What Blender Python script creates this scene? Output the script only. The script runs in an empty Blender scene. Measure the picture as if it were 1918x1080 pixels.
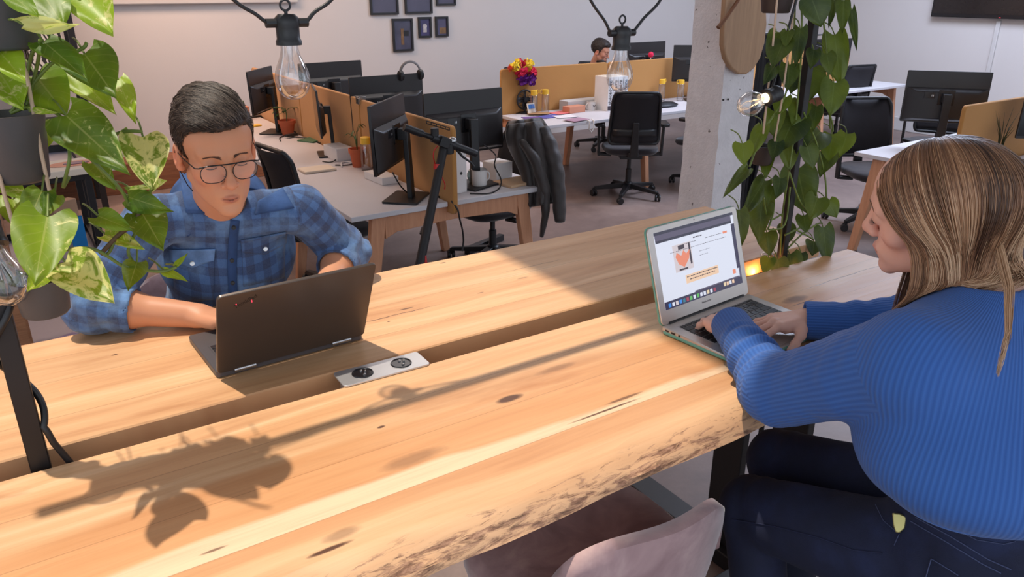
import bpy, math, random
import numpy as np
from mathutils import Vector, Matrix, noise
from mathutils.bvhtree import BVHTree
PI = math.pi
SC = bpy.context.scene
C = SC.collection

# ------------------------------------------------------------------ camera
CAM_H, PITCH, AZ, FPX = 1.835, math.radians(21.5), math.radians(56.7), 1440.0
cd = bpy.data.cameras.new('camera')
cd.sensor_width = 36.0
cd.lens = 36.0 * FPX / 1918.0
cd.clip_start = 0.02
cam = bpy.data.objects.new('camera', cd)
C.objects.link(cam)
cam.location = (0, 0, CAM_H)
cam.rotation_euler = (PI / 2 - PITCH, 0, AZ - PI / 2)
SC.camera = cam

# ------------------------------------------------------------------ world, sun, exposure
SC.view_settings.view_transform = 'Standard'
SC.view_settings.look = 'None'
SC.view_settings.exposure = 0.0
SC.view_settings.gamma = 1.0
SC.cycles.max_bounces = 7
SC.cycles.transparent_max_bounces = 10
SC.cycles.caustics_reflective = False
SC.cycles.caustics_refractive = False
SC.cycles.sample_clamp_indirect = 4.0
w = bpy.data.worlds.new('world')
SC.world = w
w.use_nodes = True
w.node_tree.nodes['Background'].inputs[0].default_value = (0.80, 0.88, 1.0, 1)
w.node_tree.nodes['Background'].inputs[1].default_value = 1.15
sd = bpy.data.lights.new('sun', 'SUN')
sd.energy = 4.0
sd.angle = math.radians(1.1)
sd.color = (1.0, 0.90, 0.76)
sun = bpy.data.objects.new('sun', sd)
C.objects.link(sun)
SUN_DIR = Vector((0.11, -0.125, -0.64)).normalized()
sun.rotation_euler = SUN_DIR.to_track_quat('-Z', 'Y').to_euler()


def area(name, loc, size, power, col=(1, 1, 1), rot=(0, 0, 0)):
    d = bpy.data.lights.new(name, 'AREA')
    d.shape = 'RECTANGLE'
    d.size, d.size_y = size
    d.energy = power
    d.color = col
    o = bpy.data.objects.new(name, d)
    C.objects.link(o)
    o.location = loc
    o.rotation_euler = rot
    return o


area('added_ceiling_fill', (3.6, 5.6, 3.85), (2.4, 2.4), 50, (1.0, 0.93, 0.90))  # unseen area light, added to lift the benches and back wall
area('added_ceiling_fill.001', (7.4, 3.9, 3.85), (2.4, 2.4), 290, (0.68, 0.78, 1.0))  # added cool fill for the right wall, no fitting modelled
area('added_ceiling_fill.002', (0.5, 7.0, 3.85), (2.6, 0.9), 160, (1.0, 0.66, 0.47), (math.radians(28), 0, 0))  # added warm fill, tilted to tint the left of the back wall
area('added_rear_fill', (-2.2, -2.4, 2.4), (3.6, 2.4), 18, (0.90, 0.94, 1.0), (math.radians(68), 0, math.radians(-38)))  # added soft fill behind the camera, no window stands there


# ------------------------------------------------------------------ projection helper: a pixel of the photograph to a point in the room
_F = np.array([math.cos(AZ) * math.cos(PITCH), math.sin(AZ) * math.cos(PITCH), -math.sin(PITCH)])
_R = np.array([math.sin(AZ), -math.cos(AZ), 0.0])
_U = np.cross(_R, _F)


def at(px, py, z=None, y=None, x=None, d=None):
    r = _F * FPX + _R * (px - 959) + _U * (540 - py)
    if z is not None: t = (z - CAM_H) / r[2]
    elif y is not None: t = y / r[1]
    elif x is not None: t = x / r[0]
    else: t = d / FPX
    return Vector((r[0] * t, r[1] * t, CAM_H + r[2] * t))


# ------------------------------------------------------------------ materials
def srgb(r, g, b):
    def f(c):
        c /= 255.0
        return c / 12.92 if c <= 0.04045 else ((c + 0.055) / 1.055) ** 2.4
    return (f(r), f(g), f(b), 1.0)


class NT:
    def __init__(s, name):
        s.m = bpy.data.materials.new(name)
        s.m.use_nodes = True
        s.t = s.m.node_tree
        s.b = s.t.nodes['Principled BSDF']
        s.out = s.t.nodes['Material Output']

    def n(s, typ, **kw):
        nd = s.t.nodes.new(typ)
        for k, v in kw.items():
            if k.startswith('i_'):
                nd.inputs[k[2:].replace('_', ' ')].default_value = v
            elif k.startswith('p_'):
                setattr(nd, k[2:], v)
        return nd

    def l(s, a, b):
        s.t.links.new(a, b)

    def val(s, x, sock):
        if isinstance(x, (int, float)): sock.default_value = x
        elif isinstance(x, tuple): sock.default_value = x
        else: s.l(x, sock)

    def math(s, op, a, b=0.0, c=0.0, clamp=False):
        nd = s.t.nodes.new('ShaderNodeMath')
        nd.operation = op
        nd.use_clamp = clamp
        s.val(a, nd.inputs[0]); s.val(b, nd.inputs[1]); s.val(c, nd.inputs[2])
        return nd.outputs[0]

    def mix(s, f, a, b, mode='MIX'):
        nd = s.t.nodes.new('ShaderNodeMix')
        nd.data_type = 'RGBA'
        nd.blend_type = mode
        s.val(f, nd.inputs[0]); s.val(a, nd.inputs[6]); s.val(b, nd.inputs[7])
        return nd.outputs[2]

    def ramp(s, f, stops, interp='LINEAR'):
        nd = s.t.nodes.new('ShaderNodeValToRGB')
        nd.color_ramp.interpolation = interp
        e = nd.color_ramp.elements
        while len(e) < len(stops): e.new(0.5)
        for k, (p, c) in enumerate(stops):
            e[k].position = p
            e[k].color = c if len(c) == 4 else (*c, 1)
        s.l(f, nd.inputs[0])
        return nd.outputs[0]

    def noise(s, vec, scale, detail=3.0, rough=0.5, dist=0.0, col=False):
        nd = s.t.nodes.new('ShaderNodeTexNoise')
        nd.inputs['Scale'].default_value = scale
        nd.inputs['Detail'].default_value = detail
        nd.inputs['Roughness'].default_value = rough
        nd.inputs['Distortion'].default_value = dist
        if vec is not None: s.l(vec, nd.inputs['Vector'])
        return nd.outputs[1 if col else 0]

    def obj(s):
        return s.n('ShaderNodeTexCoord').outputs['Object']

    def sep(s, v):
        nd = s.n('ShaderNodeSeparateXYZ')
        s.l(v, nd.inputs[0])
        return nd.outputs

    def comb(s, x, y, z):
        nd = s.n('ShaderNodeCombineXYZ')
        s.val(x, nd.inputs[0]); s.val(y, nd.inputs[1]); s.val(z, nd.inputs[2])
        return nd.outputs[0]

    def mapping(s, v, scale=(1, 1, 1), loc=(0, 0, 0), rot=(0, 0, 0)):
        nd = s.n('ShaderNodeMapping')
        nd.inputs['Scale'].default_value = scale
        nd.inputs['Location'].default_value = loc
        nd.inputs['Rotation'].default_value = rot
        s.l(v, nd.inputs[0])
        return nd.outputs[0]

    def bump(s, h, strength=0.3, dist=0.01):
        nd = s.n('ShaderNodeBump')
        nd.inputs['Strength'].default_value = strength
        nd.inputs['Distance'].default_value = dist
        s.l(h, nd.inputs['Height'])
        s.l(nd.outputs[0], s.b.inputs['Normal'])

    def col(s, c): s.val(c, s.b.inputs['Base Color'])

    def attr(s, name):
        nd = s.n('ShaderNodeAttribute')
        nd.attribute_name = name
        return nd


def mat(name, col, rough=0.5, metal=0.0, var=0.0, vscale=12.0, bump=0.0, bscale=200.0, sheen=0.0, spec=0.5, coat=0.0, emit=None, es=0.0):
    t = NT(name)
    c = col if len(col) == 4 else (*col, 1)
    t.b.inputs['Roughness'].default_value = rough
    t.b.inputs['Metallic'].default_value = metal
    t.b.inputs['Specular IOR Level'].default_value = spec
    if sheen: t.b.inputs['Sheen Weight'].default_value = sheen
    if coat: t.b.inputs['Coat Weight'].default_value = coat
    o = t.obj()
    nz = t.noise(o, vscale, 4.0)
    k = max(var, 0.03)
    lo = tuple(x * (1 - k) for x in c[:3]) + (1,)
    hi = tuple(min(1, x * (1 + k)) for x in c[:3]) + (1,)
    t.col(t.ramp(nz, [(0.3, lo), (0.7, hi)]))
    if bump: t.bump(t.noise(o, bscale, 3.0), bump, 0.002)
    if emit:
        t.b.inputs['Emission Color'].default_value = emit
        t.b.inputs['Emission Strength'].default_value = es
    return t.m


def wood_mat(name, base, dark, axis=0, scale=1.0, rough=0.5, contrast=1.0):
    t = NT(name)
    o = t.obj()
    sc = [14 * scale] * 3
    sc[axis] = 1.1 * scale
    v = t.mapping(o, tuple(sc))
    a = t.noise(v, 3.0, 6.0, 0.62, 0.6)
    sc2 = [40 * scale] * 3
    sc2[axis] = 2.0 * scale
    b = t.noise(t.mapping(o, tuple(sc2)), 6.0, 3.0)
    f = t.math('ADD', t.math('MULTIPLY', a, 0.7), t.math('MULTIPLY', b, 0.3))
    t.col(t.ramp(f, [(0.5 - 0.16 / contrast, dark), (0.5 + 0.12 / contrast, base)]))
    t.b.inputs['Roughness'].default_value = rough
    t.bump(b, 0.05, 0.001)
    return t.m


def glass_mat(name, tint=(1, 1, 1), alpha=0.12, rough=0.02):
    """thin clear glass or plastic: glossy coat over mostly transparent body"""
    t = NT(name)
    tr = t.n('ShaderNodeBsdfTransparent')
    tr.inputs[0].default_value = (*tint, 1)
    gl = t.n('ShaderNodeBsdfGlossy')
    gl.inputs['Roughness'].default_value = rough
    fr = t.n('ShaderNodeFresnel')
    fr.inputs[0].default_value = 1.45
    mx = t.n('ShaderNodeMixShader')
    geo = t.n('ShaderNodeNewGeometry')
    f = t.math('ADD', t.math('MULTIPLY', fr.outputs[0], 1.0), alpha, clamp=True)
    f = t.math('MULTIPLY', f, t.math('SUBTRACT', 1.0, t.math('MULTIPLY', geo.outputs['Backfacing'], 0.5)))
    t.l(f, mx.inputs[0])
    t.l(tr.outputs[0], mx.inputs[1])
    t.l(gl.outputs[0], mx.inputs[2])
    t.l(mx.outputs[0], t.out.inputs['Surface'])
    return t.m


M = {}


# ------------------------------------------------------------------ mesh builder
def rotm(rx=0, ry=0, rz=0):
    return Matrix.Rotation(rz, 4, 'Z') @ Matrix.Rotation(ry, 4, 'Y') @ Matrix.Rotation(rx, 4, 'X')


def frame_to(a, b):
    """4x4 whose Z runs from a to b, origin a"""
    d = (Vector(b) - Vector(a))
    q = d.to_track_quat('Z', 'Y')
    return Matrix.Translation(a) @ q.to_matrix().to_4x4()


def wmat(o):
    m = o.matrix_basis.copy()
    while o.parent is not None:
        o = o.parent
        m = o.matrix_basis @ m
    return m


class MB:
    def __init__(s):
        s.v = []
        s.f = []

    def add(s, vs, fs, T=None):
        b = len(s.v)
        s.v += [tuple(T @ Vector(p)) if T is not None else tuple(p) for p in vs]
        s.f += [tuple(b + i for i in f) for f in fs]
        return s

    def box(s, c, sz, T=None, rz=0.0):
        x, y, z = [k / 2 for k in sz]
        vs = [(i * x, j * y, k * z) for i in (-1, 1) for j in (-1, 1) for k in (-1, 1)]
        fs = [(0, 1, 3, 2), (4, 6, 7, 5), (0, 4, 5, 1), (2, 3, 7, 6), (0, 2, 6, 4), (1, 5, 7, 3)]
        L = Matrix.Translation(c) @ Matrix.Rotation(rz, 4, 'Z')
        return s.add(vs, fs, T @ L if T is not None else L)

    def hexa(s, bot, top, T=None):
        """bot, top: four corners each, counter-clockwise from above"""
        return s.add(list(bot) + list(top), [(3, 2, 1, 0), (4, 5, 6, 7), (0, 1, 5, 4), (1, 2, 6, 5), (2, 3, 7, 6), (3, 0, 4, 7)], T)

    def bar(s, a, b, w, h, up=(0, 0, 1), w2=None, h2=None):
        a, b = Vector(a), Vector(b)
        d = (b - a).normalized()
        sd_ = d.cross(Vector(up))
        if sd_.length < 1e-4: sd_ = d.cross(Vector((0, 1, 0)))
        sd_.normalize()
        u = sd_.cross(d).normalized()
        w2 = w if w2 is None else w2
        h2 = h if h2 is None else h2
        def q(p, w, h): return [p - sd_ * w / 2 - u * h / 2, p + sd_ * w / 2 - u * h / 2, p + sd_ * w / 2 + u * h / 2, p - sd_ * w / 2 + u * h / 2]
        return s.hexa(q(a, w, h), q(b, w2, h2))

    def tube(s, pts, r, n=8, cap=True, T=None, flat=1.0):
        pts = [Vector(p) for p in pts]
        m = len(pts)
        rs = list(r) if hasattr(r, '__len__') else [r] * m
        vs, fs = [], []
        prev = None
        for i, p in enumerate(pts):
            t = (pts[min(i + 1, m - 1)] - pts[max(i - 1, 0)])
            t = t.normalized() if t.length > 1e-9 else Vector((0, 0, 1))
            if prev is None:
                u = t.orthogonal().normalized()
            else:
                u = prev - t * prev.dot(t)
                u = u.normalized() if u.length > 1e-6 else t.orthogonal().normalized()
            prev = u
            w_ = t.cross(u)
            for k in range(n):
                a = 2 * PI * k / n
                vs.append(p + u * (math.cos(a) * rs[i]) + w_ * (math.sin(a) * rs[i] * flat))
        for i in range(m - 1):
            for k in range(n):
                fs.append((i * n + k, i * n + (k + 1) % n, (i + 1) * n + (k + 1) % n, (i + 1) * n + k))
        if cap:
            fs.append(tuple(range(n - 1, -1, -1)))
            fs.append(tuple((m - 1) * n + k for k in range(n)))
        return s.add(vs, fs, T)

    def lathe(s, prof, n=24, T=None, cap=True):
        """prof: (r, z) pairs"""
        vs, fs = [], []
        for r, z in prof:
            for k in range(n):
                a = 2 * PI * k / n
                vs.append((r * math.cos(a), r * math.sin(a), z))
        m = len(prof)
        for i in range(m - 1):
            for k in range(n):
                fs.append((i * n + k, i * n + (k + 1) % n, (i + 1) * n + (k + 1) % n, (i + 1) * n + k))
        if cap:
            if prof[0][0] > 1e-5: fs.append(tuple(range(n - 1, -1, -1)))
            if prof[-1][0] > 1e-5: fs.append(tuple((m - 1) * n + k for k in range(n)))
        return s.add(vs, fs, T)

    def prism(s, outline, z0, z1, T=None):
        n = len(outline)
        vs = [(x, y, z0) for x, y in outline] + [(x, y, z1) for x, y in outline]
        fs = [tuple(range(n - 1, -1, -1)), tuple(range(n, 2 * n))] + [(k, (k + 1) % n, n + (k + 1) % n, n + k) for k in range(n)]
        return s.add(vs, fs, T)

    def grid(s, P, T=None, close_u=False):
        """P: rows of points"""
        nu, nv = len(P), len(P[0])
        vs = [p for row in P for p in row]
        fs = []
        for i in range(nu if close_u else nu - 1):
            for j in range(nv - 1):
                a, b = i * nv + j, ((i + 1) % nu) * nv + j
                fs.append((a, b, b + 1, a + 1))
        return s.add(vs, fs, T)

    def build(s, name, m, parent=None, smooth=35, bevel=0.0, bseg=2, world=False, solid=0.0, subd=0, attrs=None):
        me = bpy.data.meshes.new(name)
        vs = s.v
        if world and parent is not None:
            inv = wmat(parent).inverted()
            vs = [inv @ Vector(p) for p in vs]
        me.from_pydata([tuple(p) for p in vs], [], s.f)
        me.update()
        if smooth:
            me.shade_smooth()
            me.set_sharp_from_angle(angle=math.radians(smooth))
        o = bpy.data.objects.new(name, me)
        C.objects.link(o)
        if isinstance(m, str): m = M[m]
        me.materials.append(m)
        if parent is not None: o.parent = parent
        if solid:
            md = o.modifiers.new('solid', 'SOLIDIFY'); md.thickness = solid; md.offset = 0
        if bevel:
            md = o.modifiers.new('bevel', 'BEVEL'); md.width = bevel; md.segments = bseg; md.limit_method = 'ANGLE'; md.angle_limit = math.radians(40)
        if subd:
            md = o.modifiers.new('subd', 'SUBSURF'); md.levels = subd; md.render_levels = subd
        return o


def rrect(w, h, r, n=5, cx=0, cy=0):
    pts = []
    for (sx, sy, a0) in ((1, 1, 0), (-1, 1, 90), (-1, -1, 180), (1, -1, 270)):
        for k in range(n + 1):
            a = math.radians(a0 + 90 * k / n)
            pts.append((cx + sx * (w / 2 - r) + r * math.cos(a), cy + sy * (h / 2 - r) + r * math.sin(a)))
    return pts


def tag(o, label=None, cat=None, group=None, kind=None):
    if label: o['label'] = label
    if cat: o['category'] = cat
    if group: o['group'] = group
    if kind: o['kind'] = kind
    return o


def thing(name, label, cat, loc=(0, 0, 0), rz=0.0, group=None):
    o = bpy.data.objects.new(name, None)
    o.empty_display_size = 0.05
    C.objects.link(o)
    o.location = loc
    o.rotation_euler = (0, 0, rz)
    o.matrix_basis = Matrix.Translation(loc) @ Matrix.Rotation(rz, 4, 'Z')
    return tag(o, label, cat, group)


def copy_tree(o, parent=None):
    c = o.copy()
    C.objects.link(c)
    c.parent = parent
    for ch in list(o.children): copy_tree(ch, c)
    return c


def dup(o, loc, rz, label, group=None):
    c = copy_tree(o)
    c.matrix_basis = Matrix.Translation(loc) @ Matrix.Rotation(rz, 4, 'Z')
    c['label'] = label
    if group: c['group'] = group
    return c


def text_part(name, body, size, T, m, parent, depth=0.0004, align='LEFT', world=False):
    cu = bpy.data.curves.new(name, 'FONT')
    cu.body = body
    cu.size = size
    cu.extrude = depth
    cu.align_x = align
    cu.resolution_u = 3
    tmp = bpy.data.objects.new(name + '_tmp', cu)
    C.objects.link(tmp)
    bpy.context.view_layer.update()
    me = bpy.data.meshes.new_from_object(tmp)
    bpy.data.objects.remove(tmp)
    bpy.data.curves.remove(cu)
    if world and parent is not None: T = wmat(parent).inverted() @ T
    me.transform(T)
    me.name = name
    me.materials.clear()
    me.materials.append(M[m] if isinstance(m, str) else m)
    o = bpy.data.objects.new(name, me)
    C.objects.link(o)
    o.parent = parent
    return o


def axes(o, x, y, z):
    """matrix from origin and three axes"""
    m = Matrix.Identity(4)
    for i in range(3):
        m[i][0], m[i][1], m[i][2], m[i][3] = x[i], y[i], z[i], o[i]
    return m
# ------------------------------------------------------------------ shared materials
M['black_plastic'] = mat('black plastic', (0.012, 0.012, 0.014), 0.42, bump=0.05)
M['black_gloss'] = mat('glossy black plastic', (0.010, 0.009, 0.011), 0.22)
M['black_metal'] = mat('black powder coated metal', (0.018, 0.016, 0.017), 0.45, 0.3)
M['dark_screen'] = mat('dark monitor glass', (0.006, 0.006, 0.008), 0.12)
M['monitor_back'] = mat('monitor back plastic', (0.020, 0.017, 0.018), 0.38, bump=0.08, bscale=500)
M['mesh_fabric'] = mat('black chair mesh', (0.016, 0.014, 0.018), 0.85, bump=0.5, bscale=900)
M['seat_fabric'] = mat('black seat fabric', (0.022, 0.018, 0.022), 0.95, bump=0.4, bscale=700, sheen=0.3)
M['chrome'] = mat('brushed steel', (0.55, 0.55, 0.56), 0.28, 1.0)
M['white_plastic'] = mat('white plastic', srgb(225, 222, 220), 0.45)
M['white_paint'] = mat('white paint', srgb(200, 196, 194), 0.8, var=0.04, vscale=2, bump=0.1, bscale=60)
M['desk_white'] = mat('matt white desk laminate', srgb(205, 202, 206), 0.5, var=0.03, vscale=3)
M['desk_leg'] = wood_mat('pale desk leg wood', srgb(214, 158, 122), srgb(186, 128, 94), 2, 1.0, 0.55, 0.6)
M['terracotta'] = mat('terracotta', srgb(190, 95, 60), 0.8, var=0.1)
M['leaf_small'] = mat('small plant green', srgb(60, 90, 40), 0.5, var=0.3, vscale=30)
M['yellow_plastic'] = mat('yellow plastic', srgb(240, 190, 60), 0.4)
M['paper'] = mat('paper', srgb(225, 222, 222), 0.9)
M['cardboard'] = mat('cardboard', srgb(190, 145, 105), 0.85, var=0.06)
M['red_plastic'] = mat('red plastic', srgb(190, 30, 25), 0.4)
M['clear'] = glass_mat('clear bottle plastic', (0.93, 0.93, 0.95), 0.10, 0.05)
M['cream_box'] = mat('cream paper', srgb(222, 208, 190), 0.8)


def felt():
    t = NT('mustard felt')
    o = t.obj()
    n = t.noise(o, 260, 4, 0.7)
    n2 = t.noise(o, 2.2, 3)
    t.col(t.mix(t.math('MULTIPLY', n, 0.5), srgb(190, 136, 74), srgb(164, 112, 58)))
    t.b.inputs['Roughness'].default_value = 0.95
    t.b.inputs['Sheen Weight'].default_value = 0.2
    t.bump(n, 0.3, 0.002)
    return t.m
M['felt'] = felt()


def floor_mat():
    t = NT('polished concrete floor')
    o = t.obj()
    a = t.noise(o, 0.8, 6, 0.6, 0.4)
    b = t.noise(o, 9, 5, 0.7)
    f = t.math('ADD', t.math('MULTIPLY', a, 0.75), t.math('MULTIPLY', b, 0.25))
    t.col(t.ramp(f, [(0.35, srgb(104, 88, 84)), (0.5, srgb(128, 110, 104)), (0.66, srgb(156, 136, 128))]))
    t.val(t.math('ADD', 0.42, t.math('MULTIPLY', b, 0.15)), t.b.inputs['Roughness'])
    t.bump(b, 0.06, 0.004)
    return t.m


def wall_mat(name, c):
    t = NT(name)
    o = t.obj()
    n = t.noise(o, 0.7, 4)
    t.col(t.ramp(n, [(0.3, tuple(x * 0.96 for x in c[:3]) + (1,)), (0.7, c)]))
    t.b.inputs['Roughness'].default_value = 0.9
    t.bump(t.noise(o, 90, 3), 0.08, 0.004)
    return t.m
M['wall'] = wall_mat('painted plaster', srgb(208, 202, 199))
M['floor'] = floor_mat()


def struct(name, mb, m, **kw):
    return tag(mb.build(name, m, **kw), kind='structure')


# floor and walls
struct('floor', MB().box((3.6, 3.2, -0.05), (14.2, 11.4, 0.1)), 'floor', smooth=0)
struct('wall_back', MB().box((3.6, 8.42, 2.0), (14.2, 0.2, 4.0)), 'wall', smooth=0)
struct('wall_right', MB().box((10.32, 3.2, 2.0), (0.2, 10.3, 4.0)), 'wall', smooth=0)
struct('wall_left', MB().box((-3.1, 5.6, 2.0), (0.2, 5.5, 4.0)), 'wall', smooth=0)
struct('baseboard_right', MB().box((10.19, 3.2, 0.09), (0.05, 10.2, 0.18)), 'white_paint', smooth=0, bevel=0.008)
# a low bulkhead over the back wall, seen at the top left of the picture
struct('trim_1', MB().box((-0.2, 8.295, 2.70), (6.0, 0.05, 2.06)), 'white_paint', smooth=0, bevel=0.01)
# ceiling with the skylight over the long table
SX0, SX1, SY0, SY1 = -1.75, 0.66, 1.34, 2.78
cb = MB()
for (x0, x1, y0, y1) in ((-3.4, SX0, -2.5, 8.5), (SX1, 10.6, -2.5, 8.5), (SX0, SX1, -2.5, SY0), (SX0, SX1, SY1, 8.5)):
    cb.box(((x0 + x1) / 2, (y0 + y1) / 2, 4.1), (x1 - x0, y1 - y0, 0.2))
struct('ceiling', cb, 'white_paint', smooth=0)

# wooden stepped platform along the back wall, left
M['platform_wood'] = wood_mat('brown platform planks', srgb(150, 96, 62), srgb(112, 66, 42), 0, 0.6, 0.6)
tag(MB().box((0.2, 8.12, 0.14), (5.6, 0.36, 0.28)).build('wooden_platform', 'platform_wood', bevel=0.006), 'brown wooden step running along the foot of the back wall', 'step')


# ------------------------------------------------------------------ column with its hooks
def column_mat():
    t = NT('rough white painted brick')
    o = t.obj()
    n = t.noise(o, 6, 6, 0.7)
    n2 = t.noise(o, 45, 4, 0.7)
    sp = t.noise(o, 26, 2)
    base = t.ramp(n, [(0.3, srgb(216, 212, 214)), (0.7, srgb(234, 230, 232))])
    t.col(t.mix(t.math('LESS_THAN', sp, 0.27), base, srgb(130, 124, 122)))
    t.b.inputs['Roughness'].default_value = 0.85
    t.bump(t.math('ADD', n, t.math('MULTIPLY', n2, 0.5)), 0.5, 0.02)
    return t.m
M['column'] = column_mat()
nc = at(1341, 300, y=3.25)
CX, CY = nc.x, 3.25
cm = MB()
rnd = random.Random(5)
N = 60
cw, cdp = 0.265, 0.285
rows = []
for i in range(N + 1):
    z = 4.0 * i / N
    j = lambda: (rnd.random() - 0.5) * 0.010
    rows.append([(CX + j(), CY + j(), z), (CX + cw + j(), CY + j(), z), (CX + cw + j(), CY + cdp + j(), z), (CX + j(), CY + cdp + j(), z), ])
for r in rows: r.append(r[0])
cm.grid([list(x) for x in zip(*rows)])
struct('wall_column', cm, 'column', smooth=60)
# two tiny screw holes
for k, (px, py) in enumerate(((1355, 187), (1364, 186))):
    p = at(px, py, y=CY - 0.004)
    tag(MB().lathe([(0.0, -0.004), (0.006, -0.003), (0.006, 0.002), (0.0, 0.003)], 10, Matrix.Translation(p) @ rotm(PI / 2)).build('wall_screw', 'black_metal'),
        'small dark screw in the white column below the tan board, %s one' % ('left' if k == 0 else 'right'), 'screw', 'screws in the column')

# tan drum-shaped board hanging on the column
def board():
    t = thing('hanging_board', 'tan oval wooden board hanging on the white column', 'board', at(1392, 60, y=CY - 0.05))
    c = Vector((0, 0, 0))
    pts = []
    for (px, py) in ((1362, -60), (1357, 10), (1354, 55), (1353, 85), (1358, 110), (1368, 128), (1382, 139), (1396, 139), (1410, 128), (1422, 108), (1430, 80), (1434, 45), (1432, 0), (1428, -60), (1412, -110), (1380, -110)):
        p = at(px, py, y=CY - 0.05) - t.location
        pts.append((p.x, p.z))
    T = Matrix(((1, 0, 0, 0), (0, 0, -1, 0), (0, 1, 0, 0), (0, 0, 0, 1)))
    MB().prism(pts, -0.03, 0.012, T).build('board', M['board'], t, smooth=50, bevel=0.010, bseg=4)
    MB().tube([at(1383, 0, y=CY - 0.09) - t.location, at(1362, 30, y=CY - 0.09) - t.location, at(1345, 52, y=CY - 0.09) - t.location], [0.010, 0.011, 0.013], 8).build('handle_stick', M['stick'], t)
M['board'] = wood_mat('tan board', srgb(186, 150, 116), srgb(150, 116, 88), 2, 0.5, 0.5, 0.6)
M['stick'] = mat('brown stick', srgb(120, 78, 52), 0.6, var=0.2)
board()

# black coat hanging on the right flank of the column
def black_coat():
    P = []
    rows = [(1421, 60, 1462, 60), (1419, 120, 1466, 120), (1412, 170, 1462, 170), (1403, 220, 1448, 220), (1395, 260, 1432, 260), (1391, 310, 1420, 310), (1387, 360, 1410, 360), (1382, 410, 1404, 410), (1378, 460, 1400, 460)]
    for k, (x0, y0, x1, y1) in enumerate(rows):
        row = []
        for j in range(13):
            f = j / 12
            yy = CY + 0.12 + 0.05 * math.sin(f * PI)
            p = at(x0 + (x1 - x0) * f, y0 + (y1 - y0) * f, y=yy + 0.018 * math.sin(j * 1.9 + k * 0.35))
            row.append(p)
        P.append(row)
    o = MB().grid(P).build('hanging_coat', M['coat'], smooth=80, solid=0.03, subd=1)
    tag(o, 'long black coat hanging down the right side of the column', 'coat')
M['coat'] = mat('black coat cloth', (0.012, 0.011, 0.013), 0.9, bump=0.3, bscale=300)
black_coat()
pe = at(1442, 64, y=CY + 0.15)
pg = MB().tube([(CX + cw - 0.01, CY + 0.15, pe.z), (pe.x, CY + 0.15, pe.z)], 0.012, 8).build('coat_peg', 'black_metal')
tag(pg, 'short dark peg on the right side of the white column holding the coat', 'peg')

# framed pictures on the back wall
def picture(px0, py0, px1, py1, label, art):
    yb = 8.315
    a, b = at(px0, py0, y=yb), at(px1, py1, y=yb)
    c = (a + b) / 2
    wd, hg = abs(b.x - a.x), abs(a.z - b.z)
    t = thing('picture_frame', label, 'picture', (c.x, yb, c.z), 0, 'black framed pictures on the back wall')
    e = 0.022
    fm = MB()
    fm.box((0, -0.012, hg / 2 - e / 2), (wd, 0.024, e)); fm.box((0, -0.012, -hg / 2 + e / 2), (wd, 0.024, e))
    fm.box((wd / 2 - e / 2, -0.012, 0), (e, 0.024, hg - 2 * e)); fm.box((-wd / 2 + e / 2, -0.012, 0), (e, 0.024, hg - 2 * e))
    fm.build('frame', 'black_plastic', t, smooth=0)
    MB().box((0, -0.005, 0), (wd - 2 * e + .002, 0.008, hg - 2 * e + .002)).build('picture', M['art%d' % art], t, smooth=0)
    if art == 1:
        s = wd
        MB().box((-0.02 * s, -0.011, -0.05 * hg), (0.14 * s, 0.003, 0.5 * hg)).build('printed_figure', M['art_fig'], t, smooth=0)
        MB().box((0.16 * s, -0.011, 0.05 * hg), (0.26 * s, 0.004, 0.16 * hg)).build('printed_shape', 'black_plastic', t, smooth=0)
    if art == 2:
        MB().lathe([(0.0, 0), (0.16 * wd, 0.0), (0.16 * wd, 0.003), (0.0, 0.003)], 12, Matrix.Translation((0, -0.009, 0.06 * hg)) @ rotm(PI / 2)).build('printed_figure', M['art_light'], t, smooth=0)
        MB().box((0, -0.010, -0.12 * hg), (0.26 * wd, 0.003, 0.24 * hg)).build('printed_shape', M['art_light'], t, smooth=0)
    if art == 3:
        MB().box((0.08 * wd, -0.010, -0.2 * hg), (0.5 * wd, 0.003, 0.3 * hg)).build('printed_shape', M['art_fig'], t, smooth=0)
M['art0'] = mat('dark grey blue print', srgb(76, 76, 96), 0.25, var=0.15, vscale=3)
M['art1'] = mat('slate print', srgb(70, 72, 92), 0.25, var=0.3, vscale=5)
M['art2'] = mat('deep blue print', srgb(66, 62, 100), 0.25, var=0.3, vscale=6)
M['art3'] = mat('violet grey print', srgb(84, 82, 108), 0.25, var=0.25, vscale=6)
M['art_fig'] = mat('print brown', srgb(120, 92, 62), 0.4, var=0.3, vscale=20)
M['art_light'] = mat('print pale', srgb(180, 176, 178), 0.4, var=0.2, vscale=30)
picture(689, -40, 746, 27, 'big black framed picture, leftmost of the upper row on the back wall', 0)
picture(755, -40, 809, 25, 'black framed picture, middle of the upper row on the back wall', 0)
picture(815, -30, 853, 10, 'black framed picture, rightmost of the upper row on the back wall', 0)
picture(733, 35, 774, 95, 'tall black framed picture with a figure, lower row left', 1)
picture(782, 32, 808, 70, 'small black framed picture with a pale figure, lower row middle', 2)
picture(814, 31, 839, 68, 'small black framed picture, rightmost of the lower row', 3)

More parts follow.
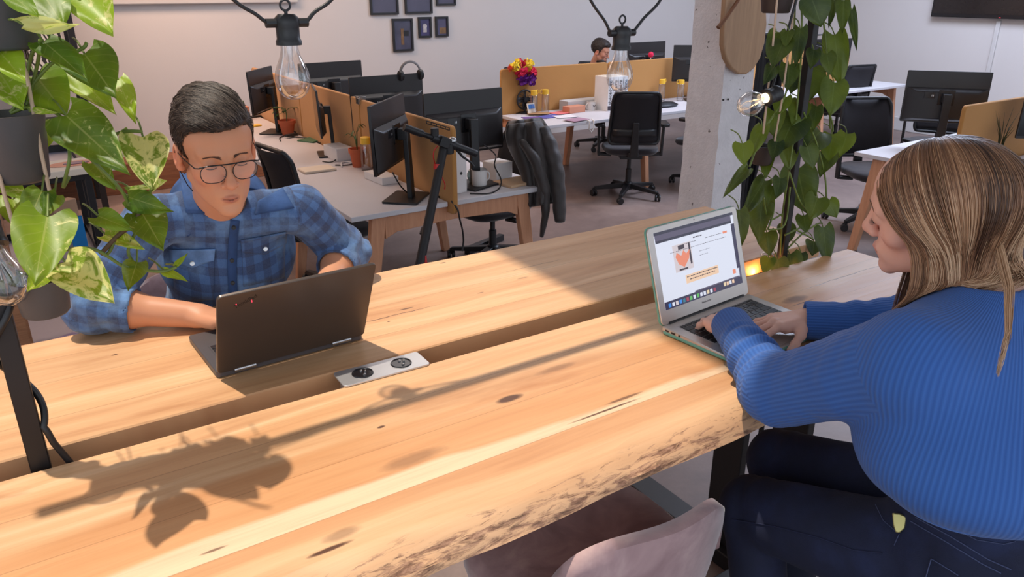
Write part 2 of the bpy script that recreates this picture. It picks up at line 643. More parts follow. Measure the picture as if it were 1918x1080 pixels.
# wall television with its cable duct
def tv():
    xw = 10.16
    a, b = at(1745, 31, x=xw), at(1930, 37, x=xw)
    y0, y1, z0 = a.y, a.y - 1.75, a.z
    t = thing('television', 'large black flat television mounted high on the right wall', 'television', (xw, (y0 + y1) / 2, z0))
    MB().box((0, 0, 0.5), (0.06, y0 - y1, 1.0)).build('casing', 'black_gloss', t, bevel=0.006)
    MB().box((-0.032, 0, 0.51), (0.004, y0 - y1 - 0.05, 0.93)).build('screen', M['tv_screen'], t)
    MB().box((-0.034, 0.28 - .25, 0.012), (0.006, 0.02, 0.006)).build('standby_light', M['led_red'], t)
    c0 = at(1870, 40, x=10.2); c1 = at(1842, 175, x=10.2)
    tag(MB().box((10.205, (c0.y + c1.y) / 2, c0.z / 2 + 0.05), (0.03, 0.05, c0.z - .08)).build('cable_duct', 'white_paint', bevel=0.006), 'white cable duct running down the wall below the television', 'cable duct')
M['tv_screen'] = mat('brownish black screen', (0.018, 0.013, 0.012), 0.15)
M['led_red'] = mat('red standby light', (0.5, 0.01, 0.02), 0.4, emit=(1, 0.05, 0.1, 1), es=1.5)
tv()


# ------------------------------------------------------------------ desks
def leg_frame(mb_list, X0, X1, Y, parent, z=0.70, splay=0.10, th=0.05):
    """one end frame: two splayed legs and an apron between them"""
    for sx, xt in ((-1, X0), (1, X1)):
        m = MB()
        xf = xt + sx * splay
        m.hexa([(xf - 0.028, Y - th / 2, 0), (xf + 0.028, Y - th / 2, 0), (xf + 0.028, Y + th / 2, 0), (xf - 0.028, Y + th / 2, 0)],
               [(xt - 0.042, Y - th / 2, z), (xt + 0.042, Y - th / 2, z), (xt + 0.042, Y + th / 2, z), (xt - 0.042, Y + th / 2, z)])
        m.build('leg', 'desk_leg', parent, bevel=0.006)
    m = MB()
    pts = [(X0 + 0.03, z), (X0 + 0.03, z - 0.13), (X0 + 0.10, z - 0.10), ((X0 + X1) / 2, z - 0.085), (X1 - 0.10, z - 0.10), (X1 - 0.03, z - 0.13), (X1 - 0.03, z)]
    T = Matrix(((1, 0, 0, 0), (0, 0, 1, 0), (0, 1, 0, 0), (0, 0, 0, 1)))
    m.prism(pts, Y - th / 2 + 0.004, Y + th / 2 - 0.004, T)
    m.build('apron', 'desk_leg', parent, bevel=0.003)


def bench(name, label, X0, X1, XD, Ys, gap=0.055, loc=None, rz=0.0, ztop=0.73):
    """a double bench in its own frame: desks either side of x=XD, running along y. Ys: module ends"""
    t = thing(name, label, 'desk bench', loc or (XD, Ys[0], 0), rz)
    x0, x1 = X0 - XD, X1 - XD
    for i in range(len(Ys) - 1):
        ya, yb = Ys[i] - Ys[0], Ys[i + 1] - Ys[0]
        for (a, b) in ((x0, -gap / 2), (gap / 2, x1)):
            m = MB().box(((a + b) / 2, (ya + yb) / 2, ztop - 0.014), (b - a, yb - ya - 0.004, 0.028))
            m.build('desk_top', 'desk_white', t, bevel=0.003)
    for i, y in enumerate(Ys):
        yy = y - Ys[0]
        yy += 0.06 if i == 0 else (-0.06 if i == len(Ys) - 1 else 0)
        leg_frame(None, x0 + 0.17, x1 - 0.17, yy, t)
    return t


# bench nearest the table (dividers of mustard felt), seen end-on
t1 = bench('office_bench', 'double white-topped bench desk with pale wooden legs behind the man', 1.395, 2.645, 1.985, [3.62, 4.82, 6.02, 7.30])


def divider(label, p0, p1, z0, z1, th=0.028, r=0.03):
    a, b = Vector((*p0, 0)), Vector((*p1, 0))
    L = (b - a).length
    ang = math.atan2(b.y - a.y, b.x - a.x)
    t = thing('desk_divider', label, 'desk divider', (a.x, a.y, z0), ang, 'mustard felt desk dividers')
    T = Matrix(((1, 0, 0, 0), (0, 0, 1, 0), (0, 1, 0, 0), (0, 0, 0, 1)))
    MB().prism(rrect(L, z1 - z0, r, 4, L / 2, (z1 - z0) / 2), -th / 2, th / 2, T).build('felt_panel', 'felt', t, smooth=50, bevel=0.006)
    for f in (0.15, 0.85):
        MB().box((L * f, 0, 0.05), (0.05, th + 0.012, 0.05)).build('clamp', 'black_metal', t)
    return t
divider('mustard felt divider at the near end of the left bench', (1.985, 3.58), (1.985, 4.815), 0.66, 1.145)
divider('mustard felt divider in the middle of the left bench', (1.985, 4.825), (1.985, 6.015), 0.66, 1.15)
divider('mustard felt divider at the far end of the left bench', (1.985, 6.025), (1.985, 7.28), 0.66, 1.15)
k = at(675, 188, x=1.985)
tag(MB().box((1.985, 4.82, 1.155), (0.045, 0.07, 0.018)).box((1.965, 4.82, 1.135), (0.008, 0.05, 0.04)).build('divider_clip', 'chrome', bevel=0.002), 'small metal clip joining two dividers on the left bench', 'clip')

# second bench in the middle distance, running parallel to the table
t2 = bench('office_bench', 'long white-topped bench desk with tall mustard dividers in front of the back wall', -0.70, 0.72, 0, [0, 1.26, 2.52, 3.92, 5.37], loc=(3.83, 6.04, 0), rz=-PI / 2)
for i, (xa, xb, lb) in enumerate(((3.84, 5.085, 'mustard felt divider with the bright paper flowers on it'), (5.095, 6.345, 'mustard felt divider behind the tall books and yellow-capped bottles'),
                                  (6.355, 7.745, 'mustard felt divider of the middle bench, hidden partly by the white column'), (7.755, 9.0, 'mustard felt divider at the right end of the middle bench'))):
    divider(lb, (xa, 6.04), (xb, 6.04), 0.66, 1.135)
# third bench, at the right behind the woman
t3 = bench('office_bench', 'white-topped bench desk at the right behind the woman', -0.69, 0.69, 0, [0, 1.26, 2.6], loc=(5.05, 2.54, 0), rz=-PI / 2)
divider('mustard felt divider on the desk at the right, behind the spiky plant', (5.06, 2.54), (6.30, 2.54), 0.66, 1.135)
# ------------------------------------------------------------------ office chair (origin at the floor, facing +y)
def office_chair(label, loc, rz, group, arms=True, seat_z=0.46, back_h=0.45, mesh=True):
    t = thing('office_chair', label, 'office chair', loc, rz, group)
    b = MB()
    for k in range(5):
        a = PI / 2 + 2 * PI * k / 5 + 0.3
        d = Vector((math.cos(a), math.sin(a), 0))
        b.bar((0.03 * d.x, 0.03 * d.y, 0.105), (0.31 * d.x, 0.31 * d.y, 0.075), 0.055, 0.045, w2=0.032, h2=0.028)
    b.lathe([(0.05, 0.07), (0.05, 0.12), (0.035, 0.14)], 16)
    b.build('star_base', 'black_plastic', t, bevel=0.004)
    for k in range(5):
        a = PI / 2 + 2 * PI * k / 5 + 0.3
        cpos = Vector((0.315 * math.cos(a), 0.315 * math.sin(a), 0.030))
        m = MB()
        for sx in (-1, 1):
            m.lathe([(0.0, -0.010), (0.026, -0.010), (0.030, -0.004), (0.030, 0.004), (0.026, 0.010), (0.0, 0.010)], 14, Matrix.Translation(cpos) @ Matrix.Rotation(a + 0.5, 4, 'Z') @ Matrix.Translation((sx * 0.016, 0, 0)) @ rotm(0, PI / 2))
        m.tube([cpos, cpos + Vector((0, 0, 0.05))], 0.009, 8)
        m.box(cpos + Vector((0, 0, 0.022)), (0.035, 0.02, 0.03), rz=a)
        m.build('caster', 'black_plastic', t)
    MB().lathe([(0.026, 0.10), (0.026, 0.26), (0.018, 0.262), (0.018, seat_z - 0.08)], 16).box((0, 0, seat_z - 0.065), (0.20, 0.26, 0.045)).build('gas_post', 'black_plastic', t, bevel=0.003)
    # seat: rounded cushion
    P = []
    n = 24
    prof = [(0.0, -0.052), (0.62, -0.052), (0.9, -0.042), (1.0, -0.015), (0.985, 0.012), (0.9, 0.024), (0.6, 0.022), (0.0, 0.014)]
    m = MB(); vs = []
    for (r, z) in prof:
        row = []
        for k in range(n):
            a = 2 * PI * k / n
            ca, sa = math.cos(a), math.sin(a)
            e = 2.0 / 3.4
            x = math.copysign(abs(ca) ** e, ca) * 0.25 * r
            y = math.copysign(abs(sa) ** e, sa) * 0.245 * r
            row.append((x, y + 0.02, seat_z + z - (0.02 * max(0, y / 0.245) ** 2)))
        row.append(row[0]); P.append(row)
    m.grid([list(r) for r in P]).build('seat', 'seat_fabric', t, smooth=60)
    # backrest: curved frame with stretched mesh
    zb0, zb1 = seat_z + 0.07, seat_z + 0.07 + back_h
    def bp(u, v):  # u -1..1 across, v 0..1 up
        w_ = 0.222 - 0.026 * v * v
        x = u * w_
        y = -0.255 + 0.05 * u * u - 0.085 * v + 0.05 * math.sin(v * PI) * 0.6
        return Vector((x, y, zb0 + (zb1 - zb0) * v))
    ring = []
    out = rrect(2, 1, 0.14, 5, 0, 0.5)
    for (u, v) in out: ring.append(bp(u, v))
    ring.append(ring[0])
    MB().tube(ring, 0.014, 8, cap=False).build('back_frame', 'black_plastic', t, smooth=70)
    G = [[bp(-0.98 + 1.96 * i / 12, 0.02 + 0.96 * j / 10) for j in range(11)] for i in range(13)]
    MB().grid(G).build('backrest', 'mesh_fabric' if mesh else 'seat_fabric', t, smooth=80, solid=0.006 if mesh else 0.03)
    G = [[bp(-0.86 + 1.72 * i / 8, 0.16 + 0.13 * j / 3) + Vector((0, -0.012, 0)) for j in range(4)] for i in range(9)]
    MB().grid(G).build('lumbar_band', 'black_plastic', t, smooth=80, solid=0.012)
    s = MB()
    s.bar((0, -0.06, seat_z - 0.06), (0, -0.27, seat_z - 0.02), 0.09, 0.035)
    s.bar((0, -0.27, seat_z - 0.035), (0, -0.315, zb0 + 0.20), 0.075, 0.03, up=(0, 1, 0), w2=0.05, h2=0.02)
    s.build('back_support', 'black_plastic', t, bevel=0.005)
    if arms:
        for sx in (-1, 1):
            a = MB()
            a.bar((sx * 0.17, 0.0, seat_z - 0.07), (sx * 0.285, 0.0, seat_z - 0.06), 0.06, 0.025)
            a.bar((sx * 0.285, -0.01, seat_z - 0.075), (sx * 0.292, -0.02, seat_z + 0.20), 0.055, 0.022, up=(1, 0, 0))
            a.build('armrest', 'black_plastic', t, bevel=0.005)
            MB().prism(rrect(0.085, 0.25, 0.03, 4, sx * 0.292, 0.0), seat_z + 0.20, seat_z + 0.228).build('arm_pad', 'black_plastic', t, bevel=0.006)
    return t


G1 = 'black office chairs'
def chair_at(px, py, rz):
    """floor position of a chair whose back top shows at this pixel"""
    p = at(px, py, z=0.985)
    return (p.x - 0.31 * math.sin(rz), p.y + 0.31 * math.cos(rz), 0)


ch = office_chair('black mesh office chair standing in the middle of the room, its back to us', (4.76, 5.28, 0), math.radians(-34), G1)
dup(ch, (5.62, 5.15, 0), math.radians(10), 'black office chair half hidden by the left side of the white column')
dup(ch, (5.0, 7.15, 0), math.radians(190), 'black office chair on the far side of the middle bench, only its wheels showing')
dup(ch, (2.74, 4.42, 0), math.radians(97), 'black office chair with the dark jacket hung over its back').scale = (1, 1, 0.9)
dup(ch, chair_at(500, 276, math.radians(-82)), math.radians(-82), 'black office chair right behind the man, its back rising by his shoulder')
dup(ch, chair_at(1622, 182, math.radians(150)), math.radians(150), 'black office chair between the vine and the desk at the right')
dup(ch, chair_at(1618, 122, math.radians(-16)), math.radians(-16), 'black office chair at the far right of the middle bench, its back tilted')
dup(ch, chair_at(1779, 154, math.radians(115)), math.radians(115), 'black office chair peeking over the black monitor left of the right-hand divider')
dup(ch, (6.05, 7.2, 0), math.radians(175), 'black office chair of the man behind the middle bench')


# ------------------------------------------------------------------ monitors (origin at the desk under the stand, screen facing +y)
def monitor(label, loc, rz, W=0.54, H=0.325, zc=0.36, tilt=4, group='black monitors on the benches', base=(0.26, 0.20), screen='dark_screen', stand_dx=0.0, portrait=False):
    t = thing('monitor', label, 'monitor', loc, rz, group)
    T = Matrix.Translation((0, 0.03, zc)) @ rotm(math.radians(tilt))
    if portrait: W, H = H, W
    MB().prism(rrect(W, H, 0.006, 2), -0.006, 0.010, T @ rotm(-PI / 2)).build('panel', 'monitor_back', t, bevel=0.002)
    MB().box((0, 0.0085, 0.004), (W - 0.016, 0.004, H - 0.026), T).build('screen', screen, t)
    # swollen rear housing
    bw, bh = W * 0.98, H * 0.66
    bot = [(-bw / 2, -0.008, -H / 2 + 0.01), (bw / 2, -0.008, -H / 2 + 0.01), (bw / 2, -0.008, -H / 2 + 0.01 + bh), (-bw / 2, -0.008, -H / 2 + 0.01 + bh)]
    top = [(-bw * 0.38, -0.042, -H / 2 + 0.03), (bw * 0.38, -0.042, -H / 2 + 0.03), (bw * 0.38, -0.042, -H / 2 + bh - 0.02), (-bw * 0.38, -0.042, -H / 2 + bh - 0.02)]
    MB().hexa(bot, top, T).build('rear_housing', 'monitor_back', t, bevel=0.006)
    MB().box((0.0, -0.0425, 0.0), (0.105, 0.006, 0.105), T).box((-0.11, -0.0425, 0.015), (0.07, 0.004, 0.045), T).build('mount_plate', 'black_gloss', t, bevel=0.003)
    MB().box((-0.095, -0.046, 0.012), (0.004, 0.002, 0.012), T).box((-0.085, -0.046, 0.012), (0.004, 0.002, 0.012), T).build('logo', 'chrome', t)
    MB().bar((0, -0.075, 0.01), (0, -0.062, zc + 0.03), 0.06, 0.028, up=(0, 1, 0), w2=0.05).box((0, -0.045, zc), (0.06, 0.05, 0.06)).build('stand', 'black_plastic', t, bevel=0.004)
    MB().prism(rrect(base[0], base[1], 0.012, 3, 0, -0.045), 0.0, 0.012).build('base', 'black_plastic', t, bevel=0.003)
    return t


Z = 0.73
m1 = monitor('black monitor in profile at the near end of the left bench, above the scooter handlebar', (1.765, 3.84, Z), math.radians(46), W=0.54, H=0.36, zc=0.36, tilt=-2)
def mon(label, loc, rz, sc=1.0):
    c = dup(m1, loc, rz, label)
    c.scale = (sc, sc, sc)
    return c
mon('', (1.845, 5.20, Z), math.radians(74), .86)['label'] = 'black monitor nearly edge-on in the middle of the left bench, near the spindly potted plant'
mon('', (1.80, 6.30, Z), math.radians(52), .92)['label'] = 'black monitor at the far left of the left bench, turned away beside the terracotta pot'
mon('', (2.27, 3.93, Z), math.radians(3))['label'] = 'black monitor back at the near end of the left bench, just above the white mug'
mon('', (2.24, 4.93, Z), math.radians(0))['label'] = 'black monitor back in the middle of the left bench, the wide one under the headphones'
mon('', (2.28, 6.07, Z), math.radians(4))['label'] = 'black monitor back at the far end of the left bench, right of the first bulb'
mon('', (6.08, 5.76, Z), math.radians(-38))['label'] = 'black monitor against the left edge of the white column'
mon('', (5.98, 6.42, Z), math.radians(0))['label'] = 'black monitor behind the middle bench in front of the far seated man'
mon('', (6.95, 6.42, Z), math.radians(0))['label'] = 'black monitor behind the middle bench, just beneath the red pom-pom'
mon('', (8.15, 5.72, Z), math.radians(170))['label'] = 'grey-screened monitor seen through the hanging vine at the right'
mon('', (5.66, 2.98, Z), math.radians(-52))['label'] = 'black monitor back left of the mustard divider behind the woman'
mon('', (5.72, 2.25, Z), math.radians(142))['label'] = 'black monitor seen edge-on at the right edge, right of the spiky plant'
mon('', (7.35, 2.85, Z), math.radians(0))['label'] = 'black monitor at the far right edge, behind the mustard divider'


# ------------------------------------------------------------------ small things on the benches
def potted(label, p, rz, r=0.055, h=0.10, kind='leafy', mpot='terracotta', seed=1, sc=1.0):
    t = thing('potted_plant', label, 'potted plant', p, rz)
    MB().lathe([(r * 0.68, 0), (r * 0.97, h * 0.78), (r * 1.1, h * 0.78), (r * 1.12, h), (r * 0.98, h), (r * 0.92, h * 0.86), (0.0, h * 0.84)], 24).build('pot', mpot, t, smooth=50)
    R = random.Random(seed)
    if kind == 'leafy':
        st, lf = MB(), MB()
        st.tube([(0, 0, h * 0.8), (0.004, 0, h + 0.05), (0.0, 0.005, h + 0.09)], 0.003, 6)
        for k in range(9):
            a = R.random() * 2 * PI
            e = 0.035 + 0.05 * R.random()
            z0 = h + 0.05 + 0.04 * R.random()
            tip = Vector((math.cos(a) * e, math.sin(a) * e, z0 + 0.02 * (R.random() - 0.2)))
            b0 = Vector((0, 0, z0 - 0.01))
            st.tube([b0, (b0 + tip) / 2 + Vector((0, 0, 0.01)), tip], 0.0015, 5)
            lf_small(lf, tip, (tip - b0).normalized() + Vector((0, 0, -0.4)), 0.055 + 0.02 * R.random(), 0.03)
        st.build('stem', 'leaf_small', t); lf.build('foliage', 'leaf_small', t, smooth=60)
    elif kind == 'spindly':
        st, lf = MB(), MB()
        for k in range(7):
            a = R.random() * 2 * PI
            hh = 0.06 + 0.10 * R.random()
            e = 0.02 + 0.04 * R.random()
            tip = Vector((math.cos(a) * e, math.sin(a) * e, h + hh))
            st.tube([(0, 0, h * 0.8), (tip.x * 0.2, tip.y * 0.2, h + hh * 0.7), tip, tip + Vector((math.cos(a) * 0.015, math.sin(a) * 0.015, -0.012))], 0.0018, 5)
            lf_small(lf, tip, Vector((math.cos(a), math.sin(a), -0.5)), 0.04, 0.013)
        st.build('stem', 'leaf_small', t); lf.build('foliage', 'leaf_small', t, smooth=60)
    elif kind == 'spiky':
        lf = MB()
        for k in range(13):
            a = R.random() * 2 * PI
            e = 0.03 + 0.13 * R.random()
            hh = 0.17 + 0.13 * R.random()
            pts = [Vector((0.01 * math.cos(a), 0.01 * math.sin(a), h * 0.8)), Vector((math.cos(a) * e * 0.35, math.sin(a) * e * 0.35, h + hh * 0.6)), Vector((math.cos(a) * e, math.sin(a) * e, h + hh))]
            lf.tube(pts, [0.006, 0.005, 0.0006], 6, flat=0.35)
        lf.build('foliage', M['spike'], t, smooth=60)
    elif kind == 'cactus':
        lf = MB()
        for (x, y, s_) in ((0.0, 0.0, 1.0), (0.035, 0.0, 0.8), (-0.03, 0.01, 0.6)):
            lf.lathe([(0.0, h * 0.8), (0.014, h * 0.8), (0.018, h + 0.03 * s_), (0.014, h + 0.055 * s_), (0.0, h + 0.065 * s_)], 12, Matrix.Translation((x, y, 0)))
        lf.build('foliage', 'leaf_small', t, smooth=60)
    return t


def lf_small(mb, p, d, L, W):
    d = d.normalized()
    s_ = d.cross(Vector((0, 0, 1)))
    s_ = s_.normalized() if s_.length > 1e-3 else Vector((1, 0, 0))
    up = s_.cross(d)
    rows = []
    for i in range(6):
        f = i / 5
        wd = W * math.sin(PI * min(1, f * 0.93 + 0.07)) ** 0.8 if f < 1 else 0.0005
        c = p + d * (L * f) - up * (0.25 * L * f * f)
        rows.append([c - s_ * wd / 2 + up * wd * 0.15, c, c + s_ * wd / 2 + up * wd * 0.15])
    mb.grid(rows)


M['spike'] = mat('dark spiky leaf', srgb(52, 66, 42), 0.45, var=0.25, vscale=20)
M['pinkbox'] = mat('salmon planter', srgb(205, 140, 112), 0.8)
potted('small leafy plant in a terracotta pot between the two farthest monitors of the left bench', (1.885, 6.12, Z), 0, 0.062, 0.115, 'leafy', seed=4)
potted('straggly plant in a terracotta pot beside the yellow-capped bottle on the left bench', (1.895, 4.72, Z), 0, 0.052, 0.12, 'spindly', seed=2)
potted('dark spiky plant on the desk at the right, above the woman\'s head', (5.42, 2.44, Z), 0, 0.05, 0.07, 'spiky', 'white_plastic', seed=11)
# salmon planter with cactus, far left end of the left bench
pc = at(482, 210, z=Z)
pc = Vector((1.76, 7.05, Z))
t = thing('cactus_planter', 'square salmon planter with a small cactus at the far end of the left bench', 'potted plant', pc)
MB().box((0, 0, 0.06), (0.15, 0.12, 0.12)).build('planter', 'pinkbox', t, bevel=0.004)
cz = MB()
for (x, s_) in ((-0.01, 1.0), (0.035, 0.7)):
    cz.lathe([(0.0, 0.11), (0.014, 0.11), (0.020, 0.14), (0.016, 0.11 + 0.075 * s_), (0.0, 0.11 + 0.085 * s_)], 12, Matrix.Translation((x, 0, 0)))
cz.build('cactus', 'leaf_small', t, smooth=60)


def bottle(label, p, rz=0, h=0.16, group='clear bottles with yellow caps'):
    t = thing('drinking_bottle', label, 'bottle', p, rz, group)
    r = 0.036
    MB().lathe([(0, 0), (r, 0), (r, h), (r * 0.8, h + 0.012), (r * 0.72, h + 0.014)], 20, cap=False).build('bottle_body', 'clear', t, smooth=50)
    MB().lathe([(0, h + 0.008), (r * 0.86, h + 0.008), (r * 0.86, h + 0.048), (r * 0.7, h + 0.052), (0, h + 0.052)], 20).build('cap', 'yellow_plastic', t, smooth=40)
    pts = [(r * 0.8 + 0.018 + 0.018 * math.cos(a), 0, h + 0.034 + 0.018 * math.sin(a)) for a in [2 * PI * k / 14 for k in range(15)]]
    MB().tube(pts, 0.004, 6, cap=False).build('cap_loop', 'yellow_plastic', t, smooth=60)
    return t
b1 = bottle('clear bottle with yellow looped cap beside the straggly potted plant on the left bench', (1.905, 4.60, Z))
dup(b1, (4.13, 5.92, Z), 0.3, 'clear bottle with yellow cap beside the black desk fan, left one of the pair')
dup(b1, (4.26, 5.92, Z), PI, 'clear bottle with yellow cap beside the black desk fan, right one of the pair')
dup(b1, (5.74, 5.93, Z), 0.2, 'clear bottle with yellow cap behind the mesh chair back, left one, beside the brown box')
dup(b1, (5.88, 5.80, Z), PI, 'clear bottle with yellow cap just right of the mesh chair back')

# books with big lettering on the middle bench
def books():
    x0 = at(1108, 197, z=Z)
    cols = ['book_a', 'book_b', 'book_c', 'book_d']
    M['ink'] = mat('dark ink', srgb(60, 50, 60), 0.7)
    M['ink_blue'] = mat('blue ink', srgb(50, 110, 150), 0.7)
    M['purple_block'] = mat('purple print', srgb(80, 40, 110), 0.6)
    for k in range(4):
        t = thing('book', '%s of the four tall white books with the same word on their spines' % ('leftmost', 'second', 'third', 'rightmost')[k], 'book', (x0.x - 0.10 + 0.062 * k, 5.66, Z), math.radians(-1.5 * 0), 'tall white books on the middle bench')
        MB().box((0, 0.10, 0.155), (0.054, 0.20, 0.31)).build('cover', 'paper', t, bevel=0.002)
        MB().box((0, 0.10, 0.3095), (0.048, 0.19, 0.003)).build('pages', 'cream_box', t)
        T = axes((0.016, -0.0012, 0.055), (0, 0, 1), (-1, 0, 0), (0, -1, 0))
        text_part('lettering', 'abécédaire', 0.052, T, 'ink_blue' if k == 3 else 'ink', t)
        MB().box((0, -0.001, 0.028), (0.050, 0.003, 0.040)).build('colour_block', 'purple_block' if k in (1, 2) else 'ink', t)
books()


def simple_box(name, label, cat, p, sz, m, rz=0.0, group=None, bevel=0.003, up=True, lid=None):
    o = MB().box((0, 0, sz[2] / 2), sz).build(name, m, bevel=bevel)
    o.location = p
    o.rotation_euler = (0, 0, rz)
    tag(o, label, cat, group)
    return o


# middle bench
simple_box('storage_box', 'low pale grey tray along the mustard divider on the middle bench', 'tray', (4.98, 5.93, Z), (1.0, 0.14, 0.09), M['white_paint'])
simple_box('storage_box', 'pale grey tray along the divider right of the mesh chair', 'tray', (6.36, 5.90, Z), (0.42, 0.14, 0.11), M['white_paint'])
simple_box('parcel', 'small salmon coloured parcel on the middle bench left of the books', 'parcel', at(1075, 210, z=Z), (0.20, 0.10, 0.06), 'pinkbox', 0.1)
simple_box('carton', 'brown carton behind the back of the mesh chair', 'box', at(1187, 180, z=Z), (0.17, 0.12, 0.20), 'cardboard', 0.05)
t = thing('mug', 'white mug with a dark squiggle in front of the tall books', 'mug', at(1107, 206, z=Z))
MB().lathe([(0, 0), (0.042, 0), (0.045, 0.08), (0.041, 0.08), (0.038, 0.01), (0, 0.008)], 24).build('cup', 'white_plastic', t, smooth=50)
MB().tube([(0.03 * math.cos(a) - 0.035 + 0.0, -0.0, 0.04 + 0.026 * math.sin(a)) for a in [PI / 2 + PI * k / 8 for k in range(9)]], 0.005, 6).build('handle', 'white_plastic', t, smooth=60)
MB().tube([(0.018, -0.042, 0.05), (0.0, -0.0455, 0.035), (-0.012, -0.0445, 0.05)], 0.003, 6).build('squiggle', 'ink', t)
potted('little dark cactus in a pinkish pot behind the mesh chair back', at(1160, 189, z=Z), 0, 0.05, 0.07, 'cactus', 'pinkbox')
# black desk fan with a card
p = at(983, 212, z=Z)
t = thing('desk_fan', 'small round black desk fan below the bright paper flowers', 'fan', p)
MB().lathe([(0.055, 0), (0.055, 0.012), (0.012, 0.02), (0.010, 0.06), (0, 0.06)], 20).build('base', 'black_plastic', t)
fr = MB()
Tf = Matrix.Translation((0, 0, 0.125)) @ rotm(PI / 2)
ringp = [Tf @ Vector((0.085 * math.cos(a), 0.085 * math.sin(a), 0)) for a in [2 * PI * k / 28 for k in range(29)]]
fr.tube(ringp, 0.008, 8, cap=False)
for k in range(16):
    a = 2 * PI * k / 16
    fr.tube([Tf @ Vector((0.012 * math.cos(a), 0.012 * math.sin(a), 0.018)), Tf @ Vector((0.06 * math.cos(a), 0.06 * math.sin(a), 0.018)), Tf @ Vector((0.085 * math.cos(a), 0.085 * math.sin(a), 0))], 0.0022, 5)
fr.lathe([(0, 0.014), (0.022, 0.014), (0.022, 0.024), (0, 0.026)], 14, Tf)
fr.build('grille', 'black_plastic', t)
bl = MB()
for k in range(4):
    bl.box((0.042, 0, 0), (0.07, 0.045, 0.003), Tf @ Matrix.Rotation(k * PI / 2, 4, 'Z') @ rotm(0.4))
bl.build('blades', 'black_gloss', t)
t = thing('small_card', 'small card with a blue and orange picture leaning on the desk fan', 'card', p + Vector((0.02, -0.075, 0.0)), 0.15)
MB().box((0, 0, 0), (0.095, 0.004, 0.10), Matrix.Translation((0, 0, 0.05)) @ rotm(-0.25)).build('card', 'cream_box', t)
MB().box((0.005, -0.004, 0.018), (0.075, 0.002, 0.04), Matrix.Translation((0, 0, 0.05)) @ rotm(-0.25)).build('printed_picture', M['art_blue'] if 'art_blue' in M else mat('blue print', srgb(60, 120, 190), 0.5), t)
# loose papers
rp = random.Random(3)
cols = [('purple paper', srgb(110, 80, 140)), ('white paper', srgb(225, 220, 225)), ('pink paper', srgb(225, 120, 120)), ('blue paper', srgb(90, 90, 165)), ('mauve paper', srgb(165, 130, 150)), ('tan paper', srgb(170, 130, 90))]
spots = [(1000, 221, 0), (1030, 218, 3), (1058, 218, 1), (1050, 211, 2), (1080, 224, 4), (1008, 212, 5)]
for k, (px, py, ci) in enumerate(spots):
    c_ = mat(cols[ci][0], cols[ci][1], 0.8)
    q = at(px, py, z=Z + 0.001 + 0.002 * k)
    simple_box('magazine', '%s lying among the magazines at the left end of the middle bench' % cols[ci][0], 'magazine', q, (0.20, 0.14, 0.003), c_, rp.uniform(-0.6, 0.6), 'papers at the left end of the middle bench', 0)
# phone strap hanging over the desk edge
q = at(1104, 226, z=Z)
MBs = MB().tube([q + Vector((-0.06, 0.03, 0.004)), q + Vector((-0.02, 0.0, 0.006)), Vector((q.x - 0.02, 5.30, Z + 0.0)), Vector((q.x - 0.022, 5.30, Z - 0.07)), Vector((q.x + 0.0, 5.30, Z - 0.095)), Vector((q.x + 0.025, 5.30, Z - 0.07)), Vector((q.x + 0.028, 5.30, Z - 0.0)), q + Vector((0.05, 0.03, 0.005))], 0.006, 8)
tag(MBs.build('cable_loop', 'white_plastic', smooth=60), 'thin white cable looping over the front edge of the middle bench', 'cable')
# black bag shapes on the right of the middle bench
o = MB().lathe([(0, 0), (0.10, 0.0), (0.11, 0.02), (0.07, 0.045), (0, 0.055)], 20, Matrix.Diagonal((1.5, 0.7, 1, 1))).build('cloth_pouch', 'black_plastic', smooth=60)
o.location = at(1245, 200, z=Z)
tag(o, 'flat black pouch on the middle bench right of the mesh chair', 'pouch')

# paper flower garland over the divider end
M['fl_y'] = mat('yellow crepe', srgb(245, 215, 60), 0.8, var=0.1)
M['fl_r'] = mat('crimson crepe', srgb(215, 30, 75), 0.8, var=0.1)
M['fl_p'] = mat('purple crepe', srgb(105, 25, 130), 0.8, var=0.1)
M['fl_o'] = mat('orange crepe', srgb(240, 90, 60), 0.8)
fl = thing('paper_garland', 'garland of yellow, crimson and purple paper flowers on the end of the mustard divider', 'paper flowers', at(978, 135, y=6.0))
def flower(p, r, m, seed):
    R = random.Random(seed)
    mb = MB()
    for k in range(34):
        a, b = R.random() * 2 * PI, math.acos(R.uniform(-0.4, 1))
        d = Vector((math.cos(a) * math.sin(b), -math.cos(b), math.sin(a) * math.sin(b)))
        s_ = d.orthogonal().normalized() * r * 0.33
        u_ = d.cross(s_)
        c_ = d * r * R.uniform(0.45, 0.8)
        T0 = Matrix.Rotation(R.random() * 6, 4, d)
        q = [T0 @ (-s_ * 0.4), T0 @ (s_ * 0.4), T0 @ (s_ + d * r * 0.3 + u_ * 0.5), T0 @ (d * r * 0.4 + u_ * 0.9), T0 @ (-s_ + d * r * 0.3 + u_ * 0.5)]
        mb.add([p + c_ + x for x in q], [(0, 1, 2, 3, 4)])
    mb.lathe([(0, -r * .6), (r * 0.6, -r * 0.2), (r * 0.6, r * 0.2), (0, r * .6)], 10, Matrix.Translation(p))
    mb.build('flower', m, fl, smooth=0, world=False)
for k, (px, py, m, r) in enumerate(((965, 121, 'fl_y', 0.055), (988, 121, 'fl_y', 0.055), (977, 117, 'fl_r', 0.04), (976, 132, 'fl_r', 0.06), (995, 134, 'fl_r', 0.055), (979, 148, 'fl_p', 0.06), (993, 148, 'fl_p', 0.06), (956, 127, 'fl_o', 0.03))):
    flower(at(px, py, y=5.99) - fl.location, r, m, k)
o = MB().lathe([(0, -.03), (0.022, -.02), (0.03, 0), (0.022, .02), (0, .03)], 12).build('pom_pom', 'fl_r', smooth=60)
q = at(1219, 105, y=6.04)
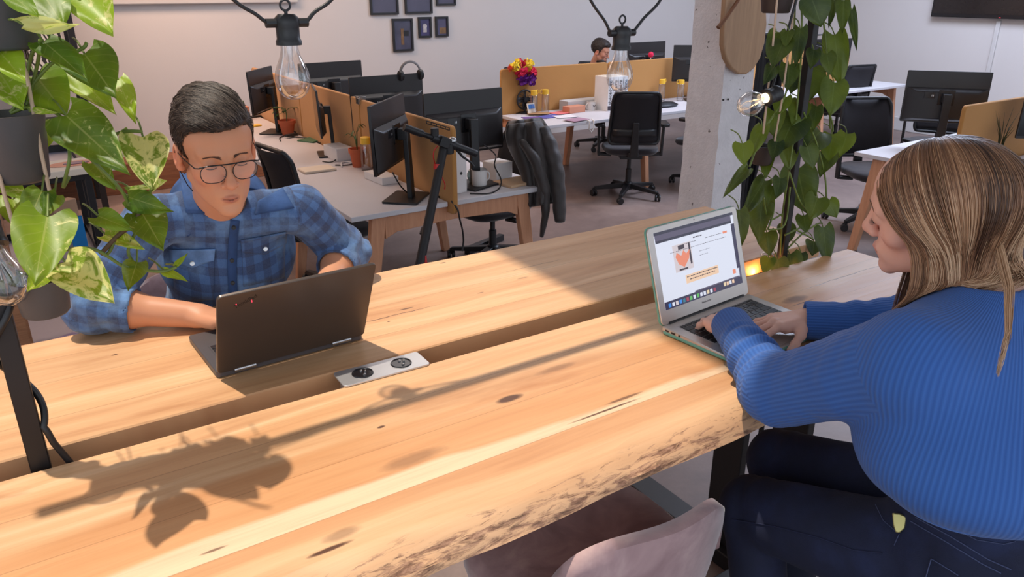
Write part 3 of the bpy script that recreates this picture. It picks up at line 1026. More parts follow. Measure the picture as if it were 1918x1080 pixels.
o.location = (q.x, 6.04, 1.135 + 0.045)
tag(o, 'small red pom-pom on top of the divider right of the second hanging bulb', 'pom-pom')
MB().tube([(0, 0, -0.02), (0, 0, -0.047)], 0.006, 6).build('stick', 'white_plastic', o)

# left bench: cables, books, keyboard and so on
q = at(594, 319, z=Z)
simple_box('closed_laptop', 'flat closed beige laptop lying near the edge of the left bench', 'laptop', q, (0.21, 0.15, 0.016), 'cream_box', math.radians(0), None, 0.006)
q = at(590, 262, z=Z)
simple_box('notebook', 'green notebook under the red box beside the terracotta pot', 'notebook', q, (0.22, 0.16, 0.012), mat('green notebook', srgb(70, 110, 80), 0.6), 0.5)
simple_box('small_box', 'small red and white box on the green notebook', 'box', at(578, 249, z=Z + 0.013) + Vector((0.03, -.08, 0)), (0.09, 0.05, 0.03), 'red_plastic', 0.3)
MBt = MB().box((0, 0, 0.031), (0.088, 0.048, 0.004))
simple_box('paper_stack', 'white stack of papers behind the edge-on monitor on the left bench', 'papers', (2.03 - 0.14, 5.05, Z), (0.12, 0.22, 0.085), 'paper', 0.05)
simple_box('paper_stack', 'low white stack behind the near monitor stand on the left bench', 'papers', (1.86, 4.28, Z), (0.11, 0.24, 0.045), 'paper', 0.05)
simple_box('sticky_notes', 'yellow sticky notes at the far end of the left bench', 'sticky notes', at(480, 236, z=Z), (0.07, 0.07, 0.012), 'yellow_plastic', 0.2)
simple_box('black_gadget', 'flat black gadget by the salmon planter', 'gadget', at(481, 219, z=Z), (0.12, 0.07, 0.015), 'black_plastic', 0.2)
simple_box('white_cup_candle', 'small white candle cup beside the terracotta pot', 'candle', at(553, 240, z=Z), (0.05, 0.05, 0.075), 'white_plastic', 0.2, bevel=0.015)


def cable(label, pts, r=0.004, m='black_plastic', cat='cable', name='cable', parent=None):
    P = [Vector(p) for p in pts]
    out = []
    for i in range(len(P) - 1):
        p0, p1, p2, p3 = P[max(0, i - 1)], P[i], P[i + 1], P[min(len(P) - 1, i + 2)]
        for k in range(6):
            t_ = k / 6
            out.append(0.5 * ((2 * p1) + (p2 - p0) * t_ + (2 * p0 - 5 * p1 + 4 * p2 - p3) * t_ * t_ + (3 * p1 - p0 - 3 * p2 + p3) * t_ ** 3))
    out.append(P[-1])
    o = MB().tube(out, r, 7).build(name, m, parent, smooth=70)
    if parent is None: tag(o, label, cat)
    return o
zc = Z + 0.006
cable('black cable with an adapter lying on the left bench before the leafy terracotta pot', [at(526, 264, z=zc), at(524, 258, z=zc), at(536, 254, z=zc), at(556, 257, z=zc), at(580, 259, z=zc), at(600, 268, z=zc)])
simple_box('charger_block', 'small black charger block on the left bench cable', 'charger', at(546, 255, z=Z + 0.01), (0.10, 0.035, 0.02), 'black_plastic', 0.3)
cable('black cable looping around the base of the edge-on monitor', [at(604, 302, z=zc), at(622, 303, z=zc), at(640, 290, z=zc + .01), at(655, 285, z=zc + .01), at(668, 296, z=zc), at(668, 304, z=zc), at(650, 309, z=zc), at(628, 309, z=zc)])
cable('white cable coiled beside the straggly potted plant', [at(645, 287, z=zc), at(662, 287, z=zc), at(674, 297, z=zc), at(670, 306, z=zc), at(650, 303, z=zc), at(640, 305, z=zc), at(640, 312, z=zc)], 0.006, 'white_plastic')
cable('black cable under the near monitor of the left bench', [at(735, 322, y=3.84), at(748, 345, y=3.84), at(760, 358, y=3.86), at(770, 366, z=zc), at(775, 372, z=zc)])
cable('black cable hanging from the near end of the left bench to the floor', [at(845, 376, y=3.6), at(857, 392, y=3.57), at(861, 410, y=3.57), at(866, 430, y=3.6), at(868, 450, y=3.62), at(866, 470, y=3.62)], 0.005)
simple_box('power_strip', 'long black power strip on the floor under the left bench', 'power strip', at(908, 462, z=0.0) + Vector((0, 0, 0.0)), (0.05, 0.42, 0.05), 'black_plastic', math.radians(-70))

# right desk of the left bench: mug, white box, notebook, tray
q = at(899, 352, z=Z)
t = thing('enamel_mug', 'white enamel mug with a grey rim at the near end of the left bench', 'mug', at(898, 346, z=Z + 0.012), 0)
MB().lathe([(0, 0), (0.042, 0), (0.045, 0.004), (0.046, 0.092), (0.043, 0.092), (0.041, 0.008), (0, 0.006)], 28).build('cup', 'white_plastic', t, smooth=50)
MB().tube([(0.0465 * math.cos(a), 0.0465 * math.sin(a), 0.093) for a in [2 * PI * k / 28 for k in range(29)]], 0.002, 6, cap=False).build('rim', 'chrome', t, smooth=70)
MB().tube([(0.044 + 0.026 * math.cos(a), 0, 0.048 + 0.028 * math.sin(a)) for a in [PI / 2 - PI * k / 8 for k in range(9)]], 0.005, 6).build('handle', 'white_plastic', t, smooth=60)
simple_box('phone_tray', 'flat black phone under the enamel mug', 'phone', at(897, 351, z=Z) + Vector((0.0, 0.0, 0)), (0.19, 0.10, 0.011), 'black_plastic', 0.35)
simple_box('white_carton', 'small white cube-shaped carton behind the tan notebook', 'box', at(932, 333, z=Z), (0.13, 0.13, 0.105), 'paper', 0.15)
simple_box('notebook', 'tan notebook at the near right corner of the left bench', 'notebook', at(970, 342, z=Z), (0.25, 0.17, 0.016), mat('tan cover', srgb(200, 165, 130), 0.7), 0.12)
q = at(866, 361, z=Z)
t = thing('white_console_box', 'upright white box with a small black logo at the near end of the left bench', 'box', (q.x - 0.02, q.y + 0.02, Z), math.radians(8))
MB().box((0, 0.0, 0.125), (0.10, 0.05, 0.25)).build('carton', 'paper', t, bevel=0.003)
MB().lathe([(0, 0), (0.007, 0.0), (0.009, 0.003), (0.006, 0.008), (0, 0.009)], 12, Matrix.Translation((0.01, -0.0255, 0.115)) @ rotm(PI / 2) @ Matrix.Diagonal((1, 1.1, 0.2, 1))).build('logo', 'black_plastic', t)
cable('black cable arching over the enamel mug to the phone', [at(905, 270, y=3.92), at(928, 290, y=3.85), at(926, 310, y=3.8), at(938, 335, y=3.75), at(935, 352, z=zc), at(915, 362, z=zc), at(880, 362, z=zc)], 0.004)
t = thing('plastic_bag', 'crumpled clear and teal packet between the white box and the mug', 'packet', at(884, 345, z=Z))
rb = random.Random(8)
mb = MB(); rows = []
for i in range(9):
    th_ = PI * i / 8
    rows.append([(0.028 * math.sin(th_) * math.cos(a) * rb.uniform(0.7, 1.2), 0.028 * math.sin(th_) * math.sin(a) * rb.uniform(0.7, 1.2), 0.05 - 0.05 * math.cos(th_)) for a in [2 * PI * k / 12 for k in range(12)]])
for r_ in rows: r_.append(r_[0])
mb.grid(rows).build('wrapper', mat('pale teal wrapper', srgb(150, 185, 195), 0.25, var=0.3, vscale=60), t, smooth=0)

# headphones on the far monitor
def headphones(p, label):
    t = thing('headphones', label, 'headphones', p)
    MB().tube([(0.075 * math.cos(a), 0, 0.075 * math.sin(a)) for a in [PI * k / 14 for k in range(15)]], 0.011, 8, flat=0.6).build('headband', mat('grey band', srgb(120, 115, 115), 0.5), t, smooth=60)
    for sx in (-1, 1):
        MB().lathe([(0, -0.012), (0.032, -0.012), (0.036, 0), (0.032, 0.014), (0, 0.016)], 18, Matrix.Translation((sx * 0.075, 0, -0.015)) @ rotm(0, PI / 2)).build('ear_cup', 'black_plastic', t, smooth=50)
    return t
headphones(Vector((2.42, 4.96, 1.275)), 'grey headphones hung on top of the wide monitor back')

# ------------------------------------------------------------------ jacket over the chair back
def jacket():
    t = thing('jacket', 'dark brown-black jacket hung over the back of an office chair', 'jacket', (2.95, 4.3, 0.4))
    m = M['jacket']
    # outline columns: left edge px, right edge px for each row, on a gently curved plane facing us
    rows = [(951, 232, 1018, 224), (946, 250, 1030, 243), (950, 275, 1042, 262), (965, 300, 1048, 285), (978, 330, 1052, 320), (986, 360, 1050, 350), (990, 390, 1046, 380)]
    P = []
    for k, (x0, y0, x1, y1) in enumerate(rows):
        row = []
        for j in range(17):
            f = j / 16
            dep = 4.62 + 0.10 * math.sin(f * PI) * -1 + 0.035 * math.sin(f * 15 + k * 0.8) + 0.02 * math.sin(k * 1.7 + j)
            row.append(at(x0 + (x1 - x0) * f, y0 + (y1 - y0) * f, d=dep))
        P.append(row)
    mb = MB().grid(P)
    back = [[p + Vector((0.06, 0.10, 0)) for p in r] for r in P]
    mb.grid(back[::-1])
    mb.build('body', m, t, smooth=80, world=True, solid=0.02, subd=1)
    def sleeve(pts, rs):
        P = []
        cl = [at(x, y, d=dd) for (x, y, dd) in pts]
        # wrinkled tube
        vs = MB()
        out, rr = [], []
        for i in range(len(cl) - 1):
            for k in range(5):
                f = k / 5
                out.append(cl[i].lerp(cl[i + 1], f)); rr.append((rs[i] * (1 - f) + rs[i + 1] * f) * (1 + 0.10 * math.sin((i * 5 + k) * 1.9)))
        out.append(cl[-1]); rr.append(rs[-1])
        vs.tube(out, rr, 14, flat=0.7).build('sleeve', m, t, smooth=80, world=True, subd=1)
    sleeve([(1015, 240, 4.6), (1030, 275, 4.58), (1041, 320, 4.56), (1047, 370, 4.55), (1049, 418, 4.55)], [0.06, 0.075, 0.075, 0.062, 0.05])
    sleeve([(975, 262, 4.52), (1003, 300, 4.5), (1020, 350, 4.52), (1022, 400, 4.55), (1014, 445, 4.6)], [0.03, 0.05, 0.05, 0.035, 0.02])
M['jacket'] = mat('dark waxed jacket', srgb(44, 36, 34), 0.55, var=0.25, vscale=7, bump=0.25, bscale=90, sheen=0.2)
jacket()

# ------------------------------------------------------------------ scooter
def scooter():
    t = thing('kick_scooter', 'black electric kick scooter leaning beside the left bench, handlebar up', 'scooter', (1.85, 3.2, 0))
    top, low = at(832, 272, y=3.28), at(787, 492, y=3.10)
    dirn = (low - top).normalized()
    k = (0.10 - top.z) / dirn.z
    foot = top + dirn * k
    m = MB()
    m.tube([top + dirn * -0.03, top + dirn * 0.05, foot], [0.022, 0.021, 0.024], 16)
    m.build('steering_column', 'black_metal', t, world=True, smooth=60)
    MB().tube([at(795, 440, y=3.16), at(799, 428, y=3.17)], 0.026, 12).build('folding_latch', 'black_plastic', t, world=True, smooth=60)
    b0, b1 = at(757, 238, y=3.30), at(893, 288, y=3.26)
    ax = (b1 - b0)
    MB().tube([b0, b1], 0.013, 12).build('handlebar', 'black_metal', t, world=True, smooth=60)
    for a, b in ((0.0, 0.24), (0.66, 0.99)):
        g = MB()
        n = 10
        pts = [b0 + ax * (a + (b - a) * i / n) for i in range(n + 1)]
        g.tube(pts, [0.0175 + (0.001 if i % 2 else 0) for i in range(n + 1)], 14).build('grip', 'black_plastic', t, world=True, smooth=30)
    d = ax.normalized()
    up = Vector((0, 0, 1))
    hub = b0 + ax * 0.52
    hd = MB()
    hd.box((0, 0, 0), (0.07, 0.05, 0.05), frame_to(hub, hub + d))
    hd.tube([hub + d * -0.06, hub + d * 0.07], 0.022, 14)
    hd.tube([hub + d * 0.03, hub + d * 0.03 - up * 0.05], 0.026, 14)
    hd.tube([hub - d * 0.045 + up * 0.01, hub - d * 0.045 + up * 0.05], 0.020, 12)
    hd.build('stem_clamp', 'black_plastic', t, world=True, bevel=0.003)
    bell = MB()
    bell.lathe([(0, 0.02), (0.012, 0.018), (0.019, 0.008), (0.020, 0.0), (0, 0)], 16, Matrix.Translation(hub + d * 0.055 + up * 0.02))
    bell.build('bell', 'chrome', t, world=True, smooth=60)
    lev = MB().tube([hub + d * 0.07 - up * 0.01, hub + d * 0.11 - up * 0.04, hub + d * 0.16 - up * 0.055, hub + d * 0.175 - up * 0.07], [0.008, 0.006, 0.005, 0.006], 8)
    lev.build('brake_lever', 'black_plastic', t, world=True, smooth=60)
    # phone holder strap over the bars
    a0, a1 = at(799, 231, y=3.27), at(842, 244, y=3.27)
    l = MB()
    for s_ in (0.0, 0.012):
        l.tube([a0 + up * s_, a1 + up * s_], 0.0022, 6)
    for f in (0, 0.2, 0.42, 0.62, 0.82, 1.0):
        l.tube([a0.lerp(a1, f), a0.lerp(a1, f) + up * 0.012], 0.0022, 6)
    l.build('wire_rack', 'black_metal', t, world=True)
    cable('', [hub - d * 0.03 - up * 0.03, hub - d * 0.055 - up * 0.07, hub - d * 0.05 - up * 0.12, hub + d * 0.0 - up * 0.20, hub + d * 0.0 - up * 0.235], 0.003, 'red_plastic', name='brake_cable', parent=t).location = -t.location
    MB().tube([at(821, 308, y=3.255), at(820, 318, y=3.25)], 0.023, 12).build('red_band', 'red_plastic', t, world=True, smooth=60)
    MB().tube([at(795, 478, y=3.10), at(797, 494, y=3.09)], 0.010, 8).build('red_tag', 'red_plastic', t, world=True, smooth=60)
    # wheels and deck (hidden behind the table, standing on the floor)
    fd = Vector((0.25, -0.97, 0)).normalized()
    for s_, nm in ((0.0, 'wheel'), (-0.92, 'wheel')):
        c_ = Vector((foot.x, foot.y, 0.108)) - fd * s_ * -1.0
        T = Matrix.Translation(c_) @ Matrix.Rotation(math.atan2(fd.y, fd.x) + PI / 2, 4, 'Z') @ rotm(0, PI / 2)
        MB().lathe([(0.05, -0.02), (0.09, -0.022), (0.107, -0.01), (0.107, 0.01), (0.09, 0.022), (0.05, 0.02), (0.05, -0.02)], 28, T, cap=False).lathe([(0, -0.015), (0.05, -0.012), (0.05, 0.012), (0, 0.015)], 20, T).build(nm, 'black_plastic', t, world=True, smooth=50)
    MB().bar(Vector((foot.x, foot.y, 0.14)) + fd * -0.12, Vector((foot.x, foot.y, 0.14)) + fd * -0.80, 0.15, 0.04).build('deck', 'black_metal', t, world=True, bevel=0.01)
scooter()

# ------------------------------------------------------------------ black metal shelf trolley at the left
def trolley():
    t = thing('metal_trolley', 'black metal shelf trolley with grey trays behind the vine at the left', 'trolley', (-0.02, 3.55, 0))
    x0, x1, y0, y1 = -0.62, 0.20, 3.30, 3.85
    X0, X1, Y0, Y1 = x0 + 0.05, x1 + 0.05, y0 - 3.55, y1 - 3.55
    f = MB()
    for x in (X0, X1):
        for y in (Y0, Y1): MB().box((x, y, 0.60), (0.025, 0.025, 1.20)).build('post', 'black_metal', t, bevel=0.002)
    MB().box((X1 + 0.0, (Y0 + Y1) / 2 - 0.08, 0.60), (0.018, 0.018, 1.18)).build('post', 'black_metal', t, bevel=0.002)
    for z in (1.16, 0.80, 0.45, 0.12):
        s_ = MB().box(((X0 + X1) / 2, (Y0 + Y1) / 2, z), (X1 - X0, Y1 - Y0, 0.012))
        s_.build('shelf', M['grey_metal'], t)
        r = MB()
        for y in (Y0, Y1): r.box(((X0 + X1) / 2, y, z + 0.012), (X1 - X0, 0.02, 0.05))
        for x in (X0, X1): r.box((x, (Y0 + Y1) / 2, z + 0.012), (0.02, Y1 - Y0, 0.05))
        r.build('shelf_rim', 'black_metal', t, bevel=0.002)
    return t
M['grey_metal'] = mat('blue grey sheet metal', srgb(150, 150, 168), 0.35, 0.3)
trolley()
M['skin_print'] = mat('warm cover print', srgb(196, 120, 96), 0.5, var=0.2)
t = thing('art_book', 'large book with an orange oval on its cover, on top of the black trolley', 'book', at(140, 318, z=1.175), 0.12)
MB().box((0, 0, 0.012), (0.30, 0.22, 0.024)).build('cover', 'cream_box', t, bevel=0.002)
MB().lathe([(0, 0.0), (0.075, 0.0), (0.075, 0.0012), (0, 0.0012)], 28, Matrix.Translation((0, 0.0, 0.0245)) @ Matrix.Diagonal((1.2, 0.7, 1, 1))).build('cover_picture', 'skin_print', t)
MB().lathe([(0, 0.0), (0.035, 0.0), (0.035, 0.0012), (0, 0.0012)], 24, Matrix.Translation((0.01, 0.0, 0.0262)) @ Matrix.Diagonal((1.3, 0.7, 1, 1))).build('cover_center', mat('purple ink', srgb(95, 60, 95), 0.5), t)
for k, (px, py, sz, c_, lb) in enumerate(((158, 395, (0.10, 0.08, 0.07), srgb(190, 178, 190), 'small mauve carton'), (176, 393, (0.09, 0.08, 0.06), srgb(205, 196, 198), 'small pale carton'), (140, 372, (0.07, 0.07, 0.05), srgb(30, 150, 195), 'small turquoise packet'), (115, 360, (0.12, 0.05, 0.16), srgb(190, 150, 120), 'tan card box'))):
    q = at(px, py, z=0.82)
    simple_box('carton', lb + ' on the upper tray of the black trolley', 'box', (min(q.x, 0.14), min(max(q.y, 3.36), 3.78), 0.808), sz, mat(lb, c_, 0.7), 0.2 * k)
o = MB().box((0, 0, -0.07), (0.050, 0.02, 0.15)).build('blue_folder', mat('bright blue folder', srgb(0, 120, 190), 0.5))
o.location = at(140, 408, y=3.275)
tag(o, 'bright blue folder hooked on the front of the black trolley', 'folder')
MB().box((0, 0, -0.155), (0.046, 0.022, 0.05)).build('folder_band', mat('dark blue band', srgb(10, 60, 130), 0.5), o)
q = at(118, 598, z=0.47)
simple_box('envelope', 'mauve envelope on the lowest visible tray of the black trolley', 'envelope', (0.02, 3.42, 0.462), (0.17, 0.12, 0.006), mat('mauve paper', srgb(200, 175, 205), 0.8), 0.4)

# tall black shelf against the back wall at the far left, with odds and ends
t = thing('wall_shelf', 'tall black shelf frame against the back wall at the top left', 'shelf', (0.07, 7.7, 0))
for x in (-0.55, 0.13, 0.55):
    for y in (-0.18, 0.2): MB().box((x, y, 1.3), (0.05, 0.04, 2.6)).build('post', 'black_metal', t)
for z in (0.3, 0.75, 1.17, 1.68, 2.5): MB().box((0, 0.01, z), (1.12, 0.40, 0.03)).build('shelf', 'black_metal', t)
simple_box('shoe_box', 'pair of brown shoe boxes on the tall black shelf', 'box', (-0.08, 7.7, 1.186), (0.26, 0.3, 0.34), 'cardboard')
M['zebra'] = None
def zebra():
    t = NT('black and white stripes')
    wv = t.n('ShaderNodeTexWave')
    wv.inputs['Scale'].default_value = 9
    wv.inputs['Distortion'].default_value = 9
    wv.inputs['Detail Scale'].default_value = 1.2
    t.l(t.obj(), wv.inputs['Vector'])
    t.col(t.ramp(wv.outputs[0], [(0.48, (0.02, 0.02, 0.02)), (0.52, (0.7, 0.66, 0.6))]))
    t.b.inputs['Roughness'].default_value = 0.7
    return t.m
M['zebra'] = zebra()
simple_box('striped_box', 'black and white striped box on the tall black shelf', 'box', (0.41, 7.66, 1.186), (0.26, 0.26, 0.30), M['zebra'], 0.1)
simple_box('storage_box', 'small brown box on top of the striped box on the tall shelf', 'box', (0.40, 7.66, 1.487), (0.20, 0.2, 0.14), 'cardboard', 0.0)

# wooden partition at the far left edge
M['panel_wood'] = wood_mat('brown grained board', srgb(176, 122, 84), srgb(134, 88, 58), 0, 1.6, 0.5)
tag(MB().box((-0.66, 2.78, 0.61), (1.2, 0.05, 1.22)).build('wooden_screen', 'panel_wood', bevel=0.008), 'brown wood-grained screen board standing behind the table at the left edge', 'screen board')
# ------------------------------------------------------------------ the long oak table
def oak():
    t = NT('oiled oak planks')
    o = t.obj()
    x, y, z = t.sep(o)
    wob = t.noise(t.mapping(o, (0.9, 2.0, 2.0)), 1.4, 3)
    yw = t.math('ADD', y, t.math('MULTIPLY', t.math('SUBTRACT', wob, 0.5), 0.10))
    # long growth figure
    g = t.noise(t.comb(t.math('MULTIPLY', x, 0.55), t.math('MULTIPLY', yw, 9.0), z), 1.9, 7, 0.60, 0.5)
    fine = t.noise(t.comb(t.math('MULTIPLY', x, 2.2), t.math('MULTIPLY', y, 75.0), z), 2.2, 3, 0.6)
    base = t.ramp(g, [(0.26, srgb(186, 134, 92)), (0.42, srgb(208, 158, 114)), (0.56, srgb(218, 172, 128)), (0.74, srgb(230, 192, 152))])
    # planks: each strip of a little different tone
    seams = [0.946, 1.075, 1.20, 1.33, 1.50, 1.66, 1.78]
    tones = [0.99, 1.08, 0.95, 1.02, 0.97, 1.03, 0.94, 1.0]
    acc = None
    for s_, tn, tn0 in zip(seams, tones[1:], tones[:-1]):
        st = t.math('MULTIPLY', t.math('GREATER_THAN', y, s_), tn - tn0)
        acc = st if acc is None else t.math('ADD', acc, st)
    tone = t.math('ADD', acc, tones[0])
    base = t.mix(1.0, base, t.comb(tone, t.math('MULTIPLY', tone, 1.0), tone), 'MULTIPLY')
    # pale sapwood strip beside the front seam
    def band(a, b, soft):
        up_ = t.math('MULTIPLY', t.math('SUBTRACT', yw, a), 1.0 / soft, clamp=True)
        dn_ = t.math('MULTIPLY', t.math('SUBTRACT', b, yw), 1.0 / soft, clamp=True)
        return t.math('MULTIPLY', up_, dn_)
    base = t.mix(t.math('MULTIPLY', band(0.955, 1.14, 0.03), 0.55), base, srgb(198, 136, 86))
    base = t.mix(t.math('MULTIPLY', t.math('MULTIPLY', band(0.895, 0.960, 0.012), t.math('LESS_THAN', y, 0.946)), 0.55), base, srgb(196, 138, 94))
    base = t.mix(t.math('MULTIPLY', band(0.70, 0.900, 0.012), 0.40), base, srgb(226, 182, 142))
    base = t.mix(t.math('MULTIPLY', band(1.19, 1.26, 0.02), 0.25), base, srgb(206, 146, 98))
    sap = t.math('MULTIPLY', t.math('GREATER_THAN', y, 0.946), t.math('MULTIPLY', t.math('SUBTRACT', 0.988, yw), 90.0, clamp=True))
    base = t.mix(t.math('MULTIPLY', sap, 0.85), base, srgb(232, 200, 166))
    base = t.mix(t.math('MULTIPLY', t.math('SUBTRACT', 0.55, fine, clamp=True), 0.6), base, srgb(158, 108, 70))
    # brown heart patches
    hp = t.noise(t.comb(t.math('MULTIPLY', x, 1.2), t.math('MULTIPLY', y, 7.0), 0.3), 1.3, 4, 0.6, 1.0)
    base = t.mix(t.math('MULTIPLY', t.math('SUBTRACT', hp, 0.56, clamp=True), 3.0, clamp=True), base, srgb(168, 108, 68))
    # knots and cracks at fixed places: (x, y, half length, half width, strength)
    dist = t.noise(o, 26, 4, 0.6)
    for (px, py, lx, ly, st) in [(955, 746, 0.030, 0.011, 0.95), (714, 799, 0.008, 0.004, 0.9), (620, 1027, 0.035, 0.005, 0.9), (1490, 560, 0.045, 0.018, 0.55), (1505, 566, 0.045, 0.002, 0.9),
                                 (640, 1000, 0.03, 0.012, 0.35), (775, 858, 0.06, 0.018, 0.35), (215, 664, 0.008, 0.003, 0.8), (1590, 515, 0.20, 0.0016, 0.7), (1130, 770, 0.085, 0.003, 0.75), (1170, 745, 0.05, 0.004, 0.6),
                                 (730, 592, 0.14, 0.0016, 0.8), (760, 578, 0.02, 0.004, 0.7), (728, 602, 0.004, 0.003, 0.7), (870, 635, 0.25, 0.0012, 0.5), (900, 548, 0.010, 0.003, 0.5), (830, 492, 0.01, 0.004, 0.8), (1040, 690, 0.05, 0.012, 0.35),
                                 (400, 1030, 0.02, 0.003, 0.6), (1000, 497, 0.12, 0.0018, 0.5), (980, 520, 0.02, 0.005, 0.35), (1330, 935, 0.02, 0.004, 0.4)]:
        p = at(px, py, z=1.09)
        dx = t.math('DIVIDE', t.math('SUBTRACT', x, p.x), lx)
        dy = t.math('DIVIDE', t.math('SUBTRACT', yw if lx > 0.1 else y, p.y + 0.0), ly)
        if lx > 0.1:
            dy = t.math('DIVIDE', t.math('SUBTRACT', y, t.math('ADD', p.y, t.math('MULTIPLY', t.math('SUBTRACT', dist, 0.5), 0.012))), ly)
        d2 = t.math('ADD', t.math('MULTIPLY', dx, dx), t.math('MULTIPLY', dy, dy))
        d2 = t.math('ADD', d2, t.math('MULTIPLY', t.math('SUBTRACT', dist, 0.5), 1.2))
        k = t.math('MULTIPLY', t.math('SUBTRACT', 1.25, d2, clamp=True), st * 1.3, clamp=True)
        base = t.mix(k, base, srgb(92, 60, 44))
    # glue lines
    for s_ in seams:
        e = t.math('LESS_THAN', t.math('ABSOLUTE', t.math('SUBTRACT', y, s_)), 0.0009)
        base = t.mix(t.math('MULTIPLY', e, 0.45), base, srgb(140, 92, 58))
    # waney edge: ragged bark remains where the surface turns down
    geo = t.n('ShaderNodeNewGeometry')
    nz = t.sep(geo.outputs['Normal'])[2]
    bark = t.noise(t.comb(t.math('MULTIPLY', x, 7.0), t.math('MULTIPLY', y, 40.0), t.math('MULTIPLY', z, 34.0)), 2.0, 6, 0.7, 0.8)
    front = t.math('LESS_THAN', y, 0.888)
    low = t.math('MULTIPLY', t.math('SUBTRACT', 1.0887, z, clamp=True), 46.0, clamp=True)
    thr = t.math('ADD', 0.60, t.math('MULTIPLY', low, -0.13))
    bk = t.math('MULTIPLY', t.math('MULTIPLY', t.math('MULTIPLY', t.math('SUBTRACT', bark, thr), 9.0, clamp=True), front), t.math('MULTIPLY', low, 3.0, clamp=True))
    base = t.mix(t.math('MULTIPLY', t.math('MULTIPLY', low, front), 0.35), base, srgb(198, 152, 118))
    bark2 = t.noise(t.comb(t.math('MULTIPLY', x, 16.0), t.math('MULTIPLY', y, 60.0), t.math('MULTIPLY', z, 90.0)), 2.4, 5, 0.7, 0.6)
    base = t.mix(t.math('MULTIPLY', bk, 0.9), base, t.ramp(bark2, [(0.36, srgb(66, 42, 32)), (0.5, srgb(132, 94, 74)), (0.66, srgb(186, 144, 118))]))
    t.col(base)
    t.val(t.math('ADD', 0.36, t.math('MULTIPLY', fine, 0.18)), t.b.inputs['Roughness'])
    t.b.inputs['Specular IOR Level'].default_value = 0.4
    t.bump(t.math('ADD', t.math('MULTIPLY', fine, 0.25), t.math('MULTIPLY', bk, -1.4)), 0.22, 0.003)
    return t.m


M['oak'] = oak()
TX0, TX1, TZ = -1.25, 2.07, 1.09
table = thing('long_table', 'long oak slab table with a rough bark front edge and a slot down its middle', 'table', (0.4, 1.33, 0))


def slab(name, edge_a, edge_b, live_a=False, live_b=False):
    """edge_a(x) front y, edge_b(x) back y; a closed loop of section points swept along x"""
    N = 260
    rows = []
    for i in range(N + 1):
        x = TX0 + (TX1 - TX0) * i / N
        ya, yb = edge_a(x), edge_b(x)
        n = lambda k, a, f=14.0: a * noise.noise(Vector((x * f, k * 7.3, 1.7)))
        if live_a:
            lip = 0.058 + n(1, 0.022, 3.0) + n(2, 0.010, 11.0)
            sec = [(ya + lip, TZ), (ya + lip * 0.75, TZ - 0.004 + n(3, 0.004)), (ya + lip * 0.5, TZ - 0.013 + n(4, 0.007)), (ya + lip * 0.28 + n(5, 0.006), TZ - 0.024 + n(6, 0.006)), (ya + lip * 0.1 + n(7, 0.006), TZ - 0.035 + n(8, 0.004)), (ya + n(9, 0.006, 9), TZ - 0.046), (ya + 0.012, TZ - 0.052)]
        else:
            sec = [(ya + 0.003, TZ), (ya, TZ - 0.003), (ya, TZ - 0.049), (ya + 0.003, TZ - 0.052)]
        sec = sec + [(yb - 0.003, TZ - 0.052), (yb, TZ - 0.049), (yb, TZ - 0.003), (yb - 0.003, TZ)]
        rows.append([Vector((x, y, z)) for (y, z) in sec])
    mb = MB()
    for r in rows: r.append(r[0])
    mb.grid(rows)
    k = len(rows[0]) - 1
    mb.f.append(tuple(range(k)))
    mb.f.append(tuple(N * (k + 1) + j for j in range(k - 1, -1, -1)))
    return mb.build(name, 'oak', None, smooth=40)


def wavy(base, amp, seed, slope=0.0):
    return lambda x: base + slope * (x - 0.5) + amp * noise.noise(Vector((x * 1.3, seed, 0))) + amp * 0.3 * noise.noise(Vector((x * 6, seed, 3)))


ofs = Vector((0.4, 1.33, 0))
front = slab('table_slab', wavy(0.800, 0.008, 2.2), wavy(1.317, 0.004, 9.0, -0.014), live_a=True)
back = slab('table_slab', wavy(1.385, 0.010, 5.5), wavy(1.885, 0.016, 7.7, -0.008))
for s_ in (front, back):
    s_.data.transform(Matrix.Translation(-ofs))
    s_.parent = table
# keep the wood pattern anchored to the room: object coordinates are offset by the table's origin
nt = M['oak'].node_tree
for nd in list(nt.nodes):
    if nd.type == 'TEX_COORD':
        mp = nt.nodes.new('ShaderNodeVectorMath'); mp.operation = 'ADD'; mp.inputs[1].default_value = ofs
        links = [l for l in nt.links if l.from_node == nd]
        tos = [l.to_socket for l in links]
        for l in links: nt.links.remove(l)
        nt.links.new(nd.outputs['Object'], mp.inputs[0])
        for s__ in tos: nt.links.new(mp.outputs[0], s__)

for fx in (-0.75, 1.78):
    m = MB()
    m.box((fx, 1.405, 0.53), (0.03, 0.115, 0.94))
    m.box((fx, 1.190, 0.53), (0.03, 0.120, 0.94))
    m.box((fx, 1.298, 0.53), (0.012, 0.014, 0.94))
    m.build('leg', 'black_metal', table, world=True, bevel=0.003)
    MB().box((fx, 1.33, 0.03), (0.10, 1.05, 0.06)).build('floor_rail', 'black_metal', table, world=True, bevel=0.004)
    MB().box((fx, 1.33, 1.018), (0.10, 0.92, 0.04)).build('top_rail', 'black_metal', table, world=True, bevel=0.004)
MB().box((0.52, 1.20, 0.10), (2.5, 0.07, 0.07)).build('foot_bar', 'black_metal', table, world=True, bevel=0.004)

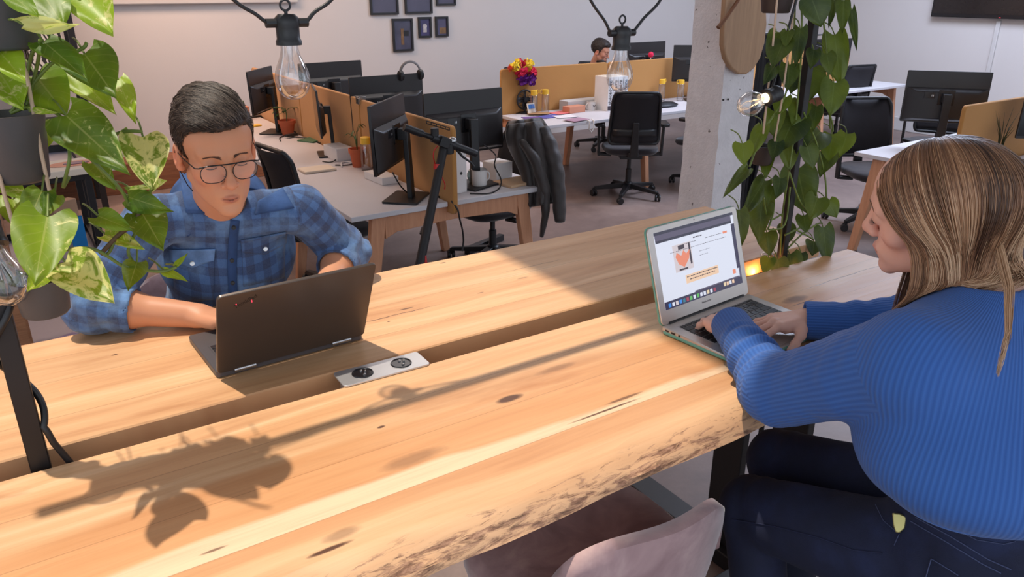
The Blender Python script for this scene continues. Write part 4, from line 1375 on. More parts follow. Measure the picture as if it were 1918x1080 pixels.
# ------------------------------------------------------------------ socket plate over the slot
def socket_plate():
    a, b, c, d = at(634, 697, z=1.093), at(773, 659, z=1.093), at(801, 683, z=1.093), at(648, 725, z=1.093)
    cen = (a + b + c + d) / 4
    t = thing('power_outlet', 'brushed steel plate with two round power sockets set in the table slot', 'power outlet', (cen.x, cen.y, 1.0905), math.radians(-1.5))
    L, W = 0.190, 0.068
    MB().prism(rrect(L, W, 0.008, 4), 0.0, 0.004).box((0, 0, -0.02), (L - 0.02, W - 0.022, 0.04)).build('plate', M['steel_plate'], t, bevel=0.0008)
    for sx in (-0.043, 0.043):
        T = Matrix.Translation((sx, 0, 0))
        s_ = MB().lathe([(0.0225, 0.0045), (0.0215, 0.0062), (0.020, 0.0062), (0.0195, 0.0048), (0.018, 0.0044), (0.0, 0.0043)], 32, T).build('socket', 'black_gloss', t, smooth=40)
        g = MB()
        for sy in (-0.0095, 0.0095): g.lathe([(0, 0.0075), (0.0028, 0.007), (0.003, 0.0045)], 10, T @ Matrix.Translation((0, sy, 0)))
        g.lathe([(0, 0.010), (0.002, 0.0095), (0.0025, 0.0045)], 10, T @ Matrix.Translation((0.006, 0, 0)))
        g.build('contact', 'chrome', s_)
M['steel_plate'] = mat('satin steel plate', srgb(205, 204, 206), 0.38, 0.75)
socket_plate()

# ------------------------------------------------------------------ laptops. Origin: middle of the hinge, keyboard towards +y (the user's side), z up
M['lap_dark'] = mat('dark bronze-grey laptop shell', srgb(98, 88, 82), 0.34, 0.65)
M['lap_deck'] = mat('dark grey laptop deck', srgb(88, 84, 86), 0.45, 0.4)
M['key_black'] = mat('black keys', (0.014, 0.013, 0.015), 0.4)
M['alu'] = mat('silver aluminium', srgb(208, 200, 194), 0.35, 0.6)
M['mint'] = mat('mint green plastic case', srgb(110, 165, 145), 0.35)
M['rubber'] = mat('black rubber', (0.015, 0.015, 0.016), 0.7)
M['trackpad'] = mat('trackpad', srgb(196, 188, 184), 0.3, 0.3)


def keys(parent, W, x0, y0, m, rows=6, kw=0.0188, kd=0.0185, gap=0.0026, z=0.0, name='keyboard', ydir=1):
    mb = MB()
    for r in range(rows):
        d = kd * (0.55 if r == 0 else 1.0)
        yy = y0 + ydir * (0 if r == 0 else kd * 0.55 + (r - 1) * kd)
        widths = {0: [1] * 14, 1: [1] * 13 + [1.5], 2: [1.5] + [1] * 13, 3: [1.8] + [1] * 11 + [1.7], 4: [2.3] + [1] * 10 + [2.2], 5: [1, 1, 1, 1.2, 5, 1.2, 1, 1, 1, 1]}[r]
        tot = sum(widths)
        xx = x0
        for w_ in widths:
            ww = W * w_ / tot
            mb.box((xx + ww / 2, yy + ydir * d / 2, z + 0.0008), (ww - gap, d - gap, 0.0016))
            xx += ww
    return mb.build(name, m, parent, bevel=0.0004, bseg=1)


def dark_laptop():
    a, b = at(406, 708, z=1.094), at(682, 633, z=1.094)
    hm = (a + b) / 2
    ang = math.atan2(b.y - a.y, b.x - a.x)
    t = thing('laptop', 'dark bronze-grey laptop in front of the man, lid back towards us', 'laptop', (hm.x, hm.y, 1.09), ang)
    W, D = 0.323, 0.218
    MB().prism(rrect(W, D, 0.008, 4, 0, D / 2 + 0.002), 0.002, 0.0155).build('base', 'lap_deck', t, bevel=0.0015)
    MB().box((0, D / 2, 0.0008), (W - 0.06, D - 0.04, 0.0022)).build('rubber_feet', 'rubber', t)
    kb = MB().box((0, 0.080, 0.0158), (W - 0.042, 0.108, 0.0008)).build('keyboard', 'lap_deck', t)
    keys(kb, W - 0.046, -(W - 0.046) / 2, 0.030, 'key_black', z=0.0162, name='keys')
    MB().prism(rrect(0.10, 0.058, 0.004, 3, 0.0, 0.175), 0.0155, 0.0162).build('trackpad', 'lap_dark', t)
    ty = -math.radians(25)
    T = Matrix.Translation((0, 0.0, 0.014)) @ Matrix.Rotation(-ty, 4, 'X')
    # lid: plane in local x,z ; user side +y
    TL = T @ Matrix.Translation((0, 0, 0.108 + 0.002))
    R90 = rotm(-PI / 2)
    MB().prism(rrect(W, 0.217, 0.009, 4), -0.0035, 0.0035, TL @ R90).build('lid', 'lap_dark', t, bevel=0.0012)
    MB().prism(rrect(W - 0.006, 0.210, 0.006, 3), 0.0036, 0.0042, TL @ R90).build('bezel', 'black_gloss', t)
    MB().box((0, 0.0046, 0.006), (W - 0.022, 0.0006, 0.178), TL).build('screen', M['scr_glow'], t)
    for sx in (-0.105, 0.108): MB().tube([(sx - 0.022, -0.001, 0.0125), (sx + 0.022, -0.001, 0.0125)], 0.0052, 12).build('hinge', 'chrome', t)
    # lettering near the left top corner of the lid (seen from behind), with its red dot
    o = TL @ Vector((-0.128, -0.0037, 0.070))
    xa = (TL.to_3x3() @ Vector((0.90, 0, 0.42))).normalized()
    za = TL.to_3x3() @ Vector((0, -1, 0))
    ya = za.cross(xa)
    text_part('lettering', 'ThinkPad', 0.0125, axes(o, xa, ya, za), mat('faint dark lettering', srgb(60, 54, 52), 0.3, 0.6), t, depth=0.0002)
    p = TL @ Vector((-0.1265, -0.0042, 0.0815))
    MB().lathe([(0, -0.0006), (0.0012, -0.0004), (0.0012, 0.0004), (0, 0.0006)], 10, Matrix.Translation(p) @ rotm(PI / 2)).build('red_dot', M['led_red'], t)
    MB().box(TL @ Vector((-0.097, -0.004, 0.082)), (0.0012, 0.001, 0.006)).build('red_mark', M['led_red'], t)


M['scr_glow'] = mat('white document screen', (0.5, 0.5, 0.52), 0.3, emit=(0.85, 0.9, 1, 1), es=0.8)
dark_laptop()


def silver_laptop():
    a, b = at(1243, 615, z=1.10), at(1398, 556, z=1.10)
    hm = (a + b) / 2
    ang = math.atan2(b.y - a.y, b.x - a.x) + PI
    t = thing('laptop', 'silver laptop in a mint green case in front of the woman, its screen towards us', 'laptop', (hm.x, hm.y, 1.09), ang)
    W, D = 0.325, 0.227
    MB().prism(rrect(W + 0.004, D + 0.004, 0.012, 5, 0, D / 2 + 0.002), 0.001, 0.008).build('bottom_case', 'mint', t, bevel=0.002)
    MB().hexa([(-W / 2, 0, 0.006), (W / 2, 0, 0.006), (W / 2, D, 0.006), (-W / 2, D, 0.006)], [(-W / 2, 0, 0.018), (W / 2, 0, 0.018), (W / 2, D, 0.011), (-W / 2, D, 0.011)]).build('base', 'alu', t, bevel=0.003)
    # deck slopes: place keys in a tilted frame
    TD = Matrix.Translation((0, 0, 0.0182)) @ Matrix.Rotation(-math.atan2(0.007, D), 4, 'X')
    kb = MB().box((0, 0.080, -0.0004), (0.272, 0.116, 0.001), TD).build('keyboard', M['alu_dark'], t)
    k = keys(kb, 0.270, -0.135, 0.026, 'key_black', z=0.0, name='keys')
    k.data.transform(TD)
    MB().prism(rrect(0.105, 0.072, 0.005, 4, 0, 0.183), -0.0002, 0.0006, TD).build('trackpad', 'trackpad', t)
    # ports on the user's left side, which is nearest us
    pm = MB()
    for yy, w_ in ((0.016, 0.010), (0.034, 0.012), (0.052, 0.005)): pm.box((W / 2 + 0.0002, yy, 0.0115), (0.001, w_, 0.004))
    pm.build('port', 'black_plastic', t)
    T = Matrix.Translation((0, -0.001, 0.017)) @ Matrix.Rotation(math.radians(17.5), 4, 'X')
    TL = T @ Matrix.Translation((0, 0, 0.113))
    R90 = rotm(-PI / 2)
    MB().prism(rrect(W + 0.004, 0.230, 0.014, 5), -0.0065, -0.0018, TL @ R90).build('lid_case', 'mint', t, bevel=0.0015)
    MB().prism(rrect(W, 0.226, 0.012, 5), -0.002, 0.003, TL @ R90).build('lid', 'alu', t, bevel=0.0012)
    MB().tube([(-0.14, -0.001, 0.0165), (0.14, -0.001, 0.0165)], 0.006, 12).build('hinge', 'black_plastic', t)
    # display: flat layers, each a real panel of the page shown
    sw, sh = 0.288, 0.180
    cz = 0.010
    def face(name, x, y, w_, h_, m, lay=0, parent=t):
        # x to the right, y up, as the user sees it; the user looks from +y, so right is -x
        return MB().box((-(x), 0.0034 + 0.00025 * lay, cz + y), (w_, 0.0003, h_), TL).build(name, m, parent, smooth=0)
    scr = MB().box((0, 0.0032, cz), (sw, 0.0004, sh), TL).build('screen', M['s_white'], t, smooth=0)
    face('menu_bar', 0, sh / 2 - 0.0035, sw, 0.007, M['s_dark'], 1, scr)
    face('window_bar', -0.004, sh / 2 - 0.013, sw - 0.012, 0.013, M['s_plum'], 1, scr)
    face('window_bar', -0.004, sh / 2 - 0.0225, sw - 0.012, 0.006, M['s_dark'], 1, scr)
    face('desktop_strip', sw / 2 - 0.0065, 0.006, 0.013, sh * 0.62, M['s_navy'], 1, scr)
    face('desktop_strip', sw / 2 - 0.0035, -0.03, 0.007, sh * 0.5, M['s_plum'], 1, scr)
    face('dock', 0, -sh / 2 + 0.009, sw, 0.018, M['s_navy'], 1, scr)
    face('dock', 0.05, -sh / 2 + 0.018, 0.17, 0.006, M['s_plum'], 1, scr)
    icons = ['s_blue', 's_white', 's_grey', 's_blue', 's_teal', 's_red', 's_green', 's_white', 's_green', 's_white', 's_white', 's_cream', 's_white', 's_red']
    for k, c_ in enumerate(icons):
        face('dock_icon', -0.128 + 0.0125 * k, -sh / 2 + 0.008, 0.0085, 0.009, M[c_], 2, scr)
    for k in range(4): face('dock_icon', 0.075 + 0.011 * k, -sh / 2 + 0.012, 0.008, 0.009, M[('s_cream', 's_tan', 's_white', 's_tan')[k]], 2, scr)
    # picture on the page
    px_, py_ = -0.058, 0.018
    face('page_picture', px_, py_, 0.064, 0.064, M['s_grey'], 1, scr)
    T2 = TL @ Matrix.Translation((-px_, 0.0039, cz + py_)) @ rotm(-PI / 2) @ Matrix.Rotation(PI, 4, 'Z')
    MB().prism([(0.000, -0.024), (0.020, -0.006), (0.026, 0.014), (0.012, 0.006), (0.004, 0.016), (-0.006, 0.004), (-0.020, 0.014), (-0.026, 0.004), (-0.018, -0.014)], 0, 0.0002, T2).build('printed_shape', M['s_coral'], scr, smooth=0)
    face('printed_shape', px_ - 0.002, py_ + 0.024, 0.022, 0.010, M['s_ink'], 2, scr)
    face('printed_shape', px_ + 0.026, py_ + 0.004, 0.006, 0.050, M['s_ink'], 2, scr)
    face('printed_shape', px_ - 0.004, py_ - 0.028, 0.030, 0.004, M['s_ink'], 2, scr)
    face('text_block', 0.0, -0.036, 0.120, 0.020, M['s_tan'], 1, scr)
    face('button', 0.118, -0.055, 0.011, 0.011, M['s_coral'], 2, scr)
    face('tag', 0.104, 0.047, 0.016, 0.005, M['s_coral'], 2, scr)
    # small lettering: the words are too small in the photograph to read, so short strokes stand for them
    rs = random.Random(2)
    st = MB()
    def line(x0, x1, y, h_=0.0022):
        x = x0
        while x < x1:
            w_ = rs.uniform(0.002, 0.007)
            st.box((-(x + w_ / 2), 0.0041, cz + y), (w_, 0.0002, h_ * .65), TL)
            x += w_ + 0.0018
    line(-0.014, 0.014, 0.056, 0.004)
    line(-0.10, 0.10, 0.035, 0.0016); line(-0.05, -0.01, 0.047, 0.0016); line(0.03, 0.09, 0.047, 0.0016)
    line(-0.056, 0.056, -0.031, 0.0032); line(-0.046, 0.046, -0.038, 0.0032); line(0.0, 0.04, 0.020, 0.0012); line(0.0, 0.03, 0.010, 0.0012)
    line(-0.13, -0.10, 0.068, 0.0014)
    st.build('page_text', M['s_ink'], scr, smooth=0)
    # lettering under the display
    oo = TL @ Vector((0.0, 0.0032, -0.0945))
    xa = TL.to_3x3() @ Vector((-1, 0, 0)); ya = TL.to_3x3() @ Vector((0, 0, 1)); za = TL.to_3x3() @ Vector((0, 1, 0))
    text_part('lettering', 'MacBook Air', 0.0066, axes(oo, xa, ya, za), 's_label', t, depth=0.0001, align='CENTER')
    MB().lathe([(0, 0), (0.0016, 0), (0.0016, 0.0004), (0, 0.0004)], 12, TL @ Matrix.Translation((0, 0.0031, 0.1065)) @ rotm(-PI / 2)).build('camera_dot', 'black_gloss', t)


def scr_mat(n, c, e):
    M[n] = mat('display ' + n[2:], tuple(x * 0.3 for x in c[:3]), 0.25, emit=c, es=e)
for n, c, e in (('s_white', srgb(206, 210, 224), 1.0), ('s_dark', srgb(52, 50, 66), 1.0), ('s_plum', srgb(86, 80, 100), 1.0), ('s_navy', srgb(50, 46, 72), 1.0), ('s_blue', srgb(60, 130, 210), 1.0), ('s_grey', srgb(196, 186, 190), 1.0),
                ('s_teal', srgb(50, 110, 130), 1.0), ('s_red', srgb(150, 60, 80), 1.0), ('s_green', srgb(90, 170, 90), 1.0), ('s_cream', srgb(215, 195, 160), 1.0), ('s_tan', srgb(222, 188, 158), 1.0), ('s_coral', srgb(216, 128, 100), 1.0), ('s_ink', srgb(60, 50, 60), 1.0)):
    scr_mat(n, c, e)
M['s_label'] = mat('grey lettering', srgb(110, 105, 105), 0.5)
M['alu_dark'] = mat('keyboard well', srgb(185, 178, 174), 0.4, 0.4)
silver_laptop()

# ------------------------------------------------------------------ black posts in the table slot and the string of bulbs
def post(label, x, top=1.90):
    t = thing('steel_post', label, 'post', (x, 1.352, 0.98))
    MB().box((0, 0, (top - 0.98) / 2), (0.030 if x < 0 else 0.022, 0.030 if x < 0 else 0.022, top - 0.98)).build('post', 'black_metal', t, bevel=0.002)
    MB().box((0, 0, -0.01), (0.11, 0.06, 0.012)).build('foot_plate', 'black_metal', t)
    return t
p1 = post('black square steel post rising from the table slot at the left edge', -0.062)
# cable wound round the left post
wp = []
for k in range(60):
    f = k / 59
    a = f * 2 * PI * 1.35 - 0.7
    wp.append((0.021 * math.cos(a) * 1.15, 0.021 * math.sin(a) * 1.15, 0.18 + 0.30 * f))
q0 = at(131, 865, y=1.335) - Vector((-0.062, 1.352, 0.98)); q1 = at(100, 828, y=1.335) - Vector((-0.062, 1.352, 0.98))
cb_ = MB().tube([tuple(q0 + (q0 - q1) * 0.6), tuple(q0), tuple(q1), (0.022, -0.018, 0.17)] + wp + [(-0.024, 0.0, 0.53), (-0.022, 0.004, 0.65), (-0.021, -0.002, 0.80), (-0.021, -0.002, 0.90)], 0.0055, 8)
cb_.build('wound_cable', 'black_plastic', p1, smooth=70)
p2 = post('black steel post carrying the hanging vine at the right', 1.838)
MB().box(((1.86 - 0.062) / 2, 1.352, 1.885), (1.86 + 0.062 + 0.3, 0.026, 0.026)).build('top_bar', 'black_metal', p2, bevel=0.002, world=True)
tr_ = MB()
for (xa, ya, xb, yb) in ((1543, 4, 1574, 2), (1543, 18, 1576, 20), (1518, 66, 1556, 64), (1518, 84, 1542, 90)): tr_.tube([at(xa, ya, y=1.37), at(xb, yb, y=1.39)], 0.0022, 6)
tr_.build('wire_rungs', 'black_metal', p2, world=True)

M['bulb'] = glass_mat('clear bulb glass', (0.97, 0.97, 0.98), 0.17, 0.03)
M['filament'] = mat('glowing filament', (0.9, 0.6, 0.3), 0.4, emit=(1.0, 0.62, 0.28, 1), es=3)
M['warm_glow'] = mat('led core', (0.9, 0.7, 0.5), 0.4, emit=(1.0, 0.72, 0.42, 1), es=5)


def bulb_parts(t, T, s=1.0, lit=True):
    """hanging bulb: socket at the origin pointing down, T places it"""
    MB().lathe([(0.0, 0.010), (0.014 * s, 0.010), (0.020 * s, 0.004), (0.021 * s, -0.006), (0.0195 * s, -0.012), (0.0195 * s, -0.030), (0.0215 * s, -0.033), (0.0215 * s, -0.040), (0.0, -0.040)], 24, T).build('socket', 'black_plastic', t, smooth=40)
    r = 0.030 * s
    pr = [(0.0145, -0.038), (0.0150, -0.048), (0.0175, -0.058), (0.0225, -0.070), (0.0275, -0.082), (0.0300, -0.095), (0.0285, -0.108), (0.0240, -0.119), (0.0165, -0.127), (0.0080, -0.1305), (0.0, -0.1315)]
    g = MB().lathe([(a * s, b) for a, b in pr], 32, T).build('glass_bulb', 'bulb', t, smooth=80)
    MB().lathe([(0, -0.040), (0.0055, -0.040), (0.004, -0.062), (0.0030, -0.078), (0, -0.079)], 12, T).build('glass_stem', 'bulb', g)
    fl_ = MB()
    for k in range(4):
        a = 2 * PI * k / 4 + 0.4
        fl_.tube([T @ Vector((0.004 * math.cos(a), 0.004 * math.sin(a), -0.066)), T @ Vector((0.010 * math.cos(a), 0.010 * math.sin(a), -0.090))], 0.0007, 6)
    fl_.build('filament', 'filament' if lit else 'chrome', g)
    if lit:
        MB().lathe([(0, -0.0405), (0.0125, -0.0405), (0.0125, -0.0435), (0, -0.0435)], 14, T).build('warm_collar', 'warm_glow', g)


def string_light():
    t = thing('string_light', 'black string light cable with clear hanging bulbs between the posts above the table slot', 'string light', (0.5, 1.36, 1.8))
    sags = [Vector((-0.062, 1.352, 2.12)), at(537, 38, y=1.36), at(1165, 58, y=1.36), Vector((1.86, 1.352, 2.05))]
    b1c, b2c = sags[1], sags[2]
    pts = []
    def seg(a, b, sag, n=14):
        for i in range(n):
            f = i / n
            p = a.lerp(b, f)
            p.z -= 4 * sag * f * (1 - f)
            pts.append(p)
    mid = at(850, -160, y=1.36)
    l1 = [at(390, -60, y=1.36), at(438, 0, y=1.36), at(478, 26, y=1.36), b1c + Vector((-0.03, 0, -0.004))]
    c_all = [Vector((-0.06, 1.352, 2.10)), at(300, -200, y=1.36)] + l1 + [b1c, b1c + Vector((0.03, 0, -0.004)), at(590, 22, y=1.36), at(622, -2, y=1.36), at(660, -60, y=1.36), mid, at(1080, -60, y=1.36), at(1106, 0, y=1.36), at(1132, 38, y=1.36), b2c + Vector((-0.03, 0, -0.003)), b2c, b2c + Vector((0.03, 0, -0.003)), at(1206, 34, y=1.36), at(1237, 0, y=1.36), at(1262, -60, y=1.36), Vector((1.86, 1.352, 2.15))]
    cable('', c_all, 0.0033, name='cable', parent=t).location = -t.location
    for b in (b1c, b2c):
        L = b - t.location
        for sx in (-1, 1): MB().tube([L + Vector((sx * 0.036, 0, -0.004)), L + Vector((sx * 0.018, 0, -0.004))], 0.0075, 10).build('cable_collar', 'black_plastic', t)
        MB().tube([L + Vector((0.0085 * math.cos(a), 0, 0.024 + 0.0085 * math.sin(a))) for a in [2 * PI * k / 16 for k in range(17)]], 0.0022, 6, cap=False).tube([L, L + Vector((0, 0, 0.016))], 0.003, 6).build('hanging_loop', 'black_plastic', t, smooth=60)
        bulb_parts(t, Matrix.Translation(L), 1.0, False)
string_light()

# bulb tilted beside the vine
tb = at(1437, 182, y=1.30)
t = thing('bulb_lamp', 'lit clear bulb sticking out sideways beside the hanging vine, in front of the column', 'light bulb', tb)
aim = (at(1385, 203, y=1.30) - tb).normalized()
bulb_parts(t, Vector((0, 0, -1)).rotation_difference(aim).to_matrix().to_4x4() @ Matrix.Translation((0, 0, 0.035)), 1.0)
cable('', [Vector((0, 0, 0)), Vector((0.03, 0.01, 0.03)), Vector((0.10, 0.04, 0.16)), Vector((0.17, 0.052, 0.40)), Vector((0.18, 0.052, 0.7))], 0.0035, name='cable', parent=t)
# bulb at the left edge
tb = at(-16, 455, y=1.30)
t = thing('bulb_lamp', 'clear glowing bulb cut by the left edge of the picture, beside the lowest hanging pot', 'light bulb', tb)
aim = (at(8, 520, y=1.27) - tb).normalized()
bulb_parts(t, Vector((0, 0, -1)).rotation_difference(aim).to_matrix().to_4x4() @ Matrix.Translation((0, 0, 0.035)), 1.0, False)
cable('', [Vector((0, 0, 0)), Vector((-0.02, 0.03, 0.05)), Vector((-0.03, 0.05, 0.3)), Vector((-0.03, 0.05, 0.6))], 0.0035, name='cable', parent=t)
# warm bulb behind the foot of the vine, glowing on the slot edge
tb = at(1437, 487, y=1.385)
t = thing('bulb_lamp', 'small warm bulb glowing behind the lowest leaves of the vine, just above the table', 'light bulb', tb)
bulb_parts(t, rotm(0, PI * 0.86, 0) @ Matrix.Translation((0, 0, 0.10)), 0.8)
pl = bpy.data.lights.new('bulb_light', 'POINT'); pl.energy = 0.9; pl.color = (1.0, 0.45, 0.14); pl.shadow_soft_size = 0.02
plo = bpy.data.objects.new('bulb_light', pl); C.objects.link(plo); plo.location = tb + Vector((-0.05, 0.0, -0.03))

# ------------------------------------------------------------------ velvet bar stools
def velvet():
    t = NT('dusty pink velvet')
    o = t.obj()
    n = t.noise(o, 9, 4, 0.6, 0.6)
    t.col(t.ramp(n, [(0.35, srgb(150, 118, 120)), (0.55, srgb(178, 146, 146)), (0.72, srgb(200, 170, 166))]))
    t.b.inputs['Roughness'].default_value = 0.85
    t.b.inputs['Sheen Weight'].default_value = 0.7
    t.b.inputs['Sheen Roughness'].default_value = 0.4
    t.bump(t.noise(o, 120, 3), 0.15, 0.002)
    return t.m
M['velvet'] = velvet()


def bar_stool(label, loc, rz, group='dusty pink velvet bar stools', seat_z=0.775, back=True):
    t = thing('bar_stool', label, 'bar stool', loc, rz, group)
    n = 36
    m = MB(); P = []
    for (r, z) in [(0.0, -0.06), (0.7, -0.06), (0.93, -0.05), (1.0, -0.02), (0.98, 0.012), (0.90, 0.03), (0.6, 0.034), (0.0, 0.026)]:
        row = []
        for k in range(n):
            a = 2 * PI * k / n
            e = 2 / 2.8
            x = math.copysign(abs(math.cos(a)) ** e, math.cos(a)) * 0.225 * r
            y = math.copysign(abs(math.sin(a)) ** e, math.sin(a)) * 0.215 * r
            row.append((x, y, seat_z + z))
        row.append(row[0]); P.append(row)
    m.grid(P).build('seat', 'velvet', t, smooth=80)
    # softly curved upholstered back
    mb = MB(); V_o = []
    na, nh = 44, 9
    for i in range(na + 1):
        a = -1 + 2 * i / na
        e = max(0.0, 1 - abs(a) ** 3.4) ** 0.5
        x = 0.202 * a
        yb = -0.215 + 0.085 * a * a
        ztop = seat_z + 0.05 + 0.185 * e
        zbot = seat_z + 0.02 - 0.05 * e
        ro, ri = [], []
        for j in range(nh + 1):
            v = j / nh
            puff = 0.022 * math.sqrt(max(0.0, math.sin(PI * (0.10 + 0.80 * v)))) * (0.25 + 0.75 * e) + 0.002
            z = zbot + (ztop - zbot) * v
            lean = -0.035 * v
            ro.append((x, yb + lean - puff, z)); ri.append((x, yb + lean + puff, z))
        V_o.append(ro + ri[::-1] + [ro[0]])
    mb.grid(V_o)
    k = len(V_o[0]) - 1
    mb.f.append(tuple(range(k))); mb.f.append(tuple(na * (k + 1) + j for j in range(k - 1, -1, -1)))
    if back: mb.build('backrest', 'velvet', t, smooth=80)
    for (sx, sy) in ((-1, -1), (1, -1), (1, 1), (-1, 1)):
        MB().tube([(sx * 0.14, sy * 0.13, seat_z - 0.06), (sx * 0.225, sy * 0.22, 0.0)], [0.012, 0.009], 10).build('leg', 'black_metal', t, smooth=60)
    MB().tube([(sx * 0.195, sy * 0.19, 0.27) for sx, sy in ((-1, -1), (1, -1), (1, 1), (-1, 1), (-1, -1))], 0.008, 8).build('footrest', 'black_metal', t)
    return t


s1 = bar_stool('empty dusty pink velvet bar stool pushed under the front edge of the table', (0.802, 0.965, 0), math.radians(-4))
dup(s1, (1.33, 0.50, 0), math.radians(-4), 'dusty pink velvet bar stool the woman sits on')
dup(s1, (0.37, 2.20, 0), math.radians(180), 'pale velvet bar stool the man sits on, behind the table')
# ------------------------------------------------------------------ smooth solid modelling for the figures (signed distances + surface nets)
A = lambda *v: np.array(v, dtype=np.float64)


def smin(a, b, k):
    h = np.clip(0.5 + 0.5 * (b - a) / k, 0, 1)
    return b * (1 - h) + a * h - k * h * (1 - h)


def smax(a, b, k): return -smin(-a, -b, k)


def rc(P, a, b, r1, r2):
    a, b = np.asarray(a, float), np.asarray(b, float)
    ab = b - a
    t = np.clip(((P - a) @ ab) / max(ab @ ab, 1e-12), 0, 1)
    return np.linalg.norm(P - a - t[:, None] * ab, axis=1) - (r1 + (r2 - r1) * t)


def sph(P, c, r): return np.linalg.norm(P - np.asarray(c, float), axis=1) - r


def ell(P, c, r, R=None):
    q = P - np.asarray(c, float)
    if R is not None: q = q @ R
    r = np.asarray(r, float)
    k0 = np.linalg.norm(q / r, axis=1)
    k1 = np.linalg.norm(q / (r * r), axis=1) + 1e-9
    return k0 * (k0 - 1.0) / k1


def nrot(rx=0, ry=0, rz=0):
    return np.array(rotm(rx, ry, rz).to_3x3())


def fbm(P, f, seed=0.0, octs=3):
    """cheap smooth pseudo-noise from rotated sines, about -1..1"""
    out = np.zeros(len(P)); amp = 1.0; tot = 0
    for o in range(octs):
        a = seed * 1.7 + o * 2.1
        d1 = A(math.cos(a), math.sin(a * 1.3), math.sin(a * 0.7 + 1)); d2 = A(math.sin(a * 2.2), math.cos(a * 1.1 + 2), math.cos(a * .4)); d3 = A(math.cos(a * 3.1), math.sin(a + .5), math.sin(a * 1.9))
        out += amp * np.sin(P @ d1 * f + 1.3 * np.sin(P @ d2 * f * 0.9 + a)) * np.sin(P @ d3 * f * 1.1 + 1.1 * np.sin(P @ d1 * f * .7 + 2 * a))
        tot += amp; amp *= 0.5; f *= 2.03
    return out / tot


def polygonise(fn, lo, hi, h, bs=8):
    lo, hi = np.asarray(lo, float), np.asarray(hi, float)
    n = (np.ceil((hi - lo) / h / bs).astype(int)) * bs + 1
    F = np.full(n, 1.0, dtype=np.float32)
    nb = (n - 1) // bs
    bi = np.stack(np.meshgrid(*[np.arange(k) for k in nb], indexing='ij'), -1).reshape(-1, 3)
    cen = lo + (bi + 0.5) * bs * h
    d = fn(cen)
    rad = bs * h * 0.87 * 1.25 + 0.006
    for s_ in bi[d < -rad]:
        F[s_[0] * bs:s_[0] * bs + bs + 1, s_[1] * bs:s_[1] * bs + bs + 1, s_[2] * bs:s_[2] * bs + bs + 1] = -1.0
    act = bi[np.abs(d) <= rad]
    loc = np.stack(np.meshgrid(*[np.arange(bs + 1)] * 3, indexing='ij'), -1).reshape(-1, 3)
    CH = 400
    for i in range(0, len(act), CH):
        b = act[i:i + CH]
        idx = (b[:, None, :] * bs + loc[None]).reshape(-1, 3)
        v = fn(lo + idx * h)
        F[idx[:, 0], idx[:, 1], idx[:, 2]] = v
    S = F < 0
    cx, cy, cz = n - 1
    acc = np.zeros((cx, cy, cz, 3), np.float32); cnt = np.zeros((cx, cy, cz), np.float32)
    for ax in range(3):
        sl0 = [slice(None)] * 3; sl1 = [slice(None)] * 3
        sl0[ax] = slice(0, n[ax] - 1); sl1[ax] = slice(1, n[ax])
        f0, f1 = F[tuple(sl0)], F[tuple(sl1)]
        m = (f0 < 0) != (f1 < 0)
        I = np.argwhere(m)
        if not len(I): continue
        a0, a1 = f0[m], f1[m]
        t = a0 / (a0 - a1)
        pos = I.astype(np.float32)
        pos[:, ax] += t
        o1, o2 = [k for k in range(3) if k != ax]
        for d1 in (0, 1):
            for d2 in (0, 1):
                J = I.copy()
                J[:, o1] -= d1; J[:, o2] -= d2
                ok = (J[:, o1] >= 0) & (J[:, o2] >= 0) & (J[:, o1] < n[o1] - 1) & (J[:, o2] < n[o2] - 1)
                Jk = J[ok]
                flat = (Jk[:, 0] * cy + Jk[:, 1]) * cz + Jk[:, 2]
                for c_ in range(3): acc.reshape(-1, 3)[:, c_] += np.bincount(flat, weights=pos[ok][:, c_], minlength=cx * cy * cz).astype(np.float32)
                cnt.reshape(-1)[:] += np.bincount(flat, minlength=cx * cy * cz).astype(np.float32)
    has = cnt > 0
    vid = np.full((cx, cy, cz), -1, np.int64)
    vid[has] = np.arange(has.sum())
    V_ = lo + (acc[has] / cnt[has][:, None]) * h
    quads = []
    for ax in range(3):
        sl0 = [slice(None)] * 3; sl1 = [slice(None)] * 3
        sl0[ax] = slice(0, n[ax] - 1); sl1[ax] = slice(1, n[ax])
        m = S[tuple(sl0)] != S[tuple(sl1)]
        o1, o2 = [k for k in range(3) if k != ax]
        I = np.argwhere(m)
        I = I[(I[:, o1] > 0) & (I[:, o2] > 0) & (I[:, o1] < n[o1] - 1) & (I[:, o2] < n[o2] - 1)]
        if not len(I): continue
        ins = S[tuple(sl0)][I[:, 0], I[:, 1], I[:, 2]]
        c = []
        for (d1, d2) in ((1, 1), (0, 1), (0, 0), (1, 0)):
            J = I.copy(); J[:, o1] -= d1; J[:, o2] -= d2
            c.append(vid[J[:, 0], J[:, 1], J[:, 2]])
        q = np.stack(c, 1)
        flip = ins if ax != 1 else ~ins
        q[~flip] = q[~flip][:, ::-1]
        quads.append(q)
    Q_ = np.concatenate(quads)
    Q_ = Q_[(Q_ >= 0).all(1)]
    used = np.unique(Q_)
    remap = np.zeros(len(V_), np.int64); remap[used] = np.arange(len(used))
    return V_[used], remap[Q_]


def relax(V_, Q_, it=1, lam=0.5):
    for _ in range(it):
        s_ = np.zeros_like(V_); c = np.zeros(len(V_))
        for i in range(4):
            a, b = Q_[:, i], Q_[:, (i + 1) % 4]
            for k in range(3):
                s_[:, k] += np.bincount(a, weights=V_[b, k], minlength=len(V_)) + np.bincount(b, weights=V_[a, k], minlength=len(V_))
            c += np.bincount(a, minlength=len(V_)) + np.bincount(b, minlength=len(V_))
        V_ = V_ + lam * (s_ / np.maximum(c, 1)[:, None] - V_)
    return V_


